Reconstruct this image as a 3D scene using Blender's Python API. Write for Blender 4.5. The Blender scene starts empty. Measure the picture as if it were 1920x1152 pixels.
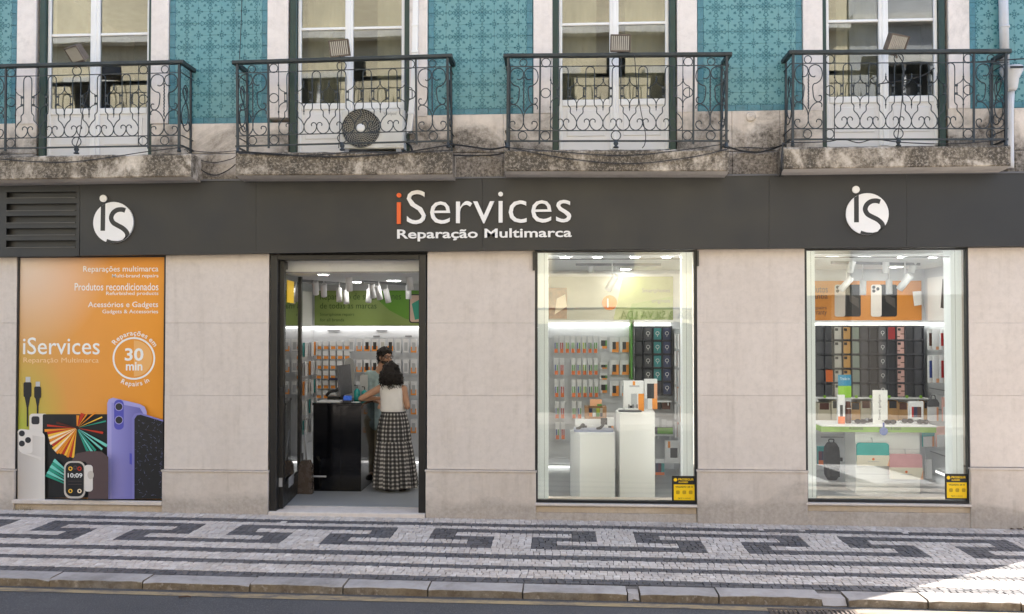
import bpy, bmesh, math, random
from mathutils import Vector, Matrix
random.seed(7)
SC = bpy.context.scene
COL = SC.collection
R = math.radians

# ------------------------------------------------------------------ camera
FPX, YAW, PITCH, DIST, EYE = 1600.0, R(3.4), math.atan(32/1600), 9.7, 2.19
cam_d = bpy.data.cameras.new('camera')
cam_d.sensor_width = 36; cam_d.lens = 36*FPX/1920; cam_d.clip_end = 500; cam_d.clip_start = 0.05
cam = bpy.data.objects.new('camera', cam_d); COL.objects.link(cam)
cam.location = (0, -DIST, EYE)
cam.rotation_euler = (math.pi/2+PITCH, 0, YAW)
SC.camera = cam
_F = Vector((-math.sin(YAW)*math.cos(PITCH), math.cos(YAW)*math.cos(PITCH), math.sin(PITCH)))
_R = Vector((math.cos(YAW), math.sin(YAW), 0))
_U = _R.cross(_F)
def ray(px, py):
    return _F + _R*((px-960)/FPX) + _U*((576-py)/FPX)
def W(px, py, Y=0.0):
    """world X, Z where the sight line of a photo point meets the upright plane at depth Y"""
    d = ray(px, py); t = (Y+DIST)/d.y
    return t*d.x, EYE+t*d.z
def WX(px, Y=0.0, py=608): return W(px, py, Y)[0]
def WZ(py, Y=0.0, px=960): return W(px, py, Y)[1]

# ------------------------------------------------------------------ light
world = bpy.data.worlds.new('World'); SC.world = world; world.use_nodes = True
wn = world.node_tree.nodes; wn.clear()
sky = wn.new('ShaderNodeTexSky'); sky.sky_type = 'NISHITA'; sky.sun_disc = False
SUN_EL = 46.0
sky.sun_elevation = R(SUN_EL); sky.sun_rotation = math.atan2(.836, .549)
sky.air_density = 1.0; sky.dust_density = 1.5; sky.ozone_density = 1.0
bg = wn.new('ShaderNodeBackground'); bg.inputs[1].default_value = 0.13
wo = wn.new('ShaderNodeOutputWorld')
world.node_tree.links.new(sky.outputs[0], bg.inputs[0]); world.node_tree.links.new(bg.outputs[0], wo.inputs[0])
sun_d = bpy.data.lights.new('sun', 'SUN'); sun_d.energy = 5.0; sun_d.angle = R(0.5); sun_d.color = (1, .95, .87)
sun = bpy.data.objects.new('sun', sun_d); COL.objects.link(sun)
sdir = Vector((-.836*math.cos(R(SUN_EL)), -.549*math.cos(R(SUN_EL)), -math.sin(R(SUN_EL))))
sun.rotation_euler = sdir.to_track_quat('-Z', 'Y').to_euler(); sun.location = (20, 14, 22)
SC.view_settings.view_transform = 'Standard'; SC.view_settings.look = 'None'
SC.view_settings.gamma = 1; SC.view_settings.use_curve_mapping = False
SC.view_settings.exposure = 2.16
SC.render.engine = 'CYCLES'
SC.cycles.use_denoising = True
SC.cycles.max_bounces = 10; SC.cycles.transparent_max_bounces = 24; SC.cycles.glossy_bounces = 4; SC.cycles.diffuse_bounces = 4
SC.cycles.sample_clamp_indirect = 6.0
SC.cycles.caustics_reflective = False; SC.cycles.caustics_refractive = False

# ------------------------------------------------------------------ materials
MATS = {}
def _base(name):
    m = bpy.data.materials.new(name); m.use_nodes = True
    nt = m.node_tree; nt.nodes.clear()
    out = nt.nodes.new('ShaderNodeOutputMaterial')
    b = nt.nodes.new('ShaderNodeBsdfPrincipled')
    nt.links.new(b.outputs[0], out.inputs[0])
    MATS[name] = m
    return m, nt, b, out
class NB:
    """small node-expression helper"""
    def __init__(s, nt): s.nt = nt
    def n(s, t, **k):
        x = s.nt.nodes.new(t)
        for a, v in k.items(): setattr(x, a, v)
        return x
    def put(s, sock, v):
        if isinstance(v, bpy.types.NodeSocket): s.nt.links.new(v, sock)
        elif v is not None: sock.default_value = v
    def math(s, op, a, b=None, c=None, clamp=False):
        x = s.n('ShaderNodeMath', operation=op); x.use_clamp = clamp
        s.put(x.inputs[0], a)
        if b is not None: s.put(x.inputs[1], b)
        if c is not None: s.put(x.inputs[2], c)
        return x.outputs[0]
    def pos(s, scale=(1, 1, 1)):
        g = s.n('ShaderNodeNewGeometry'); mp = s.n('ShaderNodeMapping'); mp.inputs['Scale'].default_value = scale
        s.nt.links.new(g.outputs['Position'], mp.inputs[0]); return mp.outputs[0]
    def noise(s, scale, vec=None, detail=4, rough=.6, dist=0.0):
        x = s.n('ShaderNodeTexNoise'); x.inputs['Scale'].default_value = scale; x.inputs['Detail'].default_value = detail
        x.inputs['Roughness'].default_value = rough; x.inputs['Distortion'].default_value = dist
        s.put(x.inputs['Vector'], vec if vec is not None else s.pos()); return x.outputs['Fac']
    def mapr(s, v, a, b, c=0.0, d=1.0):
        x = s.n('ShaderNodeMapRange'); s.put(x.inputs[0], v)
        for i, q in enumerate((a, b, c, d)): s.put(x.inputs[i+1], q)
        return x.outputs[0]
    def mix(s, f, a, b, mode='MIX'):
        x = s.n('ShaderNodeMix', data_type='RGBA', blend_type=mode)
        s.put(x.inputs[0], f)
        for i, v in ((6, a), (7, b)):
            s.put(x.inputs[i], (*v, 1) if isinstance(v, tuple) and len(v) == 3 else v)
        return x.outputs[2]
    def bump(s, h, strength=.3, dist=.01):
        x = s.n('ShaderNodeBump'); x.inputs['Strength'].default_value = strength; x.inputs['Distance'].default_value = dist
        s.put(x.inputs['Height'], h); return x.outputs[0]
    def xyz(s, v):
        x = s.n('ShaderNodeSeparateXYZ'); s.put(x.inputs[0], v); return x.outputs
    def rnd(s): return s.n('ShaderNodeObjectInfo').outputs['Random']
    def attr(s, name):
        return s.n('ShaderNodeAttribute', attribute_name=name)
def mat(name, col, rough=.6, metal=0.0, spec=.5, vary=0.12, vscale=6.0, bump=0.0, bscale=40.0, bdist=.004, emit=0.0, coat=0.0, rndv=0.0):
    if name in MATS: return MATS[name]
    m, nt, b, out = _base(name); k = NB(nt)
    c2 = tuple(max(0, v*(1-vary)) for v in col); c1 = tuple(min(1, v*(1+vary*.6)) for v in col)
    if vary > 0:
        c = k.mix(k.mapr(k.noise(vscale, detail=6), .3, .7), c2, c1)
        k.put(b.inputs['Roughness'], k.mapr(k.noise(vscale*3.1), .3, .7, max(.02, rough-.06), min(1, rough+.08)))
    else:
        rgb = k.n('ShaderNodeRGB'); rgb.outputs[0].default_value = (*col, 1); c = rgb.outputs[0]
        b.inputs['Roughness'].default_value = rough
    if rndv > 0:
        c = k.mix(k.mapr(k.rnd(), 0, 1, 0, rndv), c, tuple(v*.35 for v in col))
    k.put(b.inputs['Base Color'], c)
    b.inputs['Metallic'].default_value = metal; b.inputs['Specular IOR Level'].default_value = spec
    b.inputs['Coat Weight'].default_value = coat
    if bump > 0: k.put(b.inputs['Normal'], k.bump(k.noise(bscale, detail=5), bump, bdist))
    if emit > 0:
        b.inputs['Emission Color'].default_value = (*col, 1); b.inputs['Emission Strength'].default_value = emit
    return m
def srgb(r, g, b):
    f = lambda v: (v/255/12.92) if v/255 <= .04045 else ((v/255+.055)/1.055)**2.4
    return (f(r), f(g), f(b))

def make_stone(name, c1, c2, stain, dirt, zlo=None, zhi=None, rough=.75, heavy=False):
    """limestone: clouded colour, fine pitting, run-off stains that have their own ragged shape"""
    m, nt, b, out = _base(name); k = NB(nt)
    n1 = k.noise(1.7, detail=8, rough=.65); n2 = k.noise(14, detail=6, rough=.7)
    c = k.mix(k.mapr(n1, .3, .7), c1, c2)
    c = k.mix(k.mapr(n2, .45, .8, 0, .45), c, tuple(v*.70 for v in c1))
    vn = k.noise(2.2, k.pos((1, 1, 1.6)), detail=9, rough=.6, dist=.5); vn = k.math('ABSOLUTE', k.math('SUBTRACT', vn, .5))
    c = k.mix(k.mapr(vn, 0, .03, .10, 0), c, tuple(min(1, v*1.22) for v in c2))
    r = k.mapr(k.rnd(), 0, 1, -.05, .05)
    c = k.mix(k.math('ADD', .06, r), c, (.9, .8, .72))
    st = k.noise(1.0, k.pos((7, 7, .55)), detail=6, rough=.7)
    st2 = k.noise(3.0, detail=8, rough=.75)
    f = k.math('MULTIPLY', k.mapr(st, .5, .75), k.mapr(st2, .4, .65))
    if dirt > 0:
        d1 = k.noise(1.25, k.pos((1, 1, 1.2)), detail=10, rough=.66, dist=.5)
        if zlo is not None:
            z = k.xyz(k.pos())[2]
            g = k.mapr(z, zlo, zhi, 1.0, 0.0)
            d1 = k.math('ADD', d1, k.math('MULTIPLY', g, .40)); thr = .62
        else: thr = .5
        f2 = k.mapr(d1, thr-.05, thr+.12)
        grit = k.mapr(k.noise(26, detail=6, rough=.8), .38, .62)
        f2 = k.math('MULTIPLY', f2, k.math('ADD', .55, k.math('MULTIPLY', grit, .45)))
        c = k.mix(k.math('MULTIPLY', f2, dirt), c, (.065, .054, .043))
    c = k.mix(k.math('MULTIPLY', f, stain), c, (.20, .145, .09))
    if heavy:
        h1 = k.noise(1.5, k.pos((1.4, 1.4, 1.0)), detail=8, rough=.66, dist=.6); h2 = k.noise(9, k.pos((1.1, 1, .8)), detail=9, rough=.75); h3 = k.noise(30, detail=5, rough=.7)
        hv = k.math('ADD', k.math('ADD', k.math('MULTIPLY', h1, .62), k.math('MULTIPLY', h2, .30)), k.math('MULTIPLY', h3, .10))
        sp = k.mapr(k.noise(34, detail=5, rough=.8), .50, .60)
        c = k.mix(k.mapr(hv, .39, .52), c, (.20, .16, .115)); c = k.mix(k.mapr(hv, .45, .56, 0, .95), c, (.060, .050, .039))
        c = k.mix(k.math('MULTIPLY', sp, .55), c, (.46, .40, .33))
    k.put(b.inputs['Base Color'], c); b.inputs['Roughness'].default_value = rough; b.inputs['Specular IOR Level'].default_value = .3
    hh = k.math('ADD', k.noise(60, detail=6, rough=.7), k.math('MULTIPLY', k.noise(9, detail=4), 1.5))
    k.put(b.inputs['Normal'], k.bump(hh, .25, .004))
    return m
STONE = make_stone('limestone', (.585, .507, .447), (.65, .572, .512), .34, 0.0)
PLINTH = make_stone('plinth_limestone', (.53, .445, .375), (.62, .54, .475), .6, .4, 0.0, .28)
SILLST = make_stone('sill_limestone', (.46, .35, .24), (.56, .46, .36), .5, .2)
SURR = make_stone('whitewashed_stone', (.70, .63, .59), (.78, .72, .68), .25, .5, 4.15, 4.8)
BAND = make_stone('weathered_stone', (.60, .52, .45), (.70, .63, .56), .6, 1.0, 3.75, 4.75)
SLAB = make_stone('balcony_stone', (.56, .48, .39), (.68, .62, .55), .6, .0, heavy=True)
KERB = make_stone('kerb_limestone', (.29, .265, .25), (.37, .34, .32), .5, .5)

def make_kerb_face():
    m, nt, b, out = _base('rough_kerb_face'); k = NB(nt)
    n = k.noise(9, detail=9, rough=.75); n2 = k.noise(1.3)
    c = k.mix(k.mapr(n2, .35, .65), (.25, .185, .115), (.25, .215, .175))
    c = k.mix(k.mapr(n, .42, .65), c, (.13, .095, .065)); c = k.mix(k.mapr(k.noise(22), .58, .75), c, (.42, .36, .30))
    k.put(b.inputs['Base Color'], c); b.inputs['Roughness'].default_value = .9
    k.put(b.inputs['Normal'], k.bump(n, .8, .02)); return m
KERBF = make_kerb_face()

def make_tile():
    m, nt, b, out = _base('glazed_teal_tile'); k = NB(nt)
    uv = k.n('ShaderNodeUVMap'); s = k.xyz(uv.outputs[0]); u, v = s[0], s[1]
    M_ = k.math
    def ell(cx, cy, rx, ry, ang=0):
        du, dv = M_('SUBTRACT', u, cx), M_('SUBTRACT', v, cy)
        if ang:
            ca, sa = math.cos(ang), math.sin(ang)
            a = M_('ADD', M_('MULTIPLY', du, ca), M_('MULTIPLY', dv, sa)); b_ = M_('SUBTRACT', M_('MULTIPLY', dv, ca), M_('MULTIPLY', du, sa))
        else: a, b_ = du, dv
        a = M_('DIVIDE', a, rx); b_ = M_('DIVIDE', b_, ry)
        return M_('SQRT', M_('ADD', M_('MULTIPLY', a, a), M_('MULTIPLY', b_, b_)))
    def fill(d, s=.35): return k.mapr(d, 1.15-s, 1.15+s, 1, 0)
    def ring(d, w=.16): return k.mapr(M_('ABSOLUTE', M_('SUBTRACT', d, 1.0)), w*.8, w*1.7, 1, 0)
    shapes = [ring(ell(.27, 0, .22, .13), .17), ring(ell(0, .27, .13, .22), .17),
              fill(ell(.27, 0, .085, .06)), fill(ell(0, .27, .06, .085)),
              fill(ell(.24, .24, .085, .05, math.pi/4)), fill(ell(.49, .47, .11, .07, math.pi/4)), fill(ell(.42, .53, .06, .04, 0)),
              ring(ell(.66, 0, .16, .15), .15), ring(ell(0, .66, .15, .16), .15),
              fill(ell(.72, .17, .055, .055)), fill(ell(.17, .72, .055, .055)),
              ring(ell(1, 0, .07, .07), .3), ring(ell(0, 1, .07, .07), .3),
              ring(ell(1, 1, .12, .12), .25), fill(ell(1, .70, .07, .08)), fill(ell(.70, 1, .08, .07)), fill(ell(.86, .84, .04, .04))]
    f = shapes[0]
    for q in shapes[1:]: f = M_('MAXIMUM', f, q)
    wear = k.mapr(k.noise(5, detail=6), .3, .6, .75, 1.0)
    f = M_('MULTIPLY', f, wear)
    base = k.mix(k.mapr(k.noise(1.1, detail=5), .3, .7), (.112, .285, .315), (.145, .30, .31))
    base = k.mix(k.mapr(k.rnd(), 0, 1, 0, .22), base, (.075, .235, .285))
    base = k.mix(k.mapr(k.noise(30, detail=6), .62, .8, 0, .5), base, (.30, .38, .38))
    c = k.mix(f, base, (.012, .105, .135))
    k.put(b.inputs['Base Color'], c)
    b.inputs['Roughness'].default_value = .28; b.inputs['Specular IOR Level'].default_value = .35
    k.put(b.inputs['Normal'], k.bump(k.noise(12), .12, .003))
    return m
TILE = make_tile()
TILEB = mat('border_teal_tile', (.055, .205, .26), .3, vary=.3, vscale=14, rndv=.25)
GROUT = mat('tile_grout', (.13, .30, .32), .8)

def make_glass(name, tint=(.95, .97, .96), boost=1.8, ior=1.5):
    m, nt, b, out = _base(name); k = NB(nt); nt.nodes.remove(b)
    t = k.n('ShaderNodeBsdfTransparent'); t.inputs[0].default_value = (*tint, 1)
    g = k.n('ShaderNodeBsdfGlossy'); g.inputs['Roughness'].default_value = 0.0; g.inputs[0].default_value = (1, 1, 1, 1)
    fr = k.n('ShaderNodeFresnel'); fr.inputs[0].default_value = ior
    k.put(g.inputs['Normal'], k.bump(k.noise(1.6, detail=1), .035, .02))
    f = k.math('MULTIPLY', fr.outputs[0], boost, clamp=True)
    mx = k.n('ShaderNodeMixShader'); k.put(mx.inputs[0], f)
    nt.links.new(t.outputs[0], mx.inputs[1]); nt.links.new(g.outputs[0], mx.inputs[2]); nt.links.new(mx.outputs[0], out.inputs[0])
    return m
GLASS = make_glass('window_glass', boost=1.35)
GLASSU = make_glass('old_window_glass', (.80, .83, .82), 2.2)
GLASSD = make_glass('door_glass', (.80, .86, .85), 1.6)

IRON = mat('painted_iron', (.019, .028, .035), .45, vary=.45, vscale=9, bump=.2, bscale=60)
RAILW = mat('handrail_paint', (.024, .032, .034), .5, vary=.5, vscale=5, bump=.25, bscale=40)
GREEN = mat('dark_green_paint', (.007, .034, .027), .35, vary=.3)
WHITE = mat('white_paint', (.78, .77, .76), .4, vary=.05, vscale=2.5)
WHITE2 = mat('white_laminate', (.80, .81, .81), .3, vary=.03)
CREAMP = mat('aged_white_panel', (.72, .70, .69), .5, vary=.08, vscale=1.6)
DARK = mat('dark_grey_cladding', (.019, .0188, .0195), .45, vary=.10, vscale=.9, bump=.05, bscale=3)
LITLIP = mat('lit_louver_lip', (.10, .095, .09), .4)  # lip face coloured lighter than its blade, standing for a lit edge
BLACK = mat('black_frame_paint', (.010, .010, .011), .35, vary=.2)
DOORF = mat('bronze_dark_aluminium', (.012, .0105, .0095), .4, vary=.2)
BLK = mat('black_gloss', (.004, .004, .005), .07, spec=.3, vary=.1)
BLKP = mat('black_plastic', (.012, .012, .014), .4)
GREYP = mat('grey_plastic', (.25, .25, .26), .45)
MIDG = mat('mid_grey_plastic', (.12, .12, .13), .5)
ALU = mat('brushed_aluminium', (.55, .55, .56), .35, metal=.9, vary=.05)
LWHITE = mat('letter_white', (.80, .78, .77), .35, vary=.03)
LORANGE = mat('letter_orange', (.78, .11, .012), .35, vary=.03)
PWHITE = mat('print_white', (.80, .79, .77), .5, vary=0)
PORANGE = mat('print_orange', srgb(225, 120, 30), .5, vary=.05)
PGREEN = mat('print_green', srgb(140, 190, 60), .5, vary=.05)
PLGREEN = mat('print_pale_green', srgb(176, 200, 120), .5, vary=.04)
PDGREEN = mat('print_dark_green', srgb(96, 150, 40), .5, vary=.05)
PBLACK = mat('print_black', (.012, .012, .013), .4, vary=.1)
PGREY = mat('print_grey', (.16, .16, .17), .5, vary=.05)
PYELLOW = mat('print_yellow', srgb(250, 205, 10), .45, vary=.02)
# ------------------------------------------------------------------ mesh + object helpers
class MB:
    def __init__(s): s.v = []; s.f = []; s.mi = []; s.sm = []; s.mats = []; s.uv = {}; s.tone = {}
    def m(s, mat):
        if mat not in s.mats: s.mats.append(mat)
        return s.mats.index(mat)
    def face(s, idx, mat, smooth=False, uv=None):
        if uv is not None: s.uv[len(s.f)] = uv
        s.f.append(tuple(idx)); s.mi.append(s.m(mat)); s.sm.append(smooth)
    def add(s, pts): n = len(s.v); s.v.extend(tuple(p) for p in pts); return n
    def quad(s, a, b, c, d, mat): n = s.add((a, b, c, d)); s.face((n, n+1, n+2, n+3), mat)
    def box(s, x0, x1, y0, y1, z0, z1, mat, front=None, ch=0.0, top=None):
        """box; ch = chamfer of the edges of the -Y face"""
        if ch > 0:
            a = s.add([(x0, y1, z0), (x1, y1, z0), (x1, y1, z1), (x0, y1, z1), (x0, y0+ch, z0), (x1, y0+ch, z0), (x1, y0+ch, z1), (x0, y0+ch, z1),
                       (x0+ch, y0, z0+ch), (x1-ch, y0, z0+ch), (x1-ch, y0, z1-ch), (x0+ch, y0, z1-ch)])
            for q in ((1, 0, 3, 2), (0, 1, 5, 4), (2, 3, 7, 6), (3, 0, 4, 7), (1, 2, 6, 5), (4, 5, 9, 8), (5, 6, 10, 9), (6, 7, 11, 10), (7, 4, 8, 11)):
                s.face([a+i for i in q], mat)
            s.face([a+8, a+9, a+10, a+11], front or mat); return a
        a = s.add([(x0, y0, z0), (x1, y0, z0), (x1, y1, z0), (x0, y1, z0), (x0, y0, z1), (x1, y0, z1), (x1, y1, z1), (x0, y1, z1)])
        for q, mm in (((0, 1, 5, 4), front or mat), ((1, 2, 6, 5), mat), ((2, 3, 7, 6), mat), ((3, 0, 4, 7), mat), ((4, 5, 6, 7), top or mat), ((3, 2, 1, 0), mat)):
            s.face([a+i for i in q], mm)
        return a
    def prism(s, poly, y0, y1, mat, side=None):
        """polygon in X,Z (counter-clockwise seen from -Y) pushed from y0 (front) to y1"""
        n = len(poly); a = s.add([(x, y0, z) for x, z in poly]); b = s.add([(x, y1, z) for x, z in poly])
        s.face(list(range(a, a+n)), mat); s.face(list(range(b+n-1, b-1, -1)), side or mat)
        for i in range(n):
            j = (i+1) % n; s.face((a+j, a+i, b+i, b+j), side or mat)
    def flat(s, poly, y, mat):
        a = s.add([(x, y, z) for x, z in poly]); s.face(list(range(a, a+len(poly))), mat)
    def tube(s, pts, r, mat, n=6, closed=False, caps=True):
        pts = [Vector(p) for p in pts]; N = len(pts); rr = r if isinstance(r, (list, tuple)) else [r]*N
        prev = None; rings = []
        for i, p in enumerate(pts):
            if closed: t = pts[(i+1) % N]-pts[i-1]
            else: t = pts[min(i+1, N-1)]-pts[max(i-1, 0)]
            if t.length < 1e-9: t = Vector((0, 0, 1))
            t.normalize()
            if prev is None:
                prev = t.cross(Vector((0, 1, 0)));
                if prev.length < .1: prev = t.cross(Vector((1, 0, 0)))
            u = prev-t*prev.dot(t)
            if u.length < 1e-6: u = t.orthogonal()
            u.normalize(); w = t.cross(u); prev = u
            rings.append(s.add([p+(u*math.cos(2*math.pi*k/n)+w*math.sin(2*math.pi*k/n))*rr[i] for k in range(n)]))
        M_ = N if closed else N-1
        for i in range(M_):
            a, b = rings[i], rings[(i+1) % N]
            for k in range(n):
                l = (k+1) % n; s.face((a+k, a+l, b+l, b+k), mat, True)
        if caps and not closed:
            s.face([rings[0]+k for k in range(n-1, -1, -1)], mat); s.face([rings[-1]+k for k in range(n)], mat)
    def lathe(s, prof, c, mat, n=16, axis='Z', caps=True):
        """prof: (radius, height) pairs turned about an axis through c"""
        c = Vector(c); rings = []
        for r, h in prof:
            ring = []
            for k in range(n):
                a = 2*math.pi*k/n; x, y = r*math.cos(a), r*math.sin(a)
                ring.append(c+(Vector((x, y, h)) if axis == 'Z' else Vector((x, h, y)) if axis == 'Y' else Vector((h, x, y))))
            rings.append(s.add(ring))
        for a, b in zip(rings, rings[1:]):
            for k in range(n):
                l = (k+1) % n; s.face((a+k, a+l, b+l, b+k), mat, True)
        if caps:
            s.face([rings[0]+k for k in range(n-1, -1, -1)], mat); s.face([rings[-1]+k for k in range(n)], mat)
    def xf(s, mtx): s.v = [tuple(mtx @ Vector(p)) for p in s.v]; return s
    def mesh(s, name):
        me = bpy.data.meshes.new(name); me.from_pydata(s.v, [], s.f)
        for m_ in s.mats: me.materials.append(m_)
        me.polygons.foreach_set('material_index', s.mi); me.polygons.foreach_set('use_smooth', s.sm)
        if s.uv:
            l = me.uv_layers.new(name='UVMap')
            for fi, uvs in s.uv.items():
                p = me.polygons[fi]
                for li, q in zip(p.loop_indices, uvs): l.data[li].uv = q
        me.update()
        return me
    def build(s, name, parent=None, loc=None, fix=True):
        me = s.mesh(name)
        if fix:
            bm = bmesh.new(); bm.from_mesh(me); bmesh.ops.recalc_face_normals(bm, faces=bm.faces); bm.to_mesh(me); bm.free()
        return obj(name, me, parent, loc)
def obj(name, me, parent=None, loc=None):
    o = bpy.data.objects.new(name, me); COL.objects.link(o)
    if loc is not None: o.location = loc
    if parent is not None: o.parent = parent
    return o
def thing(name, label, cat, group=None, loc=(0, 0, 0), rz=0):
    o = bpy.data.objects.new(name, None); COL.objects.link(o); o.location = loc; o.rotation_euler = (0, 0, rz)
    o.empty_display_size = .1
    return tag(o, label, cat, group)
def tag(o, label, cat, group=None):
    o['label'] = label; o['category'] = cat
    if group: o['group'] = group
    return o
def struct(o): o['kind'] = 'structure'; return o
def stuff(o): o['kind'] = 'stuff'; return o
def part_box(name, parent, x0, x1, y0, y1, z0, z1, mat, **k):
    b = MB(); b.box(x0, x1, y0, y1, z0, z1, mat, **k); return b.build(name, parent)
def rrect(x0, x1, z0, z1, r, n=5):
    pts = []
    for cx, cz, a0 in ((x1-r, z1-r, 0), (x0+r, z1-r, 90), (x0+r, z0+r, 180), (x1-r, z0+r, 270)):
        for i in range(n+1):
            a = R(a0+90*i/n); pts.append((cx+r*math.cos(a), cz+r*math.sin(a)))
    return pts[::-1][::-1]
def circ(cx, cz, r, n=24, rz=None): return [(cx+r*math.cos(2*math.pi*i/n), cz+(rz or r)*math.sin(2*math.pi*i/n)) for i in range(n)]
def catmull(pts, sub=5, closed=False):
    P = [Vector(p) for p in pts]; N = len(P); out = []
    for i in range(N if closed else N-1):
        if closed: a, b, c, d = P[i-1], P[i], P[(i+1) % N], P[(i+2) % N]
        else: a, b, c, d = P[max(i-1, 0)], P[i], P[i+1], P[min(i+2, N-1)]
        for j in range(sub):
            t = j/sub
            out.append(.5*((2*b)+(c-a)*t+(2*a-5*b+4*c-d)*t*t+(3*b-a-3*c+d)*t**3))
    if not closed: out.append(P[-1])
    return out
def ordinal(i):
    w = ['first', 'second', 'third', 'fourth', 'fifth', 'sixth', 'seventh', 'eighth', 'ninth', 'tenth', 'eleventh', 'twelfth', 'thirteenth', 'fourteenth']
    return w[i]

# lettering: outlines come from Blender's own built-in face
_tc = {}
def text_mesh(body, extrude=0.0, offset=0.0, res=3, shear=0.0):
    key = (body, extrude, offset, shear)
    if key in _tc: return _tc[key]
    c = bpy.data.curves.new('lettering', 'FONT'); c.body = body; c.extrude = extrude; c.offset = offset; c.resolution_u = res; c.shear = shear
    o = bpy.data.objects.new('lettering', c)
    me = bpy.data.meshes.new_from_object(o)
    vs = [tuple(v.co) for v in me.vertices]; fs = [tuple(p.vertices) for p in me.polygons]
    bpy.data.objects.remove(o); bpy.data.curves.remove(c); bpy.data.meshes.remove(me)
    _tc[key] = (vs, fs); return _tc[key]
def bounds(vs):
    xs = [v[0] for v in vs]; ys = [v[1] for v in vs]; return min(xs), max(xs), min(ys), max(ys)
def letter_obj(name, body, x0, x1, z0, z1, y, mat, parent, depth=0.0, offset=0.0, flip=False):
    """text fitted into the rectangle x0..x1, z0..z1 on the plane at depth y, facing the street (flip: facing +Y)"""
    vs, fs = text_mesh(body, .05 if depth > 0 else 0.0, offset)
    if not vs: return None
    a, b, c, d = bounds(vs); sx, sz = (x1-x0)/(b-a), (z1-z0)/max(1e-6, d-c)
    mb = MB()
    if flip: mb.add([(x1-(v[0]-a)*sx, y+v[2]*depth*10, z0+(v[1]-c)*sz) for v in vs])
    else: mb.add([(x0+(v[0]-a)*sx, y-(v[2]+.05)*depth*10 if depth > 0 else y, z0+(v[1]-c)*sz) for v in vs])
    for f in fs: mb.face(f, mat)
    return mb.build(name, parent, fix=depth > 0)
def text_px(name, body, px0, px1, pyb, pyt, Y, mat, parent, depth=0.0, offset=0.0):
    xm = (px0+px1)/2; ym = (pyb+pyt)/2
    return letter_obj(name, body, W(px0, ym, Y)[0], W(px1, ym, Y)[0], W(xm, pyb, Y)[1], W(xm, pyt, Y)[1], Y, mat, parent, depth, offset)
def advances(body):
    l = bounds(text_mesh('l')[0])[1]; out = []
    for i in range(len(body)):
        out.append(bounds(text_mesh(body[:i]+'l')[0])[1]-l if i else 0.0)
    return out
def letters(body, px0, px1, pyb_of, Y, parent, depth, matf, asc, offset=0.0):
    """one raised letter per object along a (slightly sloping) base line; asc = px height of the tallest letters"""
    vs = text_mesh(body, 0, offset)[0]; a, b, c, d = bounds(vs)
    X0, X1 = WX(px0, Y, 400), WX(px1, Y, 400); s = (X1-X0)/(b-a)
    adv = advances(body)
    capv = bounds(text_mesh('S', 0, offset)[0])
    for ch, ad in zip(body, adv):
        if ch == ' ': continue
        v1, f1 = text_mesh(ch, .05, offset)
        cx = X0+(ad-a)*s
        px = px0+(px1-px0)*((ad-a)/(b-a))
        zb = W(px, pyb_of(px), Y)[1]; zt = W(px, pyb_of(px)-asc, Y)[1]
        sz = (zt-zb)/(capv[3]-capv[2])
        mb = MB(); mb.add([(cx+v[0]*s, Y-(v[2]+.05)*depth*10, zb+v[1]*sz) for v in v1])
        for f in f1: mb.face(f, matf(ch, ad))
        mb.build('letter', parent)
# ------------------------------------------------------------------ ground, road, pavement
TILT, GZ0 = .006, -.024
def GZ(x): return GZ0-TILT*x
def level(o, dz=0.0):
    o.rotation_euler = (0, TILT, 0); o.location = (0, 0, GZ0+dz); return o
def make_asphalt():
    m, nt, b, out = _base('asphalt'); k = NB(nt)
    c = k.mix(k.mapr(k.noise(1.4, detail=6), .3, .7), (.044, .042, .044), (.066, .063, .065))
    c = k.mix(k.mapr(k.noise(85, detail=4, rough=.9), .50, .74), c, (.17, .165, .16))
    c = k.mix(k.mapr(k.noise(3.5, detail=8, rough=.8), .62, .7, 0, .5), c, (.03, .03, .032))
    k.put(b.inputs['Base Color'], c); b.inputs['Roughness'].default_value = .85
    k.put(b.inputs['Normal'], k.bump(k.noise(160, detail=4, rough=.8), .7, .008)); return m
ASPH = make_asphalt()
def make_worn_paint(name, col, under, lo=.42, hi=.62):
    m, nt, b, out = _base(name); k = NB(nt)
    n = k.mapr(k.noise(9, k.pos((.35, 1, 1)), detail=9, rough=.8), lo, hi)
    c = k.mix(n, col, under); k.put(b.inputs['Base Color'], c); b.inputs['Roughness'].default_value = .8
    k.put(b.inputs['Normal'], k.bump(k.noise(150), .4, .004)); return m
YLINE = make_worn_paint('worn_yellow_paint', (.34, .25, .13), (.11, .095, .085))
WLINE = make_worn_paint('worn_white_paint', (.62, .61, .60), (.3, .29, .28), .55, .75)
GROUNDM = mat('far_ground', (.16, .15, .14), .9, vary=.2, vscale=.5)
SAND = mat('sandy_joint', (.16, .14, .125), .95, vary=.35, vscale=18, bump=.5, bscale=90)

b = MB(); b.quad((-150, -150, -.45), (150, -150, -.45), (150, 150, -.45), (-150, 150, -.45), GROUNDM); struct(b.build('ground'))
KF = -2.58        # kerb face
b = MB(); b.quad((-24, -8.9, 0), (24, -8.9, 0), (24, -2.3, 0), (-24, -2.3, 0), ASPH); road = struct(level(b.build('road'), -.068))
RZ = -.068
b = MB()
xs = [-24+i*.5 for i in range(97)]
a = [(x, -2.64+.008*math.sin(x*2.1), .004) for x in xs]; c = [(x, -2.735+.010*math.sin(x*1.3+1), .004) for x in xs]
n = b.add(a+c)
for i in range(len(xs)-1): b.face((n+i, n+i+1, n+len(xs)+i+1, n+len(xs)+i), YLINE)
ln = b.build('yellow_line', road)
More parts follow.
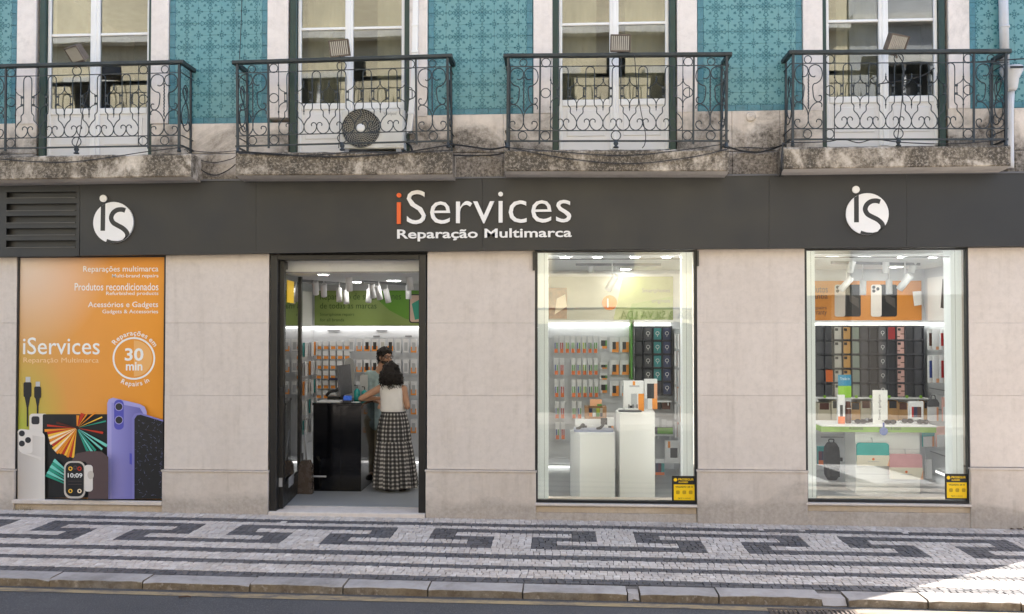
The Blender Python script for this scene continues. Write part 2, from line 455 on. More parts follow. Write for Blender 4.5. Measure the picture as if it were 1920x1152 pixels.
# worn white crossing bar near the drain
b = MB()
b.quad((3.02, -2.78, .004), (3.92, -2.78, .004), (3.55, -4.6, .004), (2.65, -4.6, .004), WLINE); b.build('white_road_marking', road)
b = MB()
b.quad((4.52, -2.78, .004), (5.42, -2.78, .004), (5.05, -4.6, .004), (4.15, -4.6, .004), WLINE); b.build('white_road_marking', road)

# pavement with its two-colour stone setts
b = MB(); b.quad((-24, -2.42, -.012), (24, -2.42, -.012), (24, .3, -.012), (-24, .3, -.012), SAND)
pav = struct(level(b.build('pavement')))
def make_sett():
    m, nt, bs, out = _base('pavement_sett'); k = NB(nt)
    at = k.attr('tone'); s = k.xyz(at.outputs['Vector'])   # x: black / white, y: shade of the single stone, z: warmth
    w = k.mix(s[1], (.46, .40, .35), (.70, .635, .58)); w = k.mix(k.math('MULTIPLY', s[2], .45), w, (.56, .45, .37))
    d = k.mix(s[1], (.046, .045, .050), (.115, .112, .118)); d = k.mix(k.math('MULTIPLY', s[2], .35), d, (.10, .085, .08))
    c = k.mix(s[0], d, w)
    c = k.mix(k.mapr(k.noise(45, detail=6, rough=.75), .4, .75, 0, .4), c, (.15, .13, .12))
    c = k.mix(k.mapr(k.noise(1.3, detail=7, rough=.7), .5, .8, 0, .55), c, (.19, .165, .15))
    k.put(bs.inputs['Base Color'], c); bs.inputs['Roughness'].default_value = .62; bs.inputs['Specular IOR Level'].default_value = .35
    k.put(bs.inputs['Normal'], k.bump(k.noise(70, detail=5, rough=.7), .45, .004)); return m
SETT = make_sett()
def fret(X, v):
    """Greek-key band: v = 0..5 from the wall; True = black"""
    P = 2.125; u1 = (X+.517+P/2) % P-P/2; u2 = (X+.517+P) % P-P/2
    r = int(v)
    sk = .0
    if r == 1 and abs(u1) < .61: return False
    if 1 <= r <= 4 and abs(u1) < .20: return False
    if r == 3 and abs(u2) < .61: return False
    if 0 <= r <= 3 and abs(u2) < .20: return False
    return True
fret_edges = sorted(-.517+2.125*q+o+e for q in range(-6, 7) for o, es in ((0, (-.61, -.2, .2, .61)), (1.0625, (-.61, -.2, .2, .61))) for e in es)
BANDS = [(0.0, .235, 3, 'w'), (.235, .38, 2, 'b'), (.38, .50, 2, 'w'), (.50, 1.26, 10, 'f'), (1.26, 1.47, 3, 'w'), (1.47, 1.62, 2, 'b'),
         (1.62, 1.85, 3, 'w'), (1.85, 1.97, 2, 'b'), (1.97, 2.225, 4, 'w'), (2.225, 2.365, 2, 'b')]
def sett_geo(rng, x0, x1, y0, y1):
    """one worn stone: sides and an uneven, rounded top"""
    g = .0028; h = rng.uniform(.001, .004)
    j = lambda: rng.uniform(-.005, .005)
    P = [(x0+g+j(), y0+g+j()), (x1-g+j(), y0+g+j()), (x1-g+j(), y1-g+j()), (x0+g+j(), y1-g+j())]
    cx = sum(p[0] for p in P)/4; cy = sum(p[1] for p in P)/4; f = .87
    Tt = [(cx+(p[0]-cx)*f, cy+(p[1]-cy)*f) for p in P]
    tz = [h+rng.uniform(-.0015, .0015) for _ in range(4)]
    v = [(p[0], p[1], -.014) for p in P]+[(p[0], p[1], h-.003) for p in P]+[(t[0], t[1], z) for t, z in zip(Tt, tz)]
    f_ = []
    for a in range(4):
        c = (a+1) % 4; f_ += [(a, c, 4+c, 4+a), (4+a, 4+c, 8+c, 8+a)]
    f_.append((8, 9, 10, 11)); return v, f_
def sett_mesh(name, vs, fs, tones):
    me = bpy.data.meshes.new(name); me.from_pydata(vs, [], fs); me.materials.append(SETT)
    at = me.attributes.new('tone', 'FLOAT_VECTOR', 'FACE'); at.data.foreach_set('vector', [q for t in tones for q in t]); return me
rng = random.Random(3); bulk_v, bulk_f, bulk_t, near = [], [], [], []
for (ya, yb, rows, kind) in BANDS:
    for r in range(rows):
        h = (yb-ya)/rows; y1 = -(ya+r*h); y0 = y1-h
        x = -7.6+rng.uniform(0, .05)
        while x < 8.2:
            w = rng.uniform(.050, .082)
            if kind == 'f':
                for bd in fret_edges:
                    if x+.012 < bd < x+w+.022: w = bd-x; break
            xm = x+w/2; ym = (y0+y1)/2
            wob = .008*math.sin(xm*.9+ya*3)+.006*math.sin(xm*2.7)
            black = kind == 'b' or (kind == 'f' and fret(xm, (-ym-.50)/.152))
            if black and kind == 'b' and rng.random() < .003: black = False
            v, f = sett_geo(rng, x, x+w, y0+wob, y1+wob)
            t = (0.0 if black else 1.0, min(1, max(0, rng.gauss(.5, .24))), rng.random()**2)
            if -y0 > 2.09 and -4.75 < xm < 3.9 and len(near) < 100000: near.append((ym, abs(xm), v, f, t))
            else:
                n = len(bulk_v); bulk_v += v; bulk_f += [tuple(n+i for i in q) for q in f]; bulk_t += [t]*len(f)
            x += w
near.sort(key=lambda q: (round(q[0], 2), q[1]))
for i, (ym, xm, v, f, t) in enumerate(near):
    if i < 300: obj('cobblestone', sett_mesh('cobblestone', v, f, [t]*len(f)), pav)
    else:
        n = len(bulk_v); bulk_v += v; bulk_f += [tuple(n+k for k in q) for q in f]; bulk_t += [t]*len(f)
stuff(obj('cobblestones', sett_mesh('cobblestones', bulk_v, bulk_f, bulk_t), pav))

# kerb of long dressed stones
kroot = struct(level(bpy.data.objects.new('kerb', None))); COL.objects.link(kroot)
def kx(px): return WX(px, KF, 1105)
joints = [-12.2, -11, -9.9, -8.7, -7.6, -6.5, -5.75]+[kx(p) for p in (92, 267, 468, 643, 802, 980, 1177, 1200, 1348, 1542, 1590, 1740, 1915)]+[5.6, 6.7, 7.9, 9.0, 10.2, 11.3]
rk = random.Random(5)
for x0, x1 in zip(joints, joints[1:]):
    mb = MB(); broken = x1-x0 < .3
    n = max(2, int((x1-x0)/.09)); e = []
    g = .006
    for i in range(n+1):
        x = x0+g+(x1-x0-2*g)*i/n
        ch = rk.uniform(.004, .008) if not broken else rk.uniform(.02, .05)
        if i in (0, n): ch += .006
        if rk.random() < .05: ch += rk.uniform(.008, .018)
        e.append((x, ch))
    dz = rk.uniform(-.004, .004) - (.015 if broken else 0)
    back = mb.add([(x, -2.372, dz) for x, c in e]); edge = mb.add([(x, KF+c*1.2, dz+rk.uniform(-.002, .001)) for x, c in e])
    low = mb.add([(x, KF+rk.uniform(-.006, .006), dz-c) for x, c in e]); bot = mb.add([(x, KF+.004, -.16) for x, c in e]); bb = mb.add([(x, -2.372, -.16) for x, c in e])
    for i in range(n):
        mb.face((edge+i, edge+i+1, back+i+1, back+i), KERB); mb.face((low+i, low+i+1, edge+i+1, edge+i), KERB)
        mb.face((bot+i, bot+i+1, low+i+1, low+i), KERBF); mb.face((bb+i+1, bb+i, back+i, back+i+1), KERB)
    for q in (0, n): mb.face((back+q, edge+q, low+q, bot+q, bb+q), KERBF)
    mb.build('kerb_stone', kroot)

# storm drain in the gutter
dg = thing('storm_drain', 'rusty iron drain grate set in the road beside the kerb', 'drain', loc=(0, 0, 0))
RUST = mat('rusty_iron', (.11, .085, .07), .7, metal=.3, vary=.5, vscale=12, bump=.4)
dx0, dx1 = WX(1452, -2.8, 1145), WX(1606, -2.8, 1145); dzr = GZ((dx0+dx1)/2)+RZ
b = MB()
for (u0, u1, v0, v1) in ((dx0-.03, dx1+.03, -2.70, -2.67), (dx0-.03, dx1+.03, -3.10, -3.07), (dx0-.03, dx0, -3.07, -2.70), (dx1, dx1+.03, -3.07, -2.70)):
    b.box(u0, u1, v0, v1, dzr-.05, dzr+.008, RUST)
b.build('frame', dg)
part_box('pit_shade', dg, dx0, dx1, -3.07, -2.70, dzr+.0005, dzr+.003, BLKP)  # flat black plate standing for the shade below the bars
nb = 17
for i in range(nb):
    x = dx0+(dx1-dx0)*(i+.5)/nb
    part_box('bar', dg, x-.009, x+.009, -3.07, -2.70, dzr+.0035, dzr+.010, RUST)
for i in (1, 2): 
    x = dx0+(dx1-dx0)*i/3; part_box('cross_bar', dg, x-.016, x+.016, -3.07, -2.70, dzr+.0105, dzr+.013, RUST)

# small litter: dry leaves by the wall and a twig in the gutter
LEAF = mat('dry_leaf', (.10, .055, .03), .9, vary=.4)
for i in range(5):
    x = WX(1897+i*7, -.05, 985); mb = MB(); a0 = i*1.3
    pts = [(x+.035*math.cos(a0)*q-.018*math.sin(a0)*s, -.07-.02*(i % 2)+.035*math.sin(a0)*q+.018*math.cos(a0)*s, GZ(x)+.012+.012*abs(s)+.008*i*(i % 2)) for q, s in ((-1, 0), (-.2, -1), (1, 0), (-.2, 1))]
    n = mb.add(pts); mb.face((n, n+1, n+2), LEAF); mb.face((n, n+2, n+3), LEAF)
    tag(mb.build('dry_leaf', fix=False), ['curled dry brown leaf, first of the row by the wall end', 'flat dry leaf second in the row by the wall end', 'small dry leaf in the middle of the row by the wall end', 'dry leaf fourth in the row by the wall end', 'last dry leaf of the row by the wall end'][i], 'leaf', 'dry leaves by the wall')
mb = MB(); x0 = WX(975//1, -2.7, 1120)
mb.tube([(WX(335, -2.8, 1120), -2.80, GZ(-4)+RZ+.010), (WX(350, -2.8, 1120), -2.785, GZ(-4)+RZ+.014), (WX(357, -2.8, 1120), -2.79, GZ(-4)+RZ+.010)], .006, LEAF)
tag(mb.build('twig'), 'small dark twig lying on the worn yellow line', 'twig')
tan_grass = mat('dry_grass', (.30, .24, .13), .8, vary=.3)
mb = MB(); rg = random.Random(11)
for i in range(60):
    x = WX(rg.uniform(28, 62), -.03, 950); y = rg.uniform(-.06, -.02); h = rg.uniform(.02, .09); l = rg.uniform(-.05, .05)
    n = mb.add([(x-.002, y, GZ(x)), (x+.002, y, GZ(x)), (x+l, y-rg.uniform(0, .03), GZ(x)+h)]); mb.face((n, n+1, n+2), tan_grass)
stuff(tag(mb.build('weeds', fix=False), 'dry weeds growing at the foot of the poster window', 'weeds'))

# ------------------------------------------------------------------ other side of the street (seen in the panes)
OPPY = -11.2
CREAM = mat('cream_render', (.66, .58, .41), .85, vary=.18, vscale=1.2, bump=.15)
GREYR = mat('grey_render', (.40, .41, .42), .85, vary=.2, vscale=1.2)
TRIMST = mat('pale_trim_stone', (.62, .60, .55), .8, vary=.15)
PIERM = mat('dark_shopfront_timber', (.10, .085, .07), .7)
DARKIN = mat('dark_interior', (.02, .02, .022), .6)
AWN = mat('awning_canvas', (.74, .66, .47), .85, vary=.12, vscale=3, bump=.2, bscale=12, bdist=.03)
AWNTXT = mat('awning_lettering', (.02, .02, .02), .8, vary=0)
b = MB(); b.box(-24, 24, OPPY-.01, -8.75, -.5, .02, KERB); struct(b.build('opposite_pavement'))
def opposite(name, label, x0, x1, wallm, winx, top, sill2, ww):
    t = thing(name, label, 'building', loc=(0, 0, 0))
    mb = MB()
    # front wall with real openings: strips between windows
    zs = [(-.3, 3.9), (3.9, sill2[0]), (sill2[0], sill2[1]), (sill2[1], top)]
    mb.box(x0, x1, OPPY-.4, OPPY, 2.9, sill2[0], wallm)
    prev = x0
    for wx in winx:
        mb.box(prev, wx-ww/2, OPPY-.4, OPPY, sill2[0], sill2[1], wallm); prev = wx+ww/2
    mb.box(prev, x1, OPPY-.4, OPPY, sill2[0], sill2[1], wallm)
    mb.box(x0, x1, OPPY-.4, OPPY, sill2[1], top, wallm)
    mb.box(x0, x1, OPPY-6, OPPY-.4, top-.2, top, wallm); mb.box(x0, x1, OPPY-6.2, OPPY-6, -.3, top, wallm)
    mb.box(x0, x0+.3, OPPY-6, OPPY-.4, -.3, top-.2, wallm); mb.box(x1-.3, x1, OPPY-6, OPPY-.4, -.3, top-.2, wallm)
    mb.build('wall', t)
    part_box('cornice', t, x0, x1, OPPY, OPPY+.28, sill2[1]+.95, sill2[1]+1.12, TRIMST)
    part_box('string_course', t, x0, x1, OPPY, OPPY+.12, 4.5, 4.7, TRIMST)
    for wx in winx:
        w = part_box('window', t, wx-ww/2-.14, wx+ww/2+.14, OPPY, OPPY+.05, sill2[1], sill2[1]+.16, TRIMST)
        part_box('frame', w, wx-.04, wx+.04, OPPY-.2, OPPY-.12, sill2[0], sill2[1], WHITE)
        part_box('pane', w, wx-ww/2, wx+ww/2, OPPY-.26, OPPY-.24, sill2[0], sill2[1], DARKIN)
        part_box('balcony', w, wx-ww/2-.2, wx+ww/2+.2, OPPY, OPPY+.35, sill2[0]-.16, sill2[0], TRIMST)
        for k in range(11): part_box('baluster', w, wx-ww/2-.18+k*(ww+.36)/10-.01, wx-ww/2-.18+k*(ww+.36)/10+.01, OPPY+.3, OPPY+.32, sill2[0], sill2[0]+.9, IRON)
        part_box('handrail', w, wx-ww/2-.2, wx+ww/2+.2, OPPY+.28, OPPY+.34, sill2[0]+.9, sill2[0]+.95, IRON)
    # ground-floor front
    px_ = x0
    k = 0
    while px_ < x1-.2:
        part_box('shopfront_pier', t, px_, min(x1, px_+.7), OPPY-.4, OPPY, -.3, 2.9, PIERM)
        q = part_box('shopfront_opening', t, min(x1, px_+.7), min(x1, px_+2.4), OPPY-.5, OPPY-.42, -.3, 2.9, DARKIN)
        px_ += 2.4; k += 1
    return t
opposite('cream_building', 'cream rendered house across the street, reflected in the panes', -17, 6.9, CREAM, [-15+i*2.95 for i in range(7)]+[5.4], 11.5, (6.0, 8.35), 1.1)
opposite('grey_building', 'grey rendered house across the street, reflected in the end window', 6.95, 19, GREYR, [8.3, 11.2, 14.1, 17], 11.3, (5.9, 8.5), 1.1)
aw = thing('awning', 'cream canvas shop awning with a lettered scalloped valance, reflected in the window', 'awning')
ax0, ax1 = WX(880, 10.1), WX(1440, 10.1); za, zb = 3.42, 2.56
b = MB(); nx = 40
t_ = b.add([(ax0+(ax1-ax0)*i/nx, OPPY+.01, za+.01*math.sin(i*1.9)) for i in range(nx+1)]); m_ = b.add([(ax0+(ax1-ax0)*i/nx, (OPPY-10.1)/2, (za+zb)/2-.05+.02*math.sin(i*1.1)) for i in range(nx+1)])
l_ = b.add([(ax0+(ax1-ax0)*i/nx, -10.1, zb) for i in range(nx+1)])
for i in range(nx):
    b.face((t_+i, t_+i+1, m_+i+1, m_+i), AWN, True); b.face((m_+i, m_+i+1, l_+i+1, l_+i), AWN, True)
b.build('canopy', aw, fix=False)
b = MB(); t_ = b.add([(ax0+(ax1-ax0)*i/80, -10.095, zb-.004) for i in range(81)]); l_ = b.add([(ax0+(ax1-ax0)*i/80, -10.085+.008*math.sin(i), 2.235-.045*abs(math.sin(i*math.pi/8))) for i in range(81)])
for i in range(80): b.face((t_+i, t_+i+1, l_+i+1, l_+i), AWN)
b.build('valance', aw, fix=False)
b = MB(); b.tube([(ax0, -10.1, zb), (ax1, -10.1, zb)], .022, GREYP); b.build('front_bar', aw)
letter_obj('lettering', 'SOUSA & SILVA LDA.', WX(1160, 10.08), WX(1328, 10.08), 2.31, 2.50, -10.070, AWNTXT, aw, flip=True)
b = MB(); bx0, bx1 = WX(1040, 10.9), WX(1192, 10.9)
for i in range(26):
    z0 = 3.50+i*.022
    b.box(bx0, bx1, OPPY+.01, OPPY+.03+.012*(i % 2), z0, z0+.0218, GREYP)
tag(stuff(b.build('shutter')), 'grey rolled metal shutter above the awning', 'shutter'); bpy.data.objects['shutter'].pop('kind', None)
# ------------------------------------------------------------------ the shop building
bld = thing('shop_building', 'old building with teal patterned tiles above a pale limestone shop front', 'building')
BX0, BX1 = -16.0, 6.39
ROOM = mat('upstairs_plaster', (.42, .41, .40), .9, vary=.1)
REND = mat('side_render', (.55, .50, .46), .9, vary=.15)
# upper mass above the picture, flank walls, back
part_box('upper_storeys', bld, BX0, BX1, .02, 9, 6.95, 13.2, REND)
part_box('flank_wall', bld, 5.72, BX1, .005, 9, -.3, 6.95, REND)
part_box('flank_wall', bld, BX0, -7.2, .02, 9, -.3, 6.95, REND)
part_box('rear_wall', bld, -7.2, 5.72, 8.6, 9, -.3, 6.95, REND)

# --- ground-floor piers of three courses on a plinth
PIERS = [(-75, 29), (309, 503), (801, 1003), (1308, 1510), (1818, 2010)]
rs = random.Random(2)
for i, (p0, p1) in enumerate(PIERS):
    x0, x1 = WX(p0, 0, 700), WX(p1, 0, 700); pm = (p0+p1)/2
    zz = [W(pm, 881+(i == 0)*-2+(i == 4)*-4, 0)[1], W(pm, 742, 0)[1], W(pm, 606, 0)[1], W(pm, 464, 0)[1]]
    if i == 4: x1 = 5.72
    if i == 0: x0 = -7.2
    for a, c in zip(zz, zz[1:]):
        part_box('stone_block', bld, x0, x1, 0+rs.uniform(0, .003), .40, a+.0008, c-.0008, STONE, ch=.002)
    part_box('plinth_block', bld, x0-.012 if i else x0, x1+.012 if i < 4 else x1, -.028, .40, -.25, zz[0]-.022, PLINTH, ch=.006)
    mb = MB(); mb.prism([(x0-.02 if i else x0, zz[0]-.022), (x1+.02 if i < 4 else x1, zz[0]-.022), (x1+.02 if i < 4 else x1, zz[0]-.004), (x0-.02 if i else x0, zz[0]-.004)], -.036, .02, PLINTH)
    mb.build('plinth_lip', bld)
part_box('lintel', bld, -7.2, 5.72, .03, .40, W(960, 462)[1], 3.83, REND)

# --- wall between the upper windows: tile panels, surrounds and weathered band
WIN = [  # casing outer px left/right, glass rows, white edge etc.
    dict(c0=69, c1=284, g0=80, g1=275, m0=169, m1=187, mun=65, gb=203, bot=297),
    dict(c0=541, c1=768, g0=554, g1=757, m0=647, m1=662, mun=53, gb=193, bot=286),
    dict(c0=1036, c1=1269, g0=1048, g1=1257, m0=1143, m1=1160, mun=44, gb=186, bot=281),
    dict(c0=1542, c1=1777, g0=1553, g1=1766, m0=1648, m1=1666, mun=38, gb=180, bot=274)]
PANELS = [(-152, 32, 233, 60), (318, 502, 232, 400), (803, 999, 215, 900), (1308, 1504, 208, 1405), (1818, 2030, 203, 1870)]
SURRS = [(33, 69, 234), (284, 317, 233), (502, 541, 222), (768, 802, 220), (1000, 1036, 214), (1269, 1307, 212), (1505, 1542, 209), (1777, 1817, 205)]
BANDS_ = [(-152, 69), (284, 541), (768, 1036), (1269, 1542), (1777, 2030)]
ztopP = 6.9
tile_n = 0
def tile_me(fu, fv):
    mb = MB(); t = .139; g = .0004; c = .0012
    mb.box(g, t-g, 0, .012, g, t-g, TILE, ch=c)
    def uv(f):
        out = []
        for i in f:
            p = mb.v[i]; u, v = p[0]/t, p[2]/t
            out.append((1-u if fu else u, 1-v if fv else v))
        return out
    for k, f in enumerate(mb.f): mb.uv[k] = uv(f)
    return mb.mesh('tile')
TM = {(a, b_): tile_me(a, b_) for a in (0, 1) for b_ in (0, 1)}
TS = .139; stuffm = MB(); tile_list = []
for pi, (p0, p1, pb, pm) in enumerate(PANELS):
    x0, x1 = WX(p0, 0, 100), WX(p1, 0, 100); zb = W(pm, pb)[1]
    if pi == 4: x1 = 5.72
    if pi == 0: x0 = -7.2
    part_box('tile_backing', bld, x0, x1, .0125, .40, zb, ztopP+.05, GROUT)
    bw = .068
    # border strip tiles
    def border(u0, u1, w0, w1): tile_list.append((abs((u0+u1)/2)+10, 'border', (u0, u1, w0, w1)))
    zz = zb
    n = int((x1-x0)/TS)
    for k in range(n+1):
        a = x0+k*TS; c = min(x1, a+TS)
        if c-a > .02: border(a+.001, c-.001, zb+.001, zb+bw-.001)
    z = zb+bw
    while z < 6.15:
        if pi != 0: border(x0+.001, x0+bw-.001, z+.001, z+TS-.001)
        if pi != 4: border(x1-bw+.001, x1-.001, z+.001, z+TS-.001)
        z += TS
    xi0, xi1 = x0+(bw if pi else 0), x1-(bw if pi < 4 else 0)
    off = 0.0
    nx = int(math.ceil((xi1-xi0)/TS)); row = 0; z = zb+bw
    st = (pi*1) % 2
    # start the grid so that whole tiles lie in the middle and cut ones at the right
    while z < 6.15:
        for k in range(nx):
            a = xi0+k*TS; w_ = min(TS, xi1-a)
            if pi == 0: a = xi1-(k+1)*TS; w_ = TS
            if a < -7.2: continue
            if w_ < .03: continue
            px = abs(a)
            tile_list.append((abs(a-.3), 'tile', (a, z, w_/TS, (k+st) % 2, row % 2, rs.uniform(-.0015, .0015))))
        z += TS; row += 1
tile_list.sort(key=lambda t: t[0])
ntile = nbord = 0
for _, kind, d in tile_list:
    if kind == 'tile':
        a, z, sc, fu, fv, dy = d
        o = bpy.data.objects.new('tile', TM[(fu, fv)]); COL.objects.link(o); o.parent = bld; o.location = (a, dy, z); o.scale = (sc, 1, 1)
        ntile += 1
        if ntile > 300:
            bpy.data.objects.remove(o); nn = stuffm.add([(a+.001, 0, z+.001), (a+.138*sc, 0, z+.001), (a+.138*sc, 0, z+.138), (a+.001, 0, z+.138)])
            u0, u1 = (1, 0) if fu else (0, 1); v0, v1 = (1, 0) if fv else (0, 1)
            if sc < 1: u1 = u0+(u1-u0)*sc
            stuffm.face((nn, nn+1, nn+2, nn+3), TILE, uv=((u0, v0), (u1, v0), (u1, v1), (u0, v1)))
    else:
        nbord += 1; u0, u1, w0, w1 = d
        o = part_box('border_tile', bld, u0, u1, -.002, .012, w0, w1, TILEB, ch=.003)
if stuffm.f: stuff(stuffm.build('tiles', bld, fix=False))
for (p0, p1, pb) in SURRS:
    x0, x1 = WX(p0, 0, 100), WX(p1, 0, 100); zb = W((p0+p1)/2, pb)[1]
    part_box('window_surround', bld, x0+.001, x1-.001, -.022, .40, zb, ztopP, SURR, ch=.006)
for i, (p0, p1) in enumerate(BANDS_):
    x0, x1 = WX(p0, 0, 280), WX(p1, 0, 280)
    if i == 4: x1 = 5.72
    if i == 0: x0 = -7.2
    zt = W((p0+p1)/2, [233, 232, 215, 208, 203][i])[1]-.002; zm = W((p0+p1)/2, 291-(i*2))[1]
    cuts = [x0]+[WX(q, 0, 280) for q in ([], [358, 446], [848, 944], [1372, 1462], [1900])[i]]+[x1]
    for a, c in zip(cuts, cuts[1:]):
        part_box('band_stone', bld, a+.001, c-.001, -.014-rs.uniform(0, .004), .40, zm+.004, zt, BAND, ch=.006)
        part_box('band_stone', bld, a+.001, c-.001, -.030-rs.uniform(0, .004), .40, 3.82, zm-.004, BAND, ch=.008)
# iron rosette anchors on the band
for px, py in ((1407, 220), (1411, 221)):
    if px == 1407:
        x, z = W(px, py); mb = MB(); mb.lathe([(.052, 0), (.055, .012), (.04, .022), (.03, .016), (.018, .026), (.0, .028)], (x, -.02, z), BAND, 14, 'Y', caps=False)
        mb.v = [(p[0], -.016-(p[1]+.02), p[2]) for p in mb.v]; mb.build('wall_anchor', bld)

# --- upper windows
CURT = mat('cream_curtain', (.46, .425, .345), .9, vary=.12, vscale=3)
def upper_window(d, k):
    w = bpy.data.objects.new('french_window', None); COL.objects.link(w); w.parent = bld
    Yf = .035; pm = (d['c0']+d['c1'])/2
    X = lambda p: WX(p, Yf, 120); Zz = lambda p: W(pm, p, Yf)[1]
    zb = Zz(d['bot']); zt = ztopP
    for a, c in ((d['c0'], d['g0']), (d['g1'], d['c1'])):
        part_box('casing', w, WX(a, 0)+.001, WX(c, 0)-.001, -.012, .09, zb-.03, zt, GREEN, ch=.005)
    lx, rx = WX(d['g0'], 0)+.001, WX(d['g1'], 0)-.001
    m0, m1 = X(d['m0']), X(d['m1']); sw = .040
    gb = Zz(d['gb']); mz = Zz(d['mun'])
    mb = MB()
    for a, c in ((lx, lx+sw), (rx-sw, rx)): mb.box(a, c, Yf, Yf+.05, zb, zt, WHITE, ch=.006)
    mb.build('stile', w)
    mm = (m0+m1)/2
    mb = MB(); mb.box(m0, mm-.0015, Yf-.004, Yf+.05, zb, zt, WHITE, ch=.008); mb.build('stile', w)
    mb = MB(); mb.box(mm+.0015, m1, Yf-.004, Yf+.05, zb, zt, WHITE, ch=.008); mb.build('stile', w)
    part_box('astragal', w, mm-.016, mm+.016, Yf-.018, Yf-.0045, zb, zt, WHITE, ch=.006)
    for a, c in ((lx+sw, m0), (m1, rx-sw)):
        part_box('muntin', w, a, c, Yf+.005, Yf+.045, mz-.016, mz+.016, WHITE, ch=.006)
        part_box('muntin', w, a, c, Yf+.005, Yf+.045, mz+1.0, mz+1.03, WHITE, ch=.006)
        part_box('rail', w, a, c, Yf+.002, Yf+.05, gb-.075, gb, WHITE, ch=.008)
        part_box('lower_panel', w, a, c, Yf+.016, Yf+.045, zb, gb-.0755, CREAMP)
        part_box('panel_field', w, a+.05, c-.05, Yf+.008, Yf+.0155, zb+.16, gb-.12, CREAMP, ch=.006)
        part_box('pane', w, a, c, Yf+.022, Yf+.026, gb, zt, GLASSU)
    return w
for k, d in enumerate(WIN): upper_window(d, k)
# the rooms behind
part_box('upstairs_floor', bld, -7.2, 5.72, .2, 4.2, 3.88, 4.0, ROOM)
part_box('upstairs_back_wall', bld, -7.2, 5.72, 4.2, 4.3, 4.0, 6.95, ROOM)
def curtain(px0, px1, k, lab):
    x0, x1 = WX(px0, .42), WX(px1, .42); n = max(6, int((x1-x0)/.03)); mb = MB()
    pts = [(x0+(x1-x0)*i/n, .42+.012*math.sin(i*1.7)) for i in range(n+1)]
    a = mb.add([(x, y, 4.35) for x, y in pts]); c = mb.add([(x, y, 6.8) for x, y in pts])
    for i in range(n): mb.face((a+i, a+i+1, c+i+1, c+i), CURT, True)
    tag(mb.build('curtain', fix=False), lab, 'curtain', 'curtains behind the upper windows')
curtain(575, 650, 0, 'pale curtain in the left pane of the window above the shop door')
curtain(706, 757, 0, 'pale curtain at the right edge of the window above the shop door')
curtain(1050, 1119, 0, 'pale curtain in the left pane of the window right of the big shop sign')
curtain(1173, 1256, 0, 'pale curtain in the right pane of the window right of the big shop sign')
curtain(1572, 1646, 0, 'pale curtain in the left pane of the upper window nearest the drainpipe')
curtain(82, 100, 0, 'narrow pale curtain in the upper window above the orange poster')

# --- balcony slabs
SLABS = [(-90, 357, 294, 288, 339, 331), (441, 848, 286, 283, 329, 327), (946, 1367, 281, 280, 321, 321), (1470, 1896, 276, 272, 317, 311)]
def slab(p0, p1, tl, tr, bl, br):
    Yf = -.36
    A, B_ = W(p0, tl, Yf), W(p1, tr, Yf); C_, D_ = W(p0, bl, Yf), W(p1, br, Yf)
    zt = max(A[1], B_[1]); zb = (C_[1]+D_[1])/2
    x0, x1 = A[0], B_[0]; mb = MB(); n = 46; rr = random.Random(int(p0)+500)
    def prof(x, i):
        e = rr.uniform(-.004, .004); q = .012 if i in (0, n) else 0
        t = (x-x0)/(x1-x0); zt_ = A[1]+(B_[1]-A[1])*t; zb_ = C_[1]+(D_[1]-C_[1])*t
        return [(x, .06, zt_), (x, Yf+.022+e, zt_+rr.uniform(-.003, .003)), (x, Yf+rr.uniform(0, .006)+q, zt_-.02+e), (x, Yf+rr.uniform(0, .006)+q, zb_+.012), (x, Yf+.014, zb_), (x, Yf+.05, zb_-.004), (x, Yf+.11, zb_-.018), (x, .06, zb_-.030)]
    R_ = [mb.add(prof(x0+(x1-x0)*i/n, i)) for i in range(n+1)]; m = 8
    for a, c in zip(R_, R_[1:]):
        for j in range(m-1): mb.face((a+j, c+j, c+j+1, a+j+1), SLAB if j < 4 else UNDER)
    mb.face([R_[0]+j for j in range(m)], SLAB); mb.face([R_[-1]+j for j in range(m-1, -1, -1)], SLAB)
    mb.build('balcony_slab', bld)
UNDER = make_stone('slab_underside', (.50, .47, .44), (.58, .55, .51), .3, .25)
for s_ in SLABS: slab(*s_)

# --- window and door openings of the shop
def opening_frame(p0, p1, pt, pb, wl, wr, wt, wb):
    Yf = .015
    mb = MB(); pm = (p0+p1)/2
    x0, x1 = WX(p0, Yf, 700), WX(p1, Yf, 700); zt, zb = W(pm, pt, Yf)[1], W(pm, pb, Yf)[1]
    ax, bx = WX(p0+wl, Yf, 700), WX(p1-wr, Yf, 700); az, bz = W(pm, pt+wt, Yf)[1], W(pm, pb-wb, Yf)[1]
    mb.box(x0, ax, Yf, Yf+.06, zb, zt, BLACK, ch=.003); mb.box(bx, x1, Yf, Yf+.06, zb, zt, BLACK, ch=.003)
    mb.box(ax, bx, Yf, Yf+.06, az, zt, BLACK, ch=.003); mb.box(ax, bx, Yf, Yf+.06, zb, bz, BLACK, ch=.003)
    return mb, (ax, bx, bz, az), (x0, x1, zb, zt)
def sills(par, p0, p1, y0, y1, y2, ybot):
    pm = (p0+p1)/2; x0, x1 = WX(p0, 0, 950), WX(p1, 0, 950)
    z0, z1, z2 = (W(pm, q)[1] for q in (y0, y1, y2))
    part_box('sill', par, x0, x1, -.030, .38, z1+.002, z0-.001, STONE, ch=.006)
    part_box('sill_course', par, x0+.005, x1-.005, .002, .38, z2+.001, z1, SILLST, ch=.004)
    part_box('base_course', par, x0+.005, x1-.005, -.012, .38, -.25, z2, PLINTH, ch=.005)
LEDB = mat('added_column_glow', (1.0, .99, .97), .5, vary=0, emit=3.0)
LEDW = mat('light_box_white', (.86, .89, .88), .35, vary=0, emit=.085)
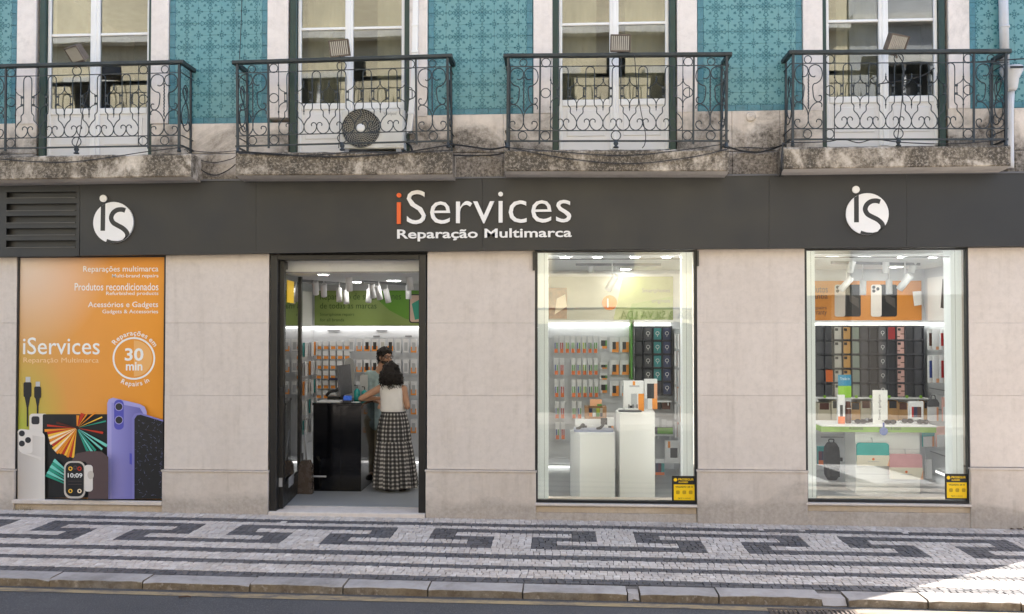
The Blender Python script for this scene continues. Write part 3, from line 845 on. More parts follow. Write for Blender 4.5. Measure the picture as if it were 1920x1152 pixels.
for k, (p0, p1, pt, pb) in enumerate([(1003, 1307, 470, 944), (1509, 1819, 466, 943)]):
    w = bpy.data.objects.new('shop_window', None); COL.objects.link(w); w.parent = bld
    mb, (ax, bx, bz, az), _ = opening_frame(p0, p1, pt, pb, 5, 6 if k else 5, 3, 5)
    mb.build('frame', w)
    if k == 0:
        for (q0, q1, qb) in ((999, 1003.5, 507), (1306.5, 1310.5, 500)):
            part_box('corner_cap', w, WX(q0, -.01), WX(q1, -.01), -.03, .05, W(1150, qb, -.01)[1], W(1150, 471, -.01)[1], BLACK)
    part_box('pane', w, ax, bx, .040, .048, bz, az, GLASS)
    sw = .118
    for (u0, u1) in ((ax, ax+sw), (bx-sw, bx)):
        part_box('light_column', w, u0, u1, .12, .30, bz-.01, az, LEDW)
        part_box('added_column_led', w, u0+.045, u1-.045, .3005, .33, bz+.05, az-.1, LEDB)  # added strip, hidden behind the column, that brightens the pedestal fronts
    x_ = ax+sw*.62; part_box('column_joint', w, x_, x_+.003, .1185, .1198, bz, az, GREYP)
    x_ = bx-sw*.62; part_box('column_joint', w, x_, x_+.003, .1185, .1198, bz, az, GREYP)
    part_box('inner_rail', w, ax+sw, bx-sw, .14, .16, az-.075, az-.065, GREYP)
    sills(w, p0+1, p1+(0 if k == 0 else 2), pb+1, pb+6, pb+(19 if k == 0 else 18), 975)
w = bpy.data.objects.new('blocked_window', None); COL.objects.link(w); w.parent = bld
mb, PST, _ = opening_frame(28, 311, 480, 941, 5, 5, 3, 5); mb.build('frame', w)
part_box('backing_board', w, PST[0], PST[1], .045, .07, PST[2], PST[3], MIDG)
sills(w, 24, 305, 938, 946, 960, 960)

# --- door
dr = bpy.data.objects.new('shop_door', None); COL.objects.link(dr); dr.parent = bld
X = lambda p, Y=0: WX(p, Y, 700)
zth = .035
ztop = W(650, 478)[1]
part_box('jamb', dr, X(506), X(519), .0, .16, zth, ztop, DOORF, ch=.004)
part_box('jamb', dr, X(785), X(798), .0, .16, zth, ztop, DOORF, ch=.004)
part_box('head', dr, X(519), X(785), .0, .16, W(650, 487)[1], ztop, DOORF, ch=.004)
part_box('threshold', dr, X(507), X(798), -.05, .34, -.2, zth, STONE, ch=.006)
part_box('bulkhead', dr, X(519), X(785), .30, .42, 2.80, ztop-.03, WHITE2)
part_box('bulkhead_rail', dr, X(519), X(785), .285, .2995, 2.80, 2.812, GREYP)
# open leaf, folded inwards along the left side
hx = X(521)+.01; lw = 1.12; ang = R(96.5)
dv = Vector((math.cos(ang), math.sin(ang), 0)); nv = Vector((-dv.y, dv.x, 0))
def leaf_box(name, u0, u1, z0, z1, t0, t1, m):
    mb = MB(); mb.box(u0, u1, t0, t1, z0, z1, m)
    mtx = Matrix(((dv.x, nv.x, 0, hx), (dv.y, nv.y, 0, .10), (0, 0, 1, 0), (0, 0, 0, 1)))
    mb.xf(mtx); return mb.build(name, dr)
lz0, lz1 = zth+.01, ztop-.06
leaf_box('leaf_stile', 0, .09, lz0, lz1, -.025, .025, DOORF); leaf_box('leaf_stile', lw-.09, lw, lz0, lz1, -.025, .025, DOORF)
leaf_box('leaf_rail', .09, lw-.09, lz0, lz0+.26, -.025, .025, DOORF); leaf_box('leaf_rail', .09, lw-.09, lz1-.09, lz1, -.025, .025, DOORF)
leaf_box('leaf_pane', .09, lw-.09, lz0+.26, lz1-.09, -.005, .005, GLASSD)
leaf_box('leaf_notice', .25, .65, 2.45, 2.72, -.009, -.0055, PYELLOW)
leaf_box('hinge', -.03, 0.0, 1.35, 1.45, -.02, .02, BLKP); leaf_box('hinge', -.03, 0.0, .3, .4, -.02, .02, ALU)
leaf_box('kick_plate', .30, .60, lz0+.18, lz0+.30, -.029, -.0255, GREYP)

# --- shop interior shell
SFLOOR = mat('grey_floor_tile', (.30, .31, .32), .30, vary=0)
SWALL = mat('slatwall_white', (.60, .61, .63), .45, vary=.03)
SCEIL = mat('ceiling_white', (.75, .75, .75), .7, vary=.02)
LX, RX, BY = WX(587, 3.2), WX(1733, 3.2), 3.2
FZ = .040
def qbox(name, *a, **k): o = part_box(name, None, *a, **k); return struct(o)
fl = qbox('floor', LX-.1, RX+.1, .30, BY+.1, -.2, FZ, SFLOOR)
MX = WX(1000, .5)
qbox('ceiling', LX-.1, MX, .41, BY+.1, 2.80, 2.9, SCEIL)
qbox('ceiling', MX, RX+.1, .36, BY+.1, 3.00, 3.1, SCEIL)
bwall = qbox('back_wall', LX-.1, RX+.1, BY+.012, BY+.1, FZ, 3.0, SWALL)
lwall = qbox('side_wall', LX-.1, LX-.012, .3, BY+.1, FZ, 3.0, SWALL)
rwall = qbox('side_wall', RX+.012, RX+.1, .3, BY+.1, FZ, 3.1, SWALL)
z = .22; i = 0
while z < 2.05:
    part_box('slat', bwall, LX, RX, BY, BY+.012, z+.004, z+.1905, SWALL)
    part_box('slat', lwall, LX-.012, LX, .5, BY-.002, z+.004, z+.1905, SWALL)
    part_box('slat', rwall, RX, RX+.012, .5, BY-.002, z+.004, z+.1905, SWALL)
    z += .195
part_box('plinth_panel', bwall, LX, RX, BY-.05, BY+.011, FZ, .18, SWALL)
# partition that carries the card hooks beside the first display
PX_ = WX(1262, 3.2)
prt = qbox('partition', PX_, PX_+.06, 1.55, BY-.002, FZ, 2.12, SWALL)

# --- dark fascia with its signs
fas = thing('shop_sign', 'long dark grey fascia sign with white raised shop lettering', 'sign')
FY = -.085
ed = [-160, 150, 480, 905, 1442, 1700, 2030]
for p0, p1 in zip(ed, ed[1:]):
    a, b_ = W(p0, 343-18*p0/1920, FY), W(p1, 343-18*p1/1920, FY); c, d = W(p0, 482-12*min(p0, 900)/900-8*max(0, p0-900)/1020, FY), W(p1, 482-12*min(p1, 900)/900-8*max(0, p1-900)/1020, FY)
    g = .0012
    if p1 == 150: # louvered end panel: leave slots
        mb = MB(); mb.prism([(c[0]+g, c[1]), (d[0]-g, d[1]), (b_[0]-g, b_[1]), (a[0]+g, a[1])], FY+.060, .028, DARK)
        mb.build('louver_back', fas)
        xs0, xs1 = W(12, 400, FY)[0], W(143, 400, FY)[0]
        mb = MB()
        mb.box(a[0]+g, xs0, FY, FY+.0135, c[1]+.01, a[1]-.01, DARK); mb.box(xs1, b_[0]-g, FY, FY+.0135, d[1], b_[1], DARK)
        mb.build('panel', fas)
        ys = [(360, 372), (382, 396), (405, 419), (428, 442), (451, 465)]
        tops = [W(78, q[0], FY)[1] for q in ys]; bots = [W(78, q[1], FY)[1] for q in ys]
        zt, zb = (a[1]+b_[1])/2-.004, (c[1]+d[1])/2+.002
        edges = [zt]+[v for t, q in zip(tops, bots) for v in (t, q)]+[zb]
        for q in range(0, len(edges), 2):
            part_box('louver_strip', fas, xs0, xs1, FY, FY+.0135, edges[q+1], edges[q], DARK)
        for k, (t, q) in enumerate(zip(tops, bots)):
            mb = MB(); n = mb.add([(xs0+.005, FY+.050, q+.016), (xs1-.005, FY+.050, q+.016), (xs1-.005, FY-.010, q+.008), (xs0+.005, FY-.010, q+.008), (xs1-.005, FY-.010, q), (xs0+.005, FY-.010, q), (xs1-.005, FY+.050, q+.012), (xs0+.005, FY+.050, q+.012)])
            mb.face((n, n+1, n+2, n+3), DARK); mb.face((n+3, n+2, n+4, n+5), LITLIP); mb.face((n+5, n+4, n+6, n+7), DARK); mb.face((n+1, n+6, n+4, n+2), DARK); mb.face((n, n+3, n+5, n+7), DARK)
            mb.build('louver_blade', fas, fix=False)
        continue
    mb = MB(); mb.prism([(c[0]+g, c[1]), (d[0]-g, d[1]), (b_[0]-g, b_[1]), (a[0]+g, a[1])], FY, .028, DARK); mb.build('panel', fas)
a, b_ = W(-160, 345, FY), W(2030, 324, FY)
mb = MB(); n = 8
mb.prism([(a[0], a[1]), (b_[0], b_[1]), (b_[0], b_[1]+.018), (a[0], a[1]+.018)], FY-.012, .02, MIDG); mb.build('top_flashing', fas)
letters('iServices', 744, 1071, lambda p: 421-.012*(p-744), FY-.006, fas, .022, lambda ch, ad: LORANGE if ad < .05 else LWHITE, 63.5, -.006)
letters('Reparação Multimarca', 745, 1072, lambda p: 447.5-.010*(p-745), FY-.004, fas, .012, lambda ch, ad: LWHITE, 17.5, .018)
def logo(cx, cy, r):
    """white disc with a cut-out 'i' stem and an 's' running off its lower right edge"""
    Yl = FY-.004; X0, Z0 = W(cx, cy, Yl); s = (W(cx+r, cy, Yl)[0]-X0)
    g = bpy.data.objects.new('logo', None); COL.objects.link(g); g.parent = fas
    L = lambda pts: [(X0+x*s, Z0+z*s) for x, z in pts]
    def LC(pts):
        return L([(x, z) if math.hypot(x, z) <= 1.002 else (x/math.hypot(x, z)*1.002, z/math.hypot(x, z)*1.002) for x, z in pts])
    mb = MB(); mb.prism(L([(1.0*math.cos(2*math.pi*i/48), 1.0*math.sin(2*math.pi*i/48)) for i in range(48)]), Yl-.022, Yl, LWHITE); mb.build('disc', g)
    mb = MB(); mb.prism(L(circ(-.52, 1.18, .175, 24)), Yl-.022, Yl, LWHITE); mb.build('dot', g)
    yk = Yl-.0225
    mb = MB(); mb.flat(LC([(-.63, -.40), (-.40, -.40), (-.40, .93), (-.63, .80)]), yk, DARK); mb.build('stem_cut', g, fix=False)
    path = [(.60, .58), (.42, .63), (.18, .60), (-.02, .45), (-.10, .22), (0, 0), (.22, -.14), (.48, -.28), (.68, -.48), (.72, -.68), (.66, -.86)]
    P = catmull([(x, 0, z) for x, z in path], 5); w_ = .115; Lf, Rt = [], []
    for i, p in enumerate(P):
        t = (P[min(i+1, len(P)-1)]-P[max(i-1, 0)]).normalized(); nn = Vector((-t.z, 0, t.x))
        Lf.append((p.x+nn.x*w_, p.z+nn.z*w_)); Rt.append((p.x-nn.x*w_, p.z-nn.z*w_))
    mb = MB(); lf, rt = LC(Lf), LC(Rt); a = mb.add([(x, yk, z) for x, z in lf]); b2 = mb.add([(x, yk, z) for x, z in rt])
    for i in range(len(lf)-1): mb.face((a+i, a+i+1, b2+i+1, b2+i), DARK)
    mb.build('curve_cut', g, fix=False)
    mb = MB(); mb.flat(LC([(-.30, -.80), (-.345, -.94), (-.2, -.98), (-.05, -1.0), (.1, -.995), (.25, -.97), (.4, -.92), (.52, -.854), (.63, -.777), (.72, -.694), (.78, -.626), (.60, -.70), (.46, -.85), (.25, -.90), (-.05, -.88)]), yk, DARK); mb.build('tail_cut', g, fix=False)
logo(214, 418, 37.5); logo(1625, 402, 40)

# --- drainpipe at the right
PIPE = mat('painted_zinc_pipe', (.52, .52, .54), .45, vary=.15, vscale=3)
dp = thing('drainpipe', 'pale grey drainpipe with an old hopper joint beside the last balcony', 'pipe')
mb = MB(); xa, za = W(1880, -60, -.07); xb, zb = W(1884, 128, -.07)
mb.tube([(xa, -.07, za), (xb, -.07, zb)], .048, PIPE, 12); mb.build('pipe', dp)
mb = MB(); mb.tube([(xa+.01, -.07, W(1881, 49, -.07)[1]), (xa+.01, -.07, W(1881, 53, -.07)[1])], .053, PIPE, 12); mb.build('collar', dp)
x_, z_ = W(1897, 145, -.07)
mb = MB(); z0 = W(1897, 172, -.07)[1]; z1 = W(1897, 128, -.07)[1]
mb.lathe([(.045, z0), (.06, z0+.03), (.075, z0+.13), (.115, z1-.05), (.115, z1)], (x_-.02, -.10, 0), PIPE, 14); mb.build('hopper', dp)
part_box('hopper_gap', dp, x_-.09, x_+.05, -.2175, -.2155, z1-.045, z1-.02, BLKP)
mb = MB(); mb.tube([(x_-.02, -.085, z0+.02), (x_-.03, -.08, W(1890, 205, -.07)[1]), (x_-.03, -.07, W(1890, 300, -.07)[1]), (x_-.03, -.07, 3.9)], .04, PIPE, 12); mb.build('lower_pipe', dp)
# ------------------------------------------------------------------ wrought-iron balcony railings
# drawn once in units of 1/100 of the front width pattern, then copied with all parts
U = 1/5.909   # drawing unit -> photo pixel
RW = 2.42     # front width in metres
S = RW/418.0  # metres per photo pixel on the front of the railing
Z0P = 282.0   # photo row of the slab top
def P2(x, y): return ((930+x*U-1156)*S, (Z0P-(95+y*U))*S)      # drawing point of the sample view -> local X, Z (X from the centre)
def mirror(pts): return [(-x, z) for x, z in pts]
RY = 0.0
def iron_tube(name, pts, r, parent, sub=4, closed=False, mat_=None, n=5):
    c = catmull([(x, RY, z) for x, z in pts], sub, closed) if sub > 1 else [Vector((x, RY, z)) for x, z in pts]
    mb = MB(); mb.tube(c, r, mat_ or IRON, n, closed); return mb.build(name, parent, fix=False)
UPF, LOF, BOT = P2(0, 183)[1], P2(0, 910)[1], P2(0, 1028)[1]
CX = P2(125, 0)[0]; PX2 = P2(485, 0)[0]; PX3 = P2(605, 0)[0]
TOPZ = P2(0, 62)[1]
curl_up = [P2(*q) for q in ((226, 322), (240, 332), (268, 326), (290, 300), (298, 265), (285, 225), (240, 199), (190, 207), (155, 245), (145, 310), (163, 365), (205, 400), (238, 410), (254, 440), (250, 500), (243, 555), (220, 598), (188, 611), (158, 595), (150, 560), (165, 540), (184, 545))]
curl_lo = [P2(*q) for q in ((150, 668), (147, 640), (165, 618), (200, 614), (245, 640), (282, 690), (301, 750), (303, 815), (285, 870), (245, 905), (200, 904), (160, 878), (147, 840), (158, 812), (190, 804), (208, 820), (204, 838))]
bulb = [P2(*q) for q in ((755, 185), (790, 200), (805, 245), (805, 420), (805, 600), (815, 632), (834, 655), (834, 708), (870, 745), (898, 795), (903, 830), (888, 878), (845, 906), (800, 898), (768, 862), (758, 820), (770, 788), (797, 779), (818, 797), (814, 818))]
ogee_t = [P2(*q) for q in ((897, 345), (890, 372), (862, 402), (836, 414), (829, 430), (829, 528), (845, 540), (876, 560), (896, 595), (899, 640))]
def mx(pts, cx): return [(2*cx-x, z) for x, z in pts]
def shift(pts, dx): return [(x+dx, z) for x, z in pts]
UC = P2(757, 0)[0]; PITCHU = (P2(1050, 0)[0]-UC); OC = P2(900, 0)[0]
def make_railing():
    t = thing('balcony_railing', 'x', 'railing', 'wrought-iron balcony railings')
    h = RW/2
    DEP = .31
    # handrail with its returns to the wall
    mb = MB(); mb.box(-h-.03, h+.03, -.028, .028, TOPZ-.020, TOPZ+.022, RAILW, ch=.008); mb.build('top_rail', t)
    for s in (-1, 1):
        x = s*(h); mb = MB(); mb.box(x-.026, x+.026, .0285, DEP+.02, TOPZ-.020, TOPZ+.021, RAILW); mb.build('side_rail', t)
    for nm, z, r in (('flat_bar', UPF, .0045), ('flat_bar', LOF, .005), ('bottom_rail', BOT, .009)):
        part_box(nm, t, -h, h, -r, r, z-r, z+r, IRON)
        for s in (-1, 1): part_box(nm, t, s*h-r, s*h+r, r, DEP, z-r, z+r, IRON)
    for s in (-1, 1):
        c = s*abs(CX); mb = MB(); mb.box(c-.013, c+.013, -.012, .012, .0, TOPZ-.02, IRON); mb.build('corner_post', t)
        c2 = s*abs(PX2); mb = MB(); mb.box(c2-.010, c2+.010, -.0095, .0095, BOT-.03, TOPZ-.02, IRON); mb.build('post', t)
        c3 = s*abs(PX3); mb = MB(); mb.tube([(c3, 0, BOT), (c3, 0, TOPZ-.02)], .0045, IRON, 5); mb.build('thin_bar', t)
        mb = MB(); mb.box(c-.011, c+.011, DEP-.02, DEP, 0, TOPZ-.02, IRON); mb.build('wall_post', t)
        mb = MB(); mb.lathe([(.024, .0), (.024, .02), (.016, .03), (.02, .045), (.013, .06)], (c, 0, 0), IRON, 8); mb.build('post_foot', t)
        # end panel: mirrored scrolls about a twisted bar
        cc = P2(303, 0)[0]
        L = lambda pts: pts if s < 0 else mirror(pts)
        for pts in (curl_up, curl_lo):
            iron_tube('scroll', L(pts), .0062, t); iron_tube('scroll', L(mx(pts, cc)), .0062, t)
        zt, zb = P2(0, 300)[1], P2(0, 690)[1]; xc = cc if s < 0 else -cc
        mb = MB(); n = 40; pts = [(xc, 0, zt+(zb-zt)*i/n) for i in range(n+1)]
        mb.tube([(xc+.0025*math.cos(i*1.6), .0025*math.sin(i*1.6), zt+(zb-zt)*i/n) for i in range(n+1)], [.0068 if i % 2 else .0088 for i in range(n+1)], IRON, 5); mb.build('twisted_bar', t, fix=False)
        for (x, z, r) in ((P2(295, 0)[0], P2(0, 140)[1], .041), (P2(548, 0)[0], P2(0, 140)[1], .048), (P2(548, 0)[0], P2(0, 485)[1], .052), (P2(548, 0)[0], P2(0, 968)[1], .050), (P2(295, 0)[0], P2(0, 968)[1], .048)):
            x = x if s < 0 else -x
            iron_tube('ring', [(x+r*math.cos(2*math.pi*k/20), z+r*math.sin(2*math.pi*k/20)) for k in range(20)], .0055, t, 1, True)
        # return side: one tall scroll
        side = [(.06, .42), (.03, .36), (.06, .30), (.13, .28), (.21, .34), (.24, .46), (.20, .58), (.13, .66), (.10, .76), (.15, .84), (.21, .80), (.20, .75)]
        for k_, zo in ((1, .10), (-1, .04)):
            c_ = catmull([(c, (v if k_ > 0 else .30-v)+.0, z*.98*(.88 if k_ < 0 else .85)+zo) for v, z in side], 4); mb = MB(); mb.tube(c_, .0065, IRON, 5); mb.build('side_scroll', t, fix=False)
    # five lyres
    for k in range(5):
        dx = (k-2)*PITCHU-UC
        iron_tube('lyre', shift(bulb, dx), .0060, t); iron_tube('lyre', shift(mx(bulb, UC), dx), .0060, t)
    for k in range(6):
        dx = (k-2.5)*PITCHU-OC
        if k > 0:
            iron_tube('ogee', shift(mx(ogee_t, OC) if False else mx(ogee_t, OC), dx), .0052, t)
        if k < 5: iron_tube('ogee', [(2*(OC+dx)-x, z) for x, z in shift(mx(ogee_t, OC), dx)] if False else shift(mx(mx(mx(ogee_t, OC), OC), OC), dx), .0052, t) if False else None
        # left and right halves of the pointed ornament (half only at the ends)
        if k < 5: iron_tube('ogee', mx(shift(ogee_t, dx), OC+dx), .0052, t)
        if k > 0: iron_tube('ogee', shift(ogee_t, dx), .0052, t)
        x = OC+dx
        for zz, sg in ((P2(0, 340)[1], 1), (P2(0, 642)[1], -1)):
            mb = MB(); mb.lathe([(.003, -.012), (.011, 0), (.009, .008), (.004, .018), (.0065, .026), (.001, .05)], (0, 0, 0), IRON, 6)
            mb.v = [(p[0]+x, p[1], zz+sg*p[2]) for p in mb.v]; mb.build('finial', t)
        for s in (-1, 1):
            if (k == 0 and s < 0) or (k == 5 and s > 0): continue
            for py in (432, 524):
                xx = x+s*(P2(900, 0)[0]-P2(817, 0)[0]); zz = P2(0, py)[1]
                part_box('collar', t, xx-.017, xx+.017, -.009, .009, zz-.012, zz+.010, IRON)
    for zz in (P2(0, 135)[1], P2(0, 965)[1]):
        iron_tube('ring', [(.052*math.cos(2*math.pi*k/20), zz+.052*math.sin(2*math.pi*k/20)) for k in range(20)], .0058, t, 1, True)
    mb = MB(); mb.lathe([(.03, 0), (.03, .012), (.014, .022), (.026, .04), (.028, .055), (.014, .075), (.010, .09)], (0, 0, 0), IRON, 10); mb.build('centre_foot', t)
    return t
def copy_tree(o, parent=None):
    c = o.copy(); COL.objects.link(c)
    if parent: c.parent = parent
    for ch in list(o.children): copy_tree(ch, c)
    return c
RYD = -.325
RAILS = [  # photo corners of the handrail (left, right), label
    (-48, 341, 126, 117, 'iron scrollwork balcony railing above the orange poster, cut by the edge of the picture'),
    (443, 845, 118, 105.5, 'iron scrollwork balcony railing with the air conditioner standing behind it'),
    (947, 1365, 105.5, 102.5, 'iron scrollwork balcony railing above the window with two white pedestals'),
    (1481, 1888, 99, 96.5, 'iron scrollwork balcony railing beside the grey drainpipe')]
rail0 = make_railing(); copies = [rail0]+[copy_tree(rail0) for _ in range(3)]
rail_of = []
for o, (p0, p1, y0, y1, lab) in zip(copies, RAILS):
    a, c = W(p0, y0, RYD), W(p1, y1, RYD); w = c[0]-a[0]
    o['label'] = lab
    ang = -math.atan2(c[1]-a[1], w)
    o.scale = (w/RW, 1, 1); o.rotation_euler = (0, ang, 0)
    o.location = ((a[0]+c[0])/2, RYD, (a[1]+c[1])/2-TOPZ)
    rail_of.append(o)

# ------------------------------------------------------------------ floodlights on the handrails
FLB = mat('floodlight_body', (.13, .10, .08), .5, vary=.3, vscale=12)
FLG = mat('floodlight_ribs', (.50, .47, .42), .45, vary=.15)
def floodlight(px, py, roll, pitch, yaw, label, s=1.0):
    x, z = W(px, py, RYD)
    t = thing('floodlight', label, 'floodlight', 'floodlights clamped to the balcony handrails', (x, RYD, z))
    w, h = .215*s, .175*s
    mtx = Matrix.Rotation(yaw, 4, 'Z') @ Matrix.Rotation(pitch, 4, 'X') @ Matrix.Rotation(roll, 4, 'Y')
    def pb(name, *a, **k):
        mb = MB(); mb.box(*a, **k); mb.xf(mtx); return mb.build(name, t)
    pb('housing', -w/2, w/2, -.01, .045, -h/2, h/2, FLB, ch=.008)
    for i in range(9): pb('fin', -w/2+.012+i*(w-.03)/8.4, -w/2+.022+i*(w-.03)/8.4, -.030, -.0105, -h/2+.012, h/2-.012, FLG)
    pb('glass', -w/2+.015, w/2-.015, .0455, .05, -h/2+.015, h/2-.015, GREYP)
    for (a0, a1, c0, c1) in ((-w/2, w/2, h/2-.008, h/2+.004), (-w/2, w/2, -h/2-.004, -h/2+.008), (-w/2-.004, -w/2+.006, -h/2, h/2), (w/2-.006, w/2+.004, -h/2, h/2)):
        pb('rim', a0, a1, -.034, -.0106, c0, c1, FLB)
    pb('bracket', -.03, .03, .0, .03, -h/2-.045, -h/2-.005, FLB)
    mb = MB(); mb.tube([Vector((0, .01, -h/2-.03)), Vector((0, .0, -h/2-.075))], .012, FLB, 8); mb.build('stem', t)
    return t
floodlight(143, 101, R(-3), R(38), R(-24), 'weathered floodlight tilted steeply up on the railing above the orange poster')
floodlight(637, 91, R(-6), R(12), R(4), 'ribbed floodlight on the railing above the air conditioner')
floodlight(1163, 82, R(1), R(6), R(2), 'upright ribbed floodlight on the railing right of the big shop sign')
floodlight(1681, 81, R(5), R(26), R(16), 'brown ribbed floodlight leaning on the railing beside the drainpipe')

# ------------------------------------------------------------------ air conditioner outdoor unit
ac = thing('air_conditioner', 'white outdoor air conditioner unit with a round black fan grille on the balcony', 'air conditioner')
ACW = mat('ac_white', (.62, .61, .58), .45, vary=.10, vscale=4)
Ya = -.20
x0, x1 = WX(640, Ya, 240), WX(757, Ya, 240); z0, z1 = W(700, 279, Ya)[1], W(700, 206, Ya)[1]
part_box('case', ac, x0, x1, Ya, .07, z0, z1, ACW, ch=.012)
fx, fz = W(677, 241, Ya); fr = (W(677, 204, Ya)[1]-fz)*.98
mb = MB(); mb.lathe([(fr, 0), (fr, .012), (fr-.006, .016), (fr-.012, .004), (0, .004)], (fx, Ya, fz), BLKP, 40, 'Y', caps=False)
mb.v = [(p[0], 2*Ya-p[1], p[2]) for p in mb.v]; mb.build('fan_recess', ac)
MESHW = mat('grille_wire', (.55, .51, .41), .5, vary=.2)
mb = MB()
for i in range(1, 9):
    r = fr*.23+(fr*.75)*i/8; mb.tube([(fx+r*math.cos(a), Ya-.017, fz+r*math.sin(a)) for a in [2*math.pi*k/36 for k in range(36)]], .0020, MESHW, 3, True)
for k in range(36):
    a = 2*math.pi*k/36; pts = []
    for j in range(6):
        r = fr*(.2+.78*j/5); aa = a+.55*j/5; pts.append((fx+r*math.cos(aa), Ya-.0185, fz+r*math.sin(aa)))
    mb.tube(pts, .0020, MESHW, 3)
mb.build('grille', ac, fix=False)
for k in range(3):
    a = k*2.094+.4; mb = MB(); pts = []
    for j in range(7): pts.append((j/6, 0))
    A_ = mb.add([(fx+fr*.85*(.2+.8*j/6)*math.cos(a+.1*j/6), Ya-.012, fz+fr*.85*(.2+.8*j/6)*math.sin(a+.1*j/6)) for j in range(7)])
    B_ = mb.add([(fx+fr*.85*(.2+.8*j/6)*math.cos(a+.75+.2*j/6), Ya-.006, fz+fr*.85*(.2+.8*j/6)*math.sin(a+.75+.2*j/6)) for j in range(7)])
    for j in range(6): mb.face((A_+j, A_+j+1, B_+j+1, B_+j), BLKP)
    mb.build('fan_blade', ac, fix=False)
mb = MB(); mb.lathe([(fr*.215, 0), (fr*.22, .006), (fr*.15, .012), (0, .013)], (fx, Ya, fz), WHITE, 24, 'Y', caps=False); mb.v = [(p[0], 2*Ya-.017-p[1], p[2]) for p in mb.v]; mb.build('hub_cap', ac)
part_box('side_panel', ac, WX(716, Ya, 240), x1-.012, Ya-.004, Ya-.0002, z0+.03, z1-.02, ACW, ch=.003)
text_px('lettering', 'Whirlpool', 719, 743, 218, 210, Ya-.0055, PGREY, ac)
part_box('foot', ac, x0+.03, x0+.09, Ya+.01, .05, z0-.05, z0, GREYP); part_box('foot', ac, x1-.09, x1-.03, Ya+.01, .05, z0-.05, z0, GREYP)
mb = MB(); mb.tube(catmull([(x1-.02, -.05, z0+.10), (x1+.05, -.06, z0+.06), (x1+.06, -.05, z0-.02), (x1-.05, -.10, z0-.03), (x0+.1, -.25, z0-.035)], 5), .012, BLKP, 6); mb.build('hose', ac)
duct = thing('pipe_duct', 'white plastic pipe duct running down beside the air conditioner', 'duct')
xa, za = W(780, -60, -.06); xb, zb = W(778, 130, -.06); xc, zc = W(767, 250, -.06)
xm, zm_ = W(771, 213, -.06)
def strip(name, pts, w):
    mb = MB()
    for (xA, zA), (xB, zB) in zip(pts, pts[1:]):
        n = mb.add([(xA-w, -.085, zA), (xA+w, -.085, zA), (xB+w, -.085, zB), (xB-w, -.085, zB), (xA-w, -.03, zA), (xA+w, -.03, zA), (xB+w, -.03, zB), (xB-w, -.03, zB)])
        for f in ((0, 1, 2, 3), (4, 7, 6, 5), (0, 4, 5, 1), (1, 5, 6, 2), (2, 6, 7, 3), (3, 7, 4, 0)): mb.face([n+i for i in f], WHITE)
    return mb.build(name, duct)
strip('trunking', [(xa, za), (xb, zb)], .030); strip('trunking', [(xb-.004, zb), (xm, zm_)], .030); strip('trunking', [(xm, zm_+.001), (xc, zc)], .030)
for px, py in ((779, 48), (778.5, 98), (771.5, 213)):
    x, z = W(px, py, -.06); part_box('duct_clip', duct, x-.038, x+.038, -.092, -.0855, z-.014, z+.014, WHITE)

# ------------------------------------------------------------------ loose cables
CAB = mat('black_cable', (.012, .012, .013), .5)
def cable(label, pts, r=.006, sub=6, m=CAB):
    P = [(*W(px, py, y)[:1], y, W(px, py, y)[1]) for px, py, y in pts]
    mb = MB(); mb.tube(catmull(P, sub), r, m, 5); tag(mb.build('cable', fix=False), label, 'cable', 'loose cables on the front')
cable('thin cable running along the front of the first balcony slab', [(-30, 296, -.375), (60, 303, -.375), (130, 304, -.375), (200, 296, -.375), (280, 284, -.375), (345, 276, -.35)], .005)
cable('cable hanging in a deep loop between the first two balconies', [(352, 288, -.20), (365, 304, -.1), (382, 322, -.06), (403, 329, -.06), (425, 321, -.08), (441, 309, -.25)], .006)
cable('cable strung in a shallow curve between the first two balconies', [(350, 283, -.2), (372, 299, -.08), (402, 305, -.06), (432, 299, -.1), (442, 294, -.25)], .0045)
cable('thin straight cable between the first two balconies', [(345, 281, -.3), (395, 286, -.06), (444, 283, -.3)], .0045)
cable('cable sagging along the front of the air conditioner balcony slab', [(444, 284, -.375), (520, 289, -.378), (600, 294, -.378), (690, 292, -.378), (770, 284, -.378), (842, 272, -.36)], .007)
cable('second thin cable along the air conditioner balcony slab', [(444, 286, -.375), (560, 292, -.38), (660, 286, -.38), (760, 286, -.38), (845, 282, -.36)], .005)
cable('bundled black cables bridging the middle two balconies', [(843, 270, -.33), (880, 275, -.08), (920, 280, -.07), (950, 275, -.33)], .010)
cable('cable drooping below the bundle between the middle two balconies', [(845, 291, -.3), (880, 292, -.06), (925, 291, -.06), (948, 286, -.3)], .008)
cable('thin cable sagging across the third balcony slab', [(950, 277, -.375), (1040, 284, -.378), (1160, 292, -.378), (1260, 284, -.378), (1362, 270, -.37)], .005)
cable('long cable swooping low over the third balcony slab', [(960, 278, -.375), (1060, 297, -.378), (1180, 307, -.378), (1290, 296, -.378), (1364, 280, -.37)], .005)
cable('bundle of cables hanging between the third and the last balcony', [(1363, 275, -.33), (1390, 283, -.08), (1420, 286, -.07), (1450, 279, -.1), (1472, 270, -.33)], .010)
cable('thin cable above the bundle beside the last balcony', [(1364, 279, -.3), (1400, 277, -.06), (1440, 278, -.06), (1471, 272, -.3)], .005)
cable('tangled cable along the bottom rail of the last balcony', [(1476, 268, -.35), (1550, 266, -.35), (1580, 261, -.35), (1610, 268, -.35), (1640, 262, -.35), (1700, 268, -.35), (1790, 270, -.35), (1885, 262, -.35)], .006)
cable('black cable running down the corner of the last balcony to the sign', [(1468, 268, -.375), (1466, 290, -.375), (1465, 318, -.375), (1463, 330, -.10)], .009)
cable('black cable leading out of the picture from the last handrail', [(1770, 118, -.3), (1820, 117, -.3), (1880, 113, -.2), (1960, 108, -.1)], .007)
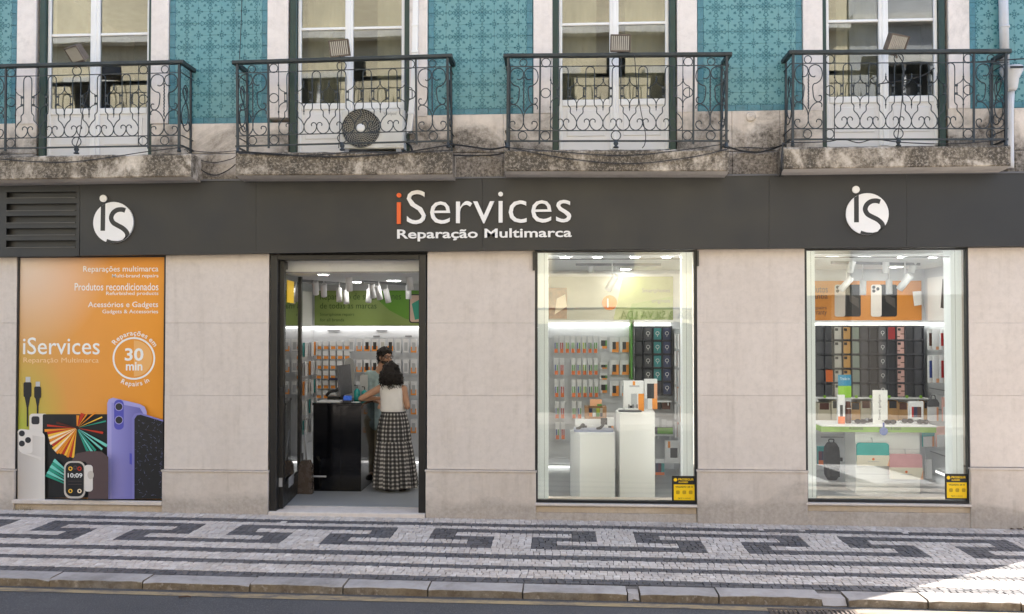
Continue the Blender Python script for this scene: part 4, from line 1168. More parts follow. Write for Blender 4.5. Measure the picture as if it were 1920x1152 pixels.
cable('thin wire hanging down the tiles beside the second balcony', [(454, -30, -.02), (453, 20, -.02), (451, 70, -.02), (449, 112, -.04)], .004)
cable('flex of the floodlight right of the big sign', [(1176, 99, -.34), (1186, 101, -.35), (1190, 110, -.352), (1193, 150, -.35), (1201, 205, -.35), (1210, 250, -.35), (1209, 270, -.35), (1204, 278, -.35)], .005)
cable('flex of the floodlight above the air conditioner', [(637, 106, -.345), (641, 118, -.35), (637, 180, -.352), (637, 240, -.352), (635, 278, -.35)], .005)
cable('flex of the floodlight above the orange poster', [(165, 116, -.345), (168, 160, -.352), (156, 205, -.352), (150, 250, -.352), (140, 282, -.35)], .005)
cable('flex of the floodlight beside the drainpipe', [(1685, 104, -.345), (1695, 130, -.352), (1690, 200, -.352), (1683, 260, -.35)], .005)
cable('looped spare cable inside the last balcony railing', [(1640, 145, -.30), (1632, 150, -.30), (1640, 158, -.30), (1660, 156, -.30), (1700, 150, -.30), (1730, 142, -.30), (1752, 128, -.30)], .007)
# ------------------------------------------------------------------ orange window poster (flat print)
ax, bx, bz, az = PST
def make_poster_mat():
    m, nt, b, out = _base('poster_print'); k = NB(nt)
    s = k.xyz(k.pos()); u = k.mapr(s[0], ax, bx); v = k.mapr(s[2], bz, az)
    c = k.mix(k.mapr(u, .0, 1.0), srgb(222, 156, 86), srgb(228, 148, 46))
    M_ = k.math
    du, dv = M_('SUBTRACT', u, 0.0), M_('MULTIPLY', M_('SUBTRACT', v, 1.0), 1.5)
    d = M_('SQRT', M_('ADD', M_('MULTIPLY', du, du), M_('MULTIPLY', dv, dv)))
    c = k.mix(k.mapr(d, .0, .62, .85, 0), c, srgb(226, 215, 205))
    dv2 = M_('SUBTRACT', v, .30); d2 = M_('SQRT', M_('ADD', M_('MULTIPLY', u, u), M_('MULTIPLY', dv2, dv2)))
    c = k.mix(k.mapr(d2, .03, .36, .8, 0), c, srgb(150, 190, 60))
    dv3 = M_('SUBTRACT', v, .52); d3 = M_('SQRT', M_('ADD', M_('MULTIPLY', u, u), M_('MULTIPLY', dv3, dv3)))
    c = k.mix(k.mapr(d3, .1, .5, .35, 0), c, srgb(190, 160, 90))
    k.put(b.inputs['Base Color'], c); b.inputs['Roughness'].default_value = .38; b.inputs['Specular IOR Level'].default_value = .35
    k.put(b.inputs['Normal'], k.bump(k.noise(3), .05, .01)); return m
pos_t = thing('window_poster', 'tall orange advertising poster with white lettering and printed phones filling the window', 'poster')
YP = .040
part_box('sheet', pos_t, ax, bx, YP, YP+.0045, bz, az, make_poster_mat())
pl = [YP]
def lay(): pl[0] -= .0007; return pl[0]
y_txt = lay()
for body, p0, p1, yb, yt in (('Reparações multimarca', 156, 297, 513, 499), ('Multi-brand repairs', 210, 297, 522.5, 514), ('Produtos recondicionados', 140, 297, 545, 531),
                             ('Refurbished products', 199, 297, 555.5, 547), ('Acessórios e Gadgets', 165, 296.5, 579.5, 566), ('Gadgets & Accessories', 192, 296.5, 590, 580.8), ('iServices', 43, 187, 665, 633),
                             ('30', 234, 269, 677, 653), ('min', 236, 267, 695, 679)):
    text_px('lettering', body, p0, p1, yb, yt, y_txt, PWHITE, pos_t, 0, .022 if body in ('30', 'min') else .004)
PFADE = mat('print_faded_white', srgb(236, 196, 150), .5, vary=0)
text_px('lettering', 'Reparação Multimarca', 44, 185, 683, 671, y_txt, PFADE, pos_t, 0, 0)
def px_poly(pts, Y): return [W(x, y, Y) for x, y in pts]
def printed(name, items):
    """items: (polygon in photo points, material); each a fraction of a millimetre above the last"""
    mb = MB()
    for poly, m in items:
        y = lay(); mb.flat(px_poly(poly[::1], y), y, m)
    return mb.build(name, pos_t, fix=False)
def rr(x0, x1, y0, y1, r, rot=0, skew=0):
    pts = rrect(x0, x1, y0, y1, r)
    return [(x, y+skew*(x-x0)) for x, y in pts]
# badge with the ring
mb = MB(); cx, cy = 251, 672.5; y = lay()
o_ = px_poly(circ(cx, cy, 40, 48), y); i_ = px_poly(circ(cx, cy, 36.6, 48), y); a = mb.add([(x, y, z) for x, z in o_]); c = mb.add([(x, y, z) for x, z in i_])
for i in range(48): j = (i+1) % 48; mb.face((a+i, a+j, c+j, c+i), PWHITE)
mb.build('badge_ring', pos_t, fix=False)
PSEG = mat('print_badge_tint', srgb(232, 172, 100), .5, vary=0)
mb = MB(); y = YP-.0004; mb.flat(px_poly([(cx, cy)]+[(cx+34*math.sin(a_*math.pi/16), cy-34*math.cos(a_*math.pi/16)) for a_ in range(17)], y), y, PSEG); mb.build('badge_segment', pos_t, fix=False)
def arc_text(body, r, a_mid, span, up, hpx):
    n = len(body); adv = advances(body); tot = adv[-1]+.5
    for ch, ad in zip(body, adv):
        if ch == ' ': continue
        vs, fs = text_mesh(ch, 0, .012); t = ad/tot-.5+.02
        an = R(a_mid)+t*R(span)*(1 if up else -1); s = hpx/.7
        mb = MB(); pts = []
        for v in vs:
            lx = (v[0])*s; ly = v[1]*s
            rad = r+ly if up else r-ly
            aa = an+(lx/r)*(1 if up else -1)
            q = W(cx+rad*math.sin(aa), cy-rad*math.cos(aa), y_txt); pts.append((q[0], y_txt, q[1]))
        mb.add(pts)
        for f in fs: mb.face(f, PWHITE)
        mb.build('badge_letter', pos_t, fix=False)
arc_text('Reparações em', 43.5, -1, 112, True, 9)
arc_text('Repairs in', 52, 178, 66, False, 9)
# printed products
def grad(name, c1, c2, pa, pb):
    m, nt, b, out = _base(name); k = NB(nt); s = k.xyz(k.pos())
    k.put(b.inputs['Base Color'], k.mix(k.mapr(s[0], WX(pa, YP), WX(pb, YP)), c1, c2)); b.inputs['Roughness'].default_value = .45; return m
CBL, CBL2 = PBLACK, mat('print_steel', (.5, .5, .5), .5, vary=0)
printed('printed_cable', [([(48, 707), (57, 707), (57, 718), (48, 718)], CBL2), (rr(44, 59, 717, 745, 3), CBL), ([(46, 744), (57, 744), (53, 765), (53, 800), (50, 800), (50, 765)], CBL),
                          ([(67, 716), (75, 716), (75, 726), (67, 726)], CBL2), (rr(64, 77, 725, 747, 3), CBL), ([(66, 746), (75, 746), (72, 762), (72, 780), (69, 780), (69, 762)], CBL)])
SIL = mat('print_silver', srgb(196, 186, 176), .45, vary=.03); SIL2 = mat('print_silver_light', srgb(222, 214, 206), .45, vary=.03); LENS = mat('print_lens', (.03, .03, .035), .3, vary=0)
RED_, ORG, YEL, CRM, TEA, TEA2 = (mat('print_'+n_, srgb(*c_), .45, vary=0) for n_, c_ in (('red', (190, 50, 25)), ('amber', (230, 140, 30)), ('gold', (245, 190, 60)), ('cream', (250, 225, 190)), ('teal', (40, 150, 125)), ('pale_teal', (120, 205, 190))))
rp = random.Random(4); items = [(rr(55, 90, 776, 850, 6), SIL2), (rr(59, 74, 781, 796, 4), LENS), (rr(80, 206, 777, 934, 3), PBLACK)]
vx, vy = 144, 803
def ray_poly(a0, a1, r0, r1): return [(vx+r0*math.cos(R(a0)), vy+r0*math.sin(R(a0))), (vx+r1*math.cos(R(a0)), vy+r1*math.sin(R(a0))), (vx+r1*math.cos(R(a1)), vy+r1*math.sin(R(a1))), (vx+r0*math.cos(R(a1)), vy+r0*math.sin(R(a1)))]
a_ = 95
seq = [YEL, RED_, ORG, YEL, RED_, ORG, ORG, CRM, YEL, RED_, CRM, ORG, CRM, YEL, RED_, ORG]
for i, c_ in enumerate(seq): items.append((ray_poly(a_+i*5.2, a_+i*5.2+4.9, 2, 58+rp.uniform(-3, 3)), c_))
for a0, a1, r1, c_ in ((183, 187, 56, RED_), (192, 198, 40, mat('print_brown', srgb(90, 35, 20), .5, vary=0)), (268, 282, 24, ORG), (285, 300, 30, RED_), (303, 309, 32, ORG), (318, 322, 46, ORG), (335, 338, 52, YEL), (8, 13, 50, RED_), (345, 348, 56, TEA), (48, 53, 55, TEA), (55, 60, 62, TEA2), (62, 68, 58, TEA), (38, 42, 62, TEA2), (28, 33, 66, TEA2)):
    items.append((ray_poly(a0, a1, 4, r1), c_))
for k_ in range(6): items.append(([(139, 915-k_*4), (84+k_*3, 893-k_*5.5), (88+k_*3, 888-k_*5.5)], TEA2 if k_ % 2 else TEA))
printed('printed_tablet', items)
printed('printed_phone', [(rr(33, 84, 804, 935, 7, 0, .16), SIL2), ([(33, 812), (82, 820), (82, 936), (33, 936)], grad('print_silver_shaded', srgb(176, 166, 158), srgb(214, 206, 198), 33, 82)), (rr(35, 61, 804, 848, 6, 0, .12), SIL2)] +
        [(circ(x, y_, 5.6, 16), LENS) for x, y_ in ((41, 813), (41, 832), (52.5, 825.5))]+[([(40, 847), (78, 858), (77, 864), (70, 860), (40, 850)], SIL2)])
PUR, PUR2, PUR3 = mat('print_violet', srgb(126, 122, 186), .45, vary=.04), mat('print_pale_violet', srgb(164, 158, 210), .45, vary=0), mat('print_deep_violet', srgb(80, 80, 175), .45, vary=0)
printed('printed_phone', [([(201, 757), (204, 749), (212, 746), (262, 758), (271, 763), (275, 772), (275, 936), (201, 936)], PUR2), ([(209, 755), (262, 765), (268, 775), (268, 936), (209, 936)], grad('print_violet_shaded', srgb(150, 146, 206), srgb(104, 100, 166), 209, 268)), (rr(214, 232, 750, 806, 8), PUR3)] +
        [(circ(223, y_, 8, 18), PUR2) for y_ in (763, 788)]+[(circ(223, y_, 6.6, 18), LENS) for y_ in (763, 788)]+[([(243, 850), (248, 851), (248, 872), (243, 870)], PUR3)])
items = [([(247, 785), (252, 776), (262, 774), (306, 788), (306, 936), (248, 936)], PUR), ([(252, 786), (257, 779), (264, 778), (306, 791), (306, 936), (252, 936)], PBLACK)]
CRK = mat('print_crack', srgb(104, 104, 140), .4, vary=0); rp = random.Random(9)
for i in range(120):
    x = 253+abs(rp.gauss(0, 20)) if i % 2 else 306-abs(rp.gauss(0, 12)); y_ = rp.uniform(786, 932)
    if x > 305 or x < 253: continue
    a2 = rp.uniform(0, 6.28); l = rp.uniform(2, 9); items.append(([(x, y_), (min(306, x+l*math.cos(a2)), y_+l*math.sin(a2)), (min(306, x+.9*math.cos(a2+1)), y_+.9*math.sin(a2+1))], CRK))
printed('printed_phone', items)
BRN = mat('print_strap', srgb(84, 66, 66), .5, vary=.05)
items = [([(134, 866), (142, 851), (165, 846), (190, 847), (203, 857), (203, 936), (165, 936), (170, 880), (160, 866)], BRN), (rr(120, 160, 865, 935, 13), SIL), (rr(158, 174, 872, 922, 6), SIL2), (circ(170, 891, 6, 14, 8), SIL), (rr(123, 157, 868, 931, 11), PBLACK)]
for x, y_, c_ in ((132, 879, YEL), (141, 877, BRN), (149, 879, RED_), (132, 921, YEL), (149, 921, CRM)): items.append((circ(x, y_, 4, 14), c_)); items.append((circ(x, y_, 2.2, 10), PBLACK))
for y_ in (902, 908): items.append(([(128, y_), (153, y_), (153, y_+1), (128, y_+1)], BRN))
printed('printed_watch', items)
text_px('lettering', '10:09', 127, 154.5, 896, 887.5, lay(), PWHITE, pos_t, 0, .02)

# ------------------------------------------------------------------ security stickers on the panes
for k, (p0, p1, y0, y1, lab) in enumerate(((1260, 1306, 893, 941, 'black and yellow alarm sticker on the pane in front of the two white pedestals'), (1772, 1816, 889, 937, 'black and yellow alarm sticker on the pane of the sunglasses window'))):
    t = thing('security_sticker', lab, 'sticker', 'alarm stickers on the shop windows'); Y = .0385
    a, c = W(p0, y1, Y), W(p1, y0, Y)
    part_box('backing', t, a[0], c[0], Y, Y+.001, a[1], c[1], PBLACK)
    q0, q1 = p0+3.5, p1-3.5
    a, c = W(q0, y1-3, Y), W(q1, y0+16, Y); part_box('yellow_field', t, a[0], c[0], Y-.0012, Y-.0002, a[1], c[1], PYELLOW)
    text_px('lettering', 'PROSEGUR', p0+12, p1-5, y0+8.3, y0+4.2, Y-.0009, PYELLOW, t, 0, .03)
    text_px('lettering', 'ALARMES', p0+12, p1-16, y0+13, y0+9.8, Y-.0009, PYELLOW, t, 0, .03)
    text_px('lettering', 'VIGIADO 24 H', q0+3, q1-4, y0+22, y0+18.5, Y-.002, PBLACK, t, 0, .02)
    mb = MB(); y = Y-.0009; mb.flat(px_poly(circ(p0+6.5, y0+7, 3.4, 14), y), y, PYELLOW); mb.build('emblem', t, fix=False)
    for i in range(3):
        mb = MB(); y = Y-.002; mb.flat(px_poly(rr(q0+4+i*12, q0+11+i*12, y0+27, y0+34, 2), y), y, mat('print_ochre', srgb(190, 150, 10), .5, vary=0)); mb.build('pictogram', t, fix=False)
    text_px('lettering', 'ligado a central', q0+8, q1-8, y1-5, y1-8, Y-.002, PBLACK, t)

# ------------------------------------------------------------------ shop lighting
GLOW = mat('led_glow', (1.0, .98, .95), .5, vary=0, emit=.95)
GLOWD = mat('downlight_glow', (1.0, .97, .92), .5, vary=0, emit=13.0)
GLOWK = mat('kick_glow', (1.0, .98, .95), .5, vary=0, emit=.5)
GLOWR = mat('downlight_glow_strong', (1.0, .97, .92), .5, vary=0, emit=26.0)
GLOWF = mat('added_front_row_glow', (1.0, .98, .95), .5, vary=0, emit=42.0)
GLOWS = mat('spot_glow', (1.0, .97, .92), .5, vary=0, emit=6.0)
def led(name, lab, x0, x1, y0, y1, z0, z1):
    t = thing(name, lab, 'strip light', 'led strip lights'); part_box('glow', t, x0, x1, y0, y1, z0, z1, GLOWK if 'floor' in lab else GLOW)
    part_box('profile', t, x0, x1, y0, y1, z1+.0005, z1+.018, WHITE2); return t
ZL = W(690, 613, 3.1)[1]; ZR = W(1630, 606, 3.1)[1]
led('led_strip', 'glowing strip light under the green sign behind the counter', LX+.02, MX-.02, 3.12, 3.19, ZL-.022, ZL)
led('led_strip', 'glowing strip light above the peg wall of small packs', WX(1025, 3.15), PX_-.05, 3.10, 3.19, ZR-.04, ZR)
led('led_strip', 'glowing strip light under the orange phone sign', WX(1500, 3.15), RX-.03, 3.10, 3.19, ZR-.04, ZR)
led('led_strip', 'glowing strip light along the side wall of the sunglasses window', RX-.08, RX-.012, 2.0, 3.05, ZR-.03, ZR)
led('led_strip', 'glowing strip light on the side wall inside the door', LX+.001, LX+.07, 1.9, 3.05, ZL-.03, ZL)
for lab, p0, p1, py in (('glowing floor strip at the foot of the wall behind the counter', 589, 790, 866), ('glowing floor strip at the foot of the peg wall', 1000, 1068, 885)):
    z = W((p0+p1)/2, py, 3.05)[1]; z = max(z, .07); led('led_strip', lab, WX(p0, 3.05), WX(p1, 3.05), 3.05, 3.13, z-.015, z+.012)
led('led_strip', 'glowing floor strip at the foot of the side wall beside the tablet sleeves', RX-.07, RX-.013, 1.7, 2.7, .10, .13)
def downlight(px, py, zc, lab, r=.09, gm=None):
    d = ray(px, py); t_ = (zc-EYE)/d.z; x, y = t_*d.x, -DIST+t_*d.y
    t = thing('downlight', lab, 'ceiling light', 'round downlights in the shop ceiling', (x, y, zc))
    mb = MB(); mb.lathe([(r, -.006), (0, -.006)], (0, 0, 0), gm or (GLOWD if zc < 2.9 else GLOWR), 18, caps=False); mb.build('glow', t)
    mb = MB(); mb.lathe([(r, -.0065), (r+.015, -.008), (r+.018, -.001)], (0, 0, 0), WHITE2, 18, caps=False); mb.build('rim', t)
downlight(606, 515, 2.80, 'big round downlight in the ceiling nearest the door leaf', .06)
downlight(668, 529, 2.80, 'small round downlight behind the bright spotlight over the counter', .075)
downlight(738, 526.5, 2.80, 'round downlight in the ceiling above the green sign right half', .09)
downlight(1172, 505, 3.0, 'oval-looking downlight above the white pedestals', .075)
downlight(1150, 513, 3.0, 'faint downlight beside the spotlight above the pedestals', .05)
downlight(1680, 500.5, 3.0, 'round downlight above the second printed phone', .08)
downlight(1643, 510, 3.0, 'small downlight above the first printed phone', .07)
# front-row downlights are added to brighten the window displays; then lamps behind the piers
for q in (1060, 1120, 1190, 1250, 1560, 1620, 1690, 1750): downlight(q, 482, 3.0, f'added downlight in the row just behind the pane, {"pedestal" if q < 1400 else "sunglasses"} window, {ordinal([1060, 1120, 1190, 1250, 1560, 1620, 1690, 1750].index(q) % 4)} from the door', .055, GLOWF)
downlight(900, 515, 3.0, 'downlight in the ceiling behind the pier right of the door', .09)
downlight(1420, 505, 3.0, 'downlight in the ceiling behind the pier between the windows', .09)
SPOTW = mat('spot_white', (.80, .80, .80), .4, vary=.03)
def spot(px, py, Y, zc, tilt, turn, lab, lit=False, L=.20, r=.042):
    x, z = W(px, py, Y)
    t = thing('spotlight', lab, 'spotlight', 'white ceiling spotlights', (x, Y, z))
    mtx = Matrix.Rotation(turn, 4, 'Z') @ Matrix.Rotation(tilt, 4, 'X')
    mb = MB(); mb.lathe([(r*.9, L/2), (r, L/2-.01), (r, -L/2), (r-.004, -L/2), (r-.005, -L/2+.012)], (0, 0, 0), SPOTW, 14); mb.xf(mtx); mb.build('body', t)
    mb = MB(); mb.lathe([(r-.006, -L/2+.006), (0, -L/2+.006)], (0, 0, 0), GLOWS if lit else GREYP, 14, caps=False); mb.xf(mtx); mb.build('lamp_face', t)
    mb = MB(); mb.tube([(0, 0, .02), (0, 0, zc-z)], .008, SPOTW, 6); mb.build('stem', t)
for q in ((592, 540, 2.0, .5, .2, 'first spotlight from the door leaf, hanging from the left track'), (607, 544, 2.2, .5, .2, 'second spotlight from the door leaf, hanging from the left track'),
          (636, 553, 2.5, -.25, .4, 'spotlight turned to the wall over the dark monitor'), (649, 557, 2.7, -.3, .5, 'rear spotlight over the dark monitor'),
          (692, 555, 2.7, -.2, -.3, 'rear spotlight of the cluster above the man'), (699, 546, 2.3, .3, -.2, 'middle spotlight of the cluster above the man'),
          (710, 549, 2.2, .35, -.5, 'slanting spotlight of the cluster above the man'), (726, 555, 2.6, .3, -.6, 'grey spotlight right of the cluster above the man')):
    spot(*q[:3], 2.80, q[3], q[4], q[5])
spot(655, 532, 1.3, 2.80, .15, 0, 'brightly lit spotlight hanging over the counter', True)
spot(768, 530, 1.3, 2.80, .3, -.4, 'brightly lit spotlight hanging near the right door jamb', True)
spot(766, 548, 2.6, 2.80, .1, 0, 'unlit spotlight behind the lit one near the right door jamb')
spot(1148, 530, 1.5, 3.0, .7, .7, 'white spotlight aimed down over the pedestals', True, .24, .045)
spot(1108, 497, 1.9, 3.0, .1, 0, 'pale spotlight above the peg wall window, turned away'); spot(1158, 494, 1.9, 3.0, .1, 0, 'second pale spotlight above the pedestals, turned away')
spot(1587, 532, 1.6, 3.0, .75, .9, 'lit spotlight aimed over the first printed phone', True, .22); spot(1618, 540, 2.2, 3.0, .05, 0, 'white spotlight hanging straight between the printed phones')
spot(1667, 538, 2.2, 3.0, -.1, -.3, 'white spotlight hanging over the second printed phone'); spot(1697, 529, 1.6, 3.0, .7, .7, 'brightly lit spotlight in front of the orange sign', True, .24, .046)
spot(1597, 497, 1.5, 3.0, .3, .6, 'white spotlight high up in the window of the orange sign'); spot(1661, 498, 1.7, 3.0, .0, 0, 'white spotlight hanging from the middle of the track'); spot(1712, 497, 1.9, 3.0, .3, .5, 'white spotlight at the right end of the track')
def track(lab, p0, p1, zc):
    t = MB(); a, c = p0, p1; v = (Vector((c[0], c[1], 0))-Vector((a[0], a[1], 0))).normalized()*.018; w = Vector((-v.y, v.x, 0))
    n = t.add([(a[0]-w.x, a[1]-w.y, zc-.035), (a[0]+w.x, a[1]+w.y, zc-.035), (c[0]+w.x, c[1]+w.y, zc-.035), (c[0]-w.x, c[1]-w.y, zc-.035), (a[0]-w.x, a[1]-w.y, zc-.001), (a[0]+w.x, a[1]+w.y, zc-.001), (c[0]+w.x, c[1]+w.y, zc-.001), (c[0]-w.x, c[1]-w.y, zc-.001)])
    for f in ((0, 1, 2, 3), (4, 7, 6, 5), (0, 4, 5, 1), (1, 5, 6, 2), (2, 6, 7, 3), (3, 7, 4, 0)): t.face([n+i for i in f], GREYP)
    tag(t.build('light_track'), lab, 'light track', 'lamp tracks on the shop ceiling')
track('lamp track slanting across the ceiling inside the door', (WX(560, 1.7), 1.7), (WX(660, 2.9), 2.9), 2.80)
track('lamp track across the ceiling above the man', (WX(680, 2.1), 2.1), (WX(760, 2.9), 2.9), 2.80)
track('lamp track along the ceiling of the sunglasses window', (WX(1560, 1.5), 1.5), (WX(1725, 1.9), 1.9), 3.0)
track('lamp track along the ceiling of the pedestal window', (WX(1080, 1.7), 1.7), (WX(1240, 1.8), 1.8), 3.0)

# ------------------------------------------------------------------ signs on the back wall
def sign(label, p0, p1, y0, y1, Y, m, name='wall_sign'):
    t = thing(name, label, 'sign', 'illuminated-looking signs on the shop walls' if False else None)
    a, c = W((p0), y1, Y), W(p1, y0, Y); part_box('panel', t, W(p0, (y0+y1)/2, Y)[0], W(p1, (y0+y1)/2, Y)[0], Y, Y+.012, W((p0+p1)/2, y1, Y)[1], W((p0+p1)/2, y0, Y)[1], m); return t
def pprint_(t, name, items, Y):
    mb = MB(); y = Y
    for poly, m in items: y -= .0015; mb.flat(px_poly(poly, y), y, m)
    return mb.build(name, t, fix=False)
SGREEN = mat('sign_green', srgb(134, 154, 84), .5, vary=.10, vscale=.8); SDG = mat('sign_text_green', srgb(56, 84, 26), .5, vary=0)
t = sign('long green sign about phone repairs on the wall behind the counter', 590, 1000, 545, 611, 3.18, SGREEN)
pprint_(t, 'dark_curve', [([(697, 545), (785, 545), (785, 603), (760, 598), (730, 582), (708, 562)], PDGREEN)], 3.18)
for body, p0, p1, yb, yt in (('Reparação de smartphones', 600, 752, 566, 550), ('de todas as marcas', 600, 706, 579, 568), ('Smartphone repairs', 600, 664, 594, 587), ('for all brands', 600, 645, 603, 597)):
    text_px('lettering', body, p0, p1, yb, yt, 3.176, SDG, t)
pprint_(t, 'printed_phone', [(rr(767, 800, 552, 606, 5), PBLACK), (rr(769, 798, 554, 604, 4), mat('print_skin', srgb(206, 178, 160), .5, vary=.1)), ([(772, 570), (790, 560), (796, 596), (778, 600)], TEA)], 3.176)
t = sign('white and lime sign with an orange round emblem above the peg wall', 1020, 1262, 519, 600, 3.18, mat('sign_cream', srgb(168, 166, 152), .5, vary=.03))
pprint_(t, 'lime_field', [([(1168, 519), (1262, 519), (1262, 600), (1150, 600)], mat('sign_pale_lime', srgb(150, 156, 100), .5, vary=.05)), ([(1185, 570), (1262, 556), (1262, 600), (1172, 600)], SGREEN)], 3.18)
pprint_(t, 'printed_picture', [([(1029, 540), (1063, 540), (1063, 598), (1029, 598)], mat('print_copper', srgb(150, 96, 60), .45, vary=.6, vscale=8)), ([(1044, 560), (1060, 552), (1063, 575), (1040, 590)], CRM)], 3.176)
pprint_(t, 'emblem', [(circ(1143, 568, 14, 24), PORANGE), ([(1138, 560), (1141, 560), (1141, 577), (1138, 577)], PWHITE)], 3.176)
for body, p0, p1, yb, yt in (('Smartphones', 1204, 1256, 551, 541), ('originais', 1222, 1256, 570, 561)): text_px('lettering', body, p0, p1, yb, yt, 3.172, PGREY, t)
t = sign('orange sign with two printed phones above the phone case rack', 1505, 1728, 527, 601, 3.18, mat('sign_orange', srgb(206, 134, 56), .5, vary=.06, vscale=2))
for body, p0, p1, yb, yt in (('Produtos', 1505, 1552, 549, 536), ('garantia', 1508, 1552, 564, 551), ('Repairs', 1520, 1550, 582, 574), ('warranty', 1516, 1550, 593, 583)): text_px('lettering', body, p0, p1, yb, yt, 3.176, BRN, t)
for k, x in enumerate((1565, 1633)):
    pprint_(t, 'printed_phone', [(rr(x, x+49, 534, 594, 4), PBLACK), (rr(x, x+20, 534, 594, 4), SIL2 if k else SIL)]+[(circ(x+cx_, cy_, 3.2, 10), LENS) for cx_, cy_ in ((5.5, 539), (5.5, 546), (13, 542))] +
            [([(x+26, 552), (x+45, 560), (x+46, 578), (x+28, 566)], mat('print_graphite', (.07, .06, .055), .5, vary=.3))], 3.176)
pprint_(t, 'white_note', [([(1711, 547), (1728, 546), (1728, 572), (1714, 574)], PWHITE)], 3.172)
# sign on the side wall of the right-hand display
t = thing('wall_sign', 'white and green sign with a tilted phone on the side wall', 'sign'); xs_ = RX-.002
mb = MB(); mb.box(xs_-.01, xs_, 1.95, 3.05, 2.24, 2.86, PWHITE); mb.build('panel', t)
mb = MB(); n = mb.add([(xs_-.0105, 2.0, 2.84), (xs_-.0105, 2.35, 2.84), (xs_-.0105, 2.2, 2.40), (xs_-.0105, 2.0, 2.30)]); mb.face((n, n+1, n+2, n+3), PGREEN); mb.build('green_field', t, fix=False)
mb = MB(); n = mb.add([(xs_-.0125, 2.25, 2.80), (xs_-.0125, 2.55, 2.82), (xs_-.0125, 2.62, 2.42), (xs_-.0125, 2.32, 2.38)]); mb.face((n, n+1, n+2, n+3), mat('print_graphite', (.07, .06, .055), .5)); mb.build('printed_phone', t, fix=False)
t = thing('wall_sign', 'orange and white sign on the side wall just inside the door', 'sign'); xs_ = LX+.002
mb = MB(); mb.box(xs_, xs_+.01, 1.9, 3.1, 2.16, 2.68, PWHITE); mb.build('panel', t)
mb = MB(); n = mb.add([(xs_+.0105, 2.0, 2.17), (xs_+.0105, 2.5, 2.17), (xs_+.0105, 2.5, 2.67), (xs_+.0105, 2.0, 2.67)]); mb.face((n, n+1, n+2, n+3), PORANGE); mb.build('orange_field', t, fix=False)
mb = MB(); n = mb.add([(xs_+.0125, 2.34+.1*math.cos(a), 2.42+.12*math.sin(a)) for a in [2*math.pi*i/16 for i in range(16)]]); mb.face(range(n, n+16), PBLACK); mb.build('dark_mark', t, fix=False)

# ------------------------------------------------------------------ goods
_pk = {}
def pack_mesh(w, h, d, zones):
    """one closed carton whose front is divided into printed fields: zones = rows from the top of (height, [(width, material) ...])"""
    key = (round(w, 3), round(h, 3), d, str([(a, [(q, m.name) for q, m in r]) for a, r in zones]))
    if key in _pk: return _pk[key]
    mb = MB(); cuts = sorted({0.0, 1.0} | {round(c, 4) for _, r in zones for c in [sum(q for q, _ in r[:i]) for i in range(1, len(r))]})
    zs = [1.0]; 
    for a, _ in zones: zs.append(zs[-1]-a)
    zs[-1] = 0.0
    grid = [[mb.add([((c-.5)*w, 0, z*h)]) for c in cuts] for z in zs]
    for ri, (a, r) in enumerate(zones):
        for ci in range(len(cuts)-1):
            mid = (cuts[ci]+cuts[ci+1])/2; acc = 0; mm = r[-1][1]
            for q, m in r:
                acc += q
                if mid < acc: mm = m; break
            mb.face((grid[ri+1][ci], grid[ri+1][ci+1], grid[ri][ci+1], grid[ri][ci]), mm)
    side = zones[0][1][0][1]
    bk = mb.add([(-w/2, d, 0), (w/2, d, 0), (w/2, d, h), (-w/2, d, h)]); bot = grid[-1]; top = grid[0]
    mb.face((bk+1, bk, bk+3, bk+2), side); mb.face([bk, bk+1]+bot[::-1], side); mb.face(top+[bk+2, bk+3], side)
    mb.face([grid[i][0] for i in range(len(zs))]+[bk, bk+3][::1], side); mb.face([grid[i][-1] for i in range(len(zs)-1, -1, -1)]+[bk+2, bk+1], side)
    me = mb.mesh('pack'); _pk[key] = me; return me
def pack(name, px0, px1, pt, pb, Y, zones, label, cat, group=None, d=.025, rz=0.0):
    xm = (px0+px1)/2; w = WX(px1, Y)-WX(px0, Y); zt, zb = W(xm, pt, Y)[1], W(xm, pb, Y)[1]
    o = obj(name, pack_mesh(w, zt-zb, d, zones), None, (WX(xm, Y), Y, zb)); o.rotation_euler = (0, 0, rz)
    return tag(o, label, cat, group)
G1 = 'packs on the wall behind the counter'
PK = mat('pack_white', (.74, .74, .75), .4, vary=.04); PKG = mat('pack_grey', (.45, .46, .48), .4, vary=.06); OR = mat('pack_orange', srgb(236, 150, 62), .45, vary=.12); OR2 = mat('pack_orange_red', srgb(224, 112, 48), .45, vary=.1)
DKP = mat('pack_dark', (.03, .03, .035), .35); 
cc = {n_: mat('pack_'+n_, srgb(*v_), .45, vary=.05) for n_, v_ in dict(red=(175, 40, 40), blue=(60, 80, 150), green=(90, 150, 70), lime=(170, 185, 60), teal=(60, 150, 150), pink=(226, 180, 170), navy=(50, 56, 84), brown=(92, 58, 48), tan=(206, 160, 100), peach=(230, 170, 130), plum=(90, 40, 70), silver=(190, 186, 178), sage=(140, 150, 140)).items()}
Yb = 3.00
z_small = [(.52, [(1, PK)]), (.08, [(1, PKG)]), (.34, [(.18, PK), (.82, OR)]), (.06, [(1, PKG)])]
for r in range(6):
    for c in range(5):
        if (r, c) in ((5, 3), (5, 4)): continue
        x = 597.5+c*13.2; y = 640+r*18.4
        pack('accessory_pack', x-5, x+5, y, y+16, Yb, z_small, f'small white and orange pack, {ordinal(c)} column, {ordinal(r)} row behind the counter', 'pack', G1, .10)
def z_case(m, bg): return [(.24, [(1, PK)]), (.30, [(.2, PK), (.6, m), (.2, PK)]), (.28, [(.2, bg), (.6, m), (.2, bg)]), (.12, [(1, bg)]), (.06, [(1, PKG)])]
rc = random.Random(8)
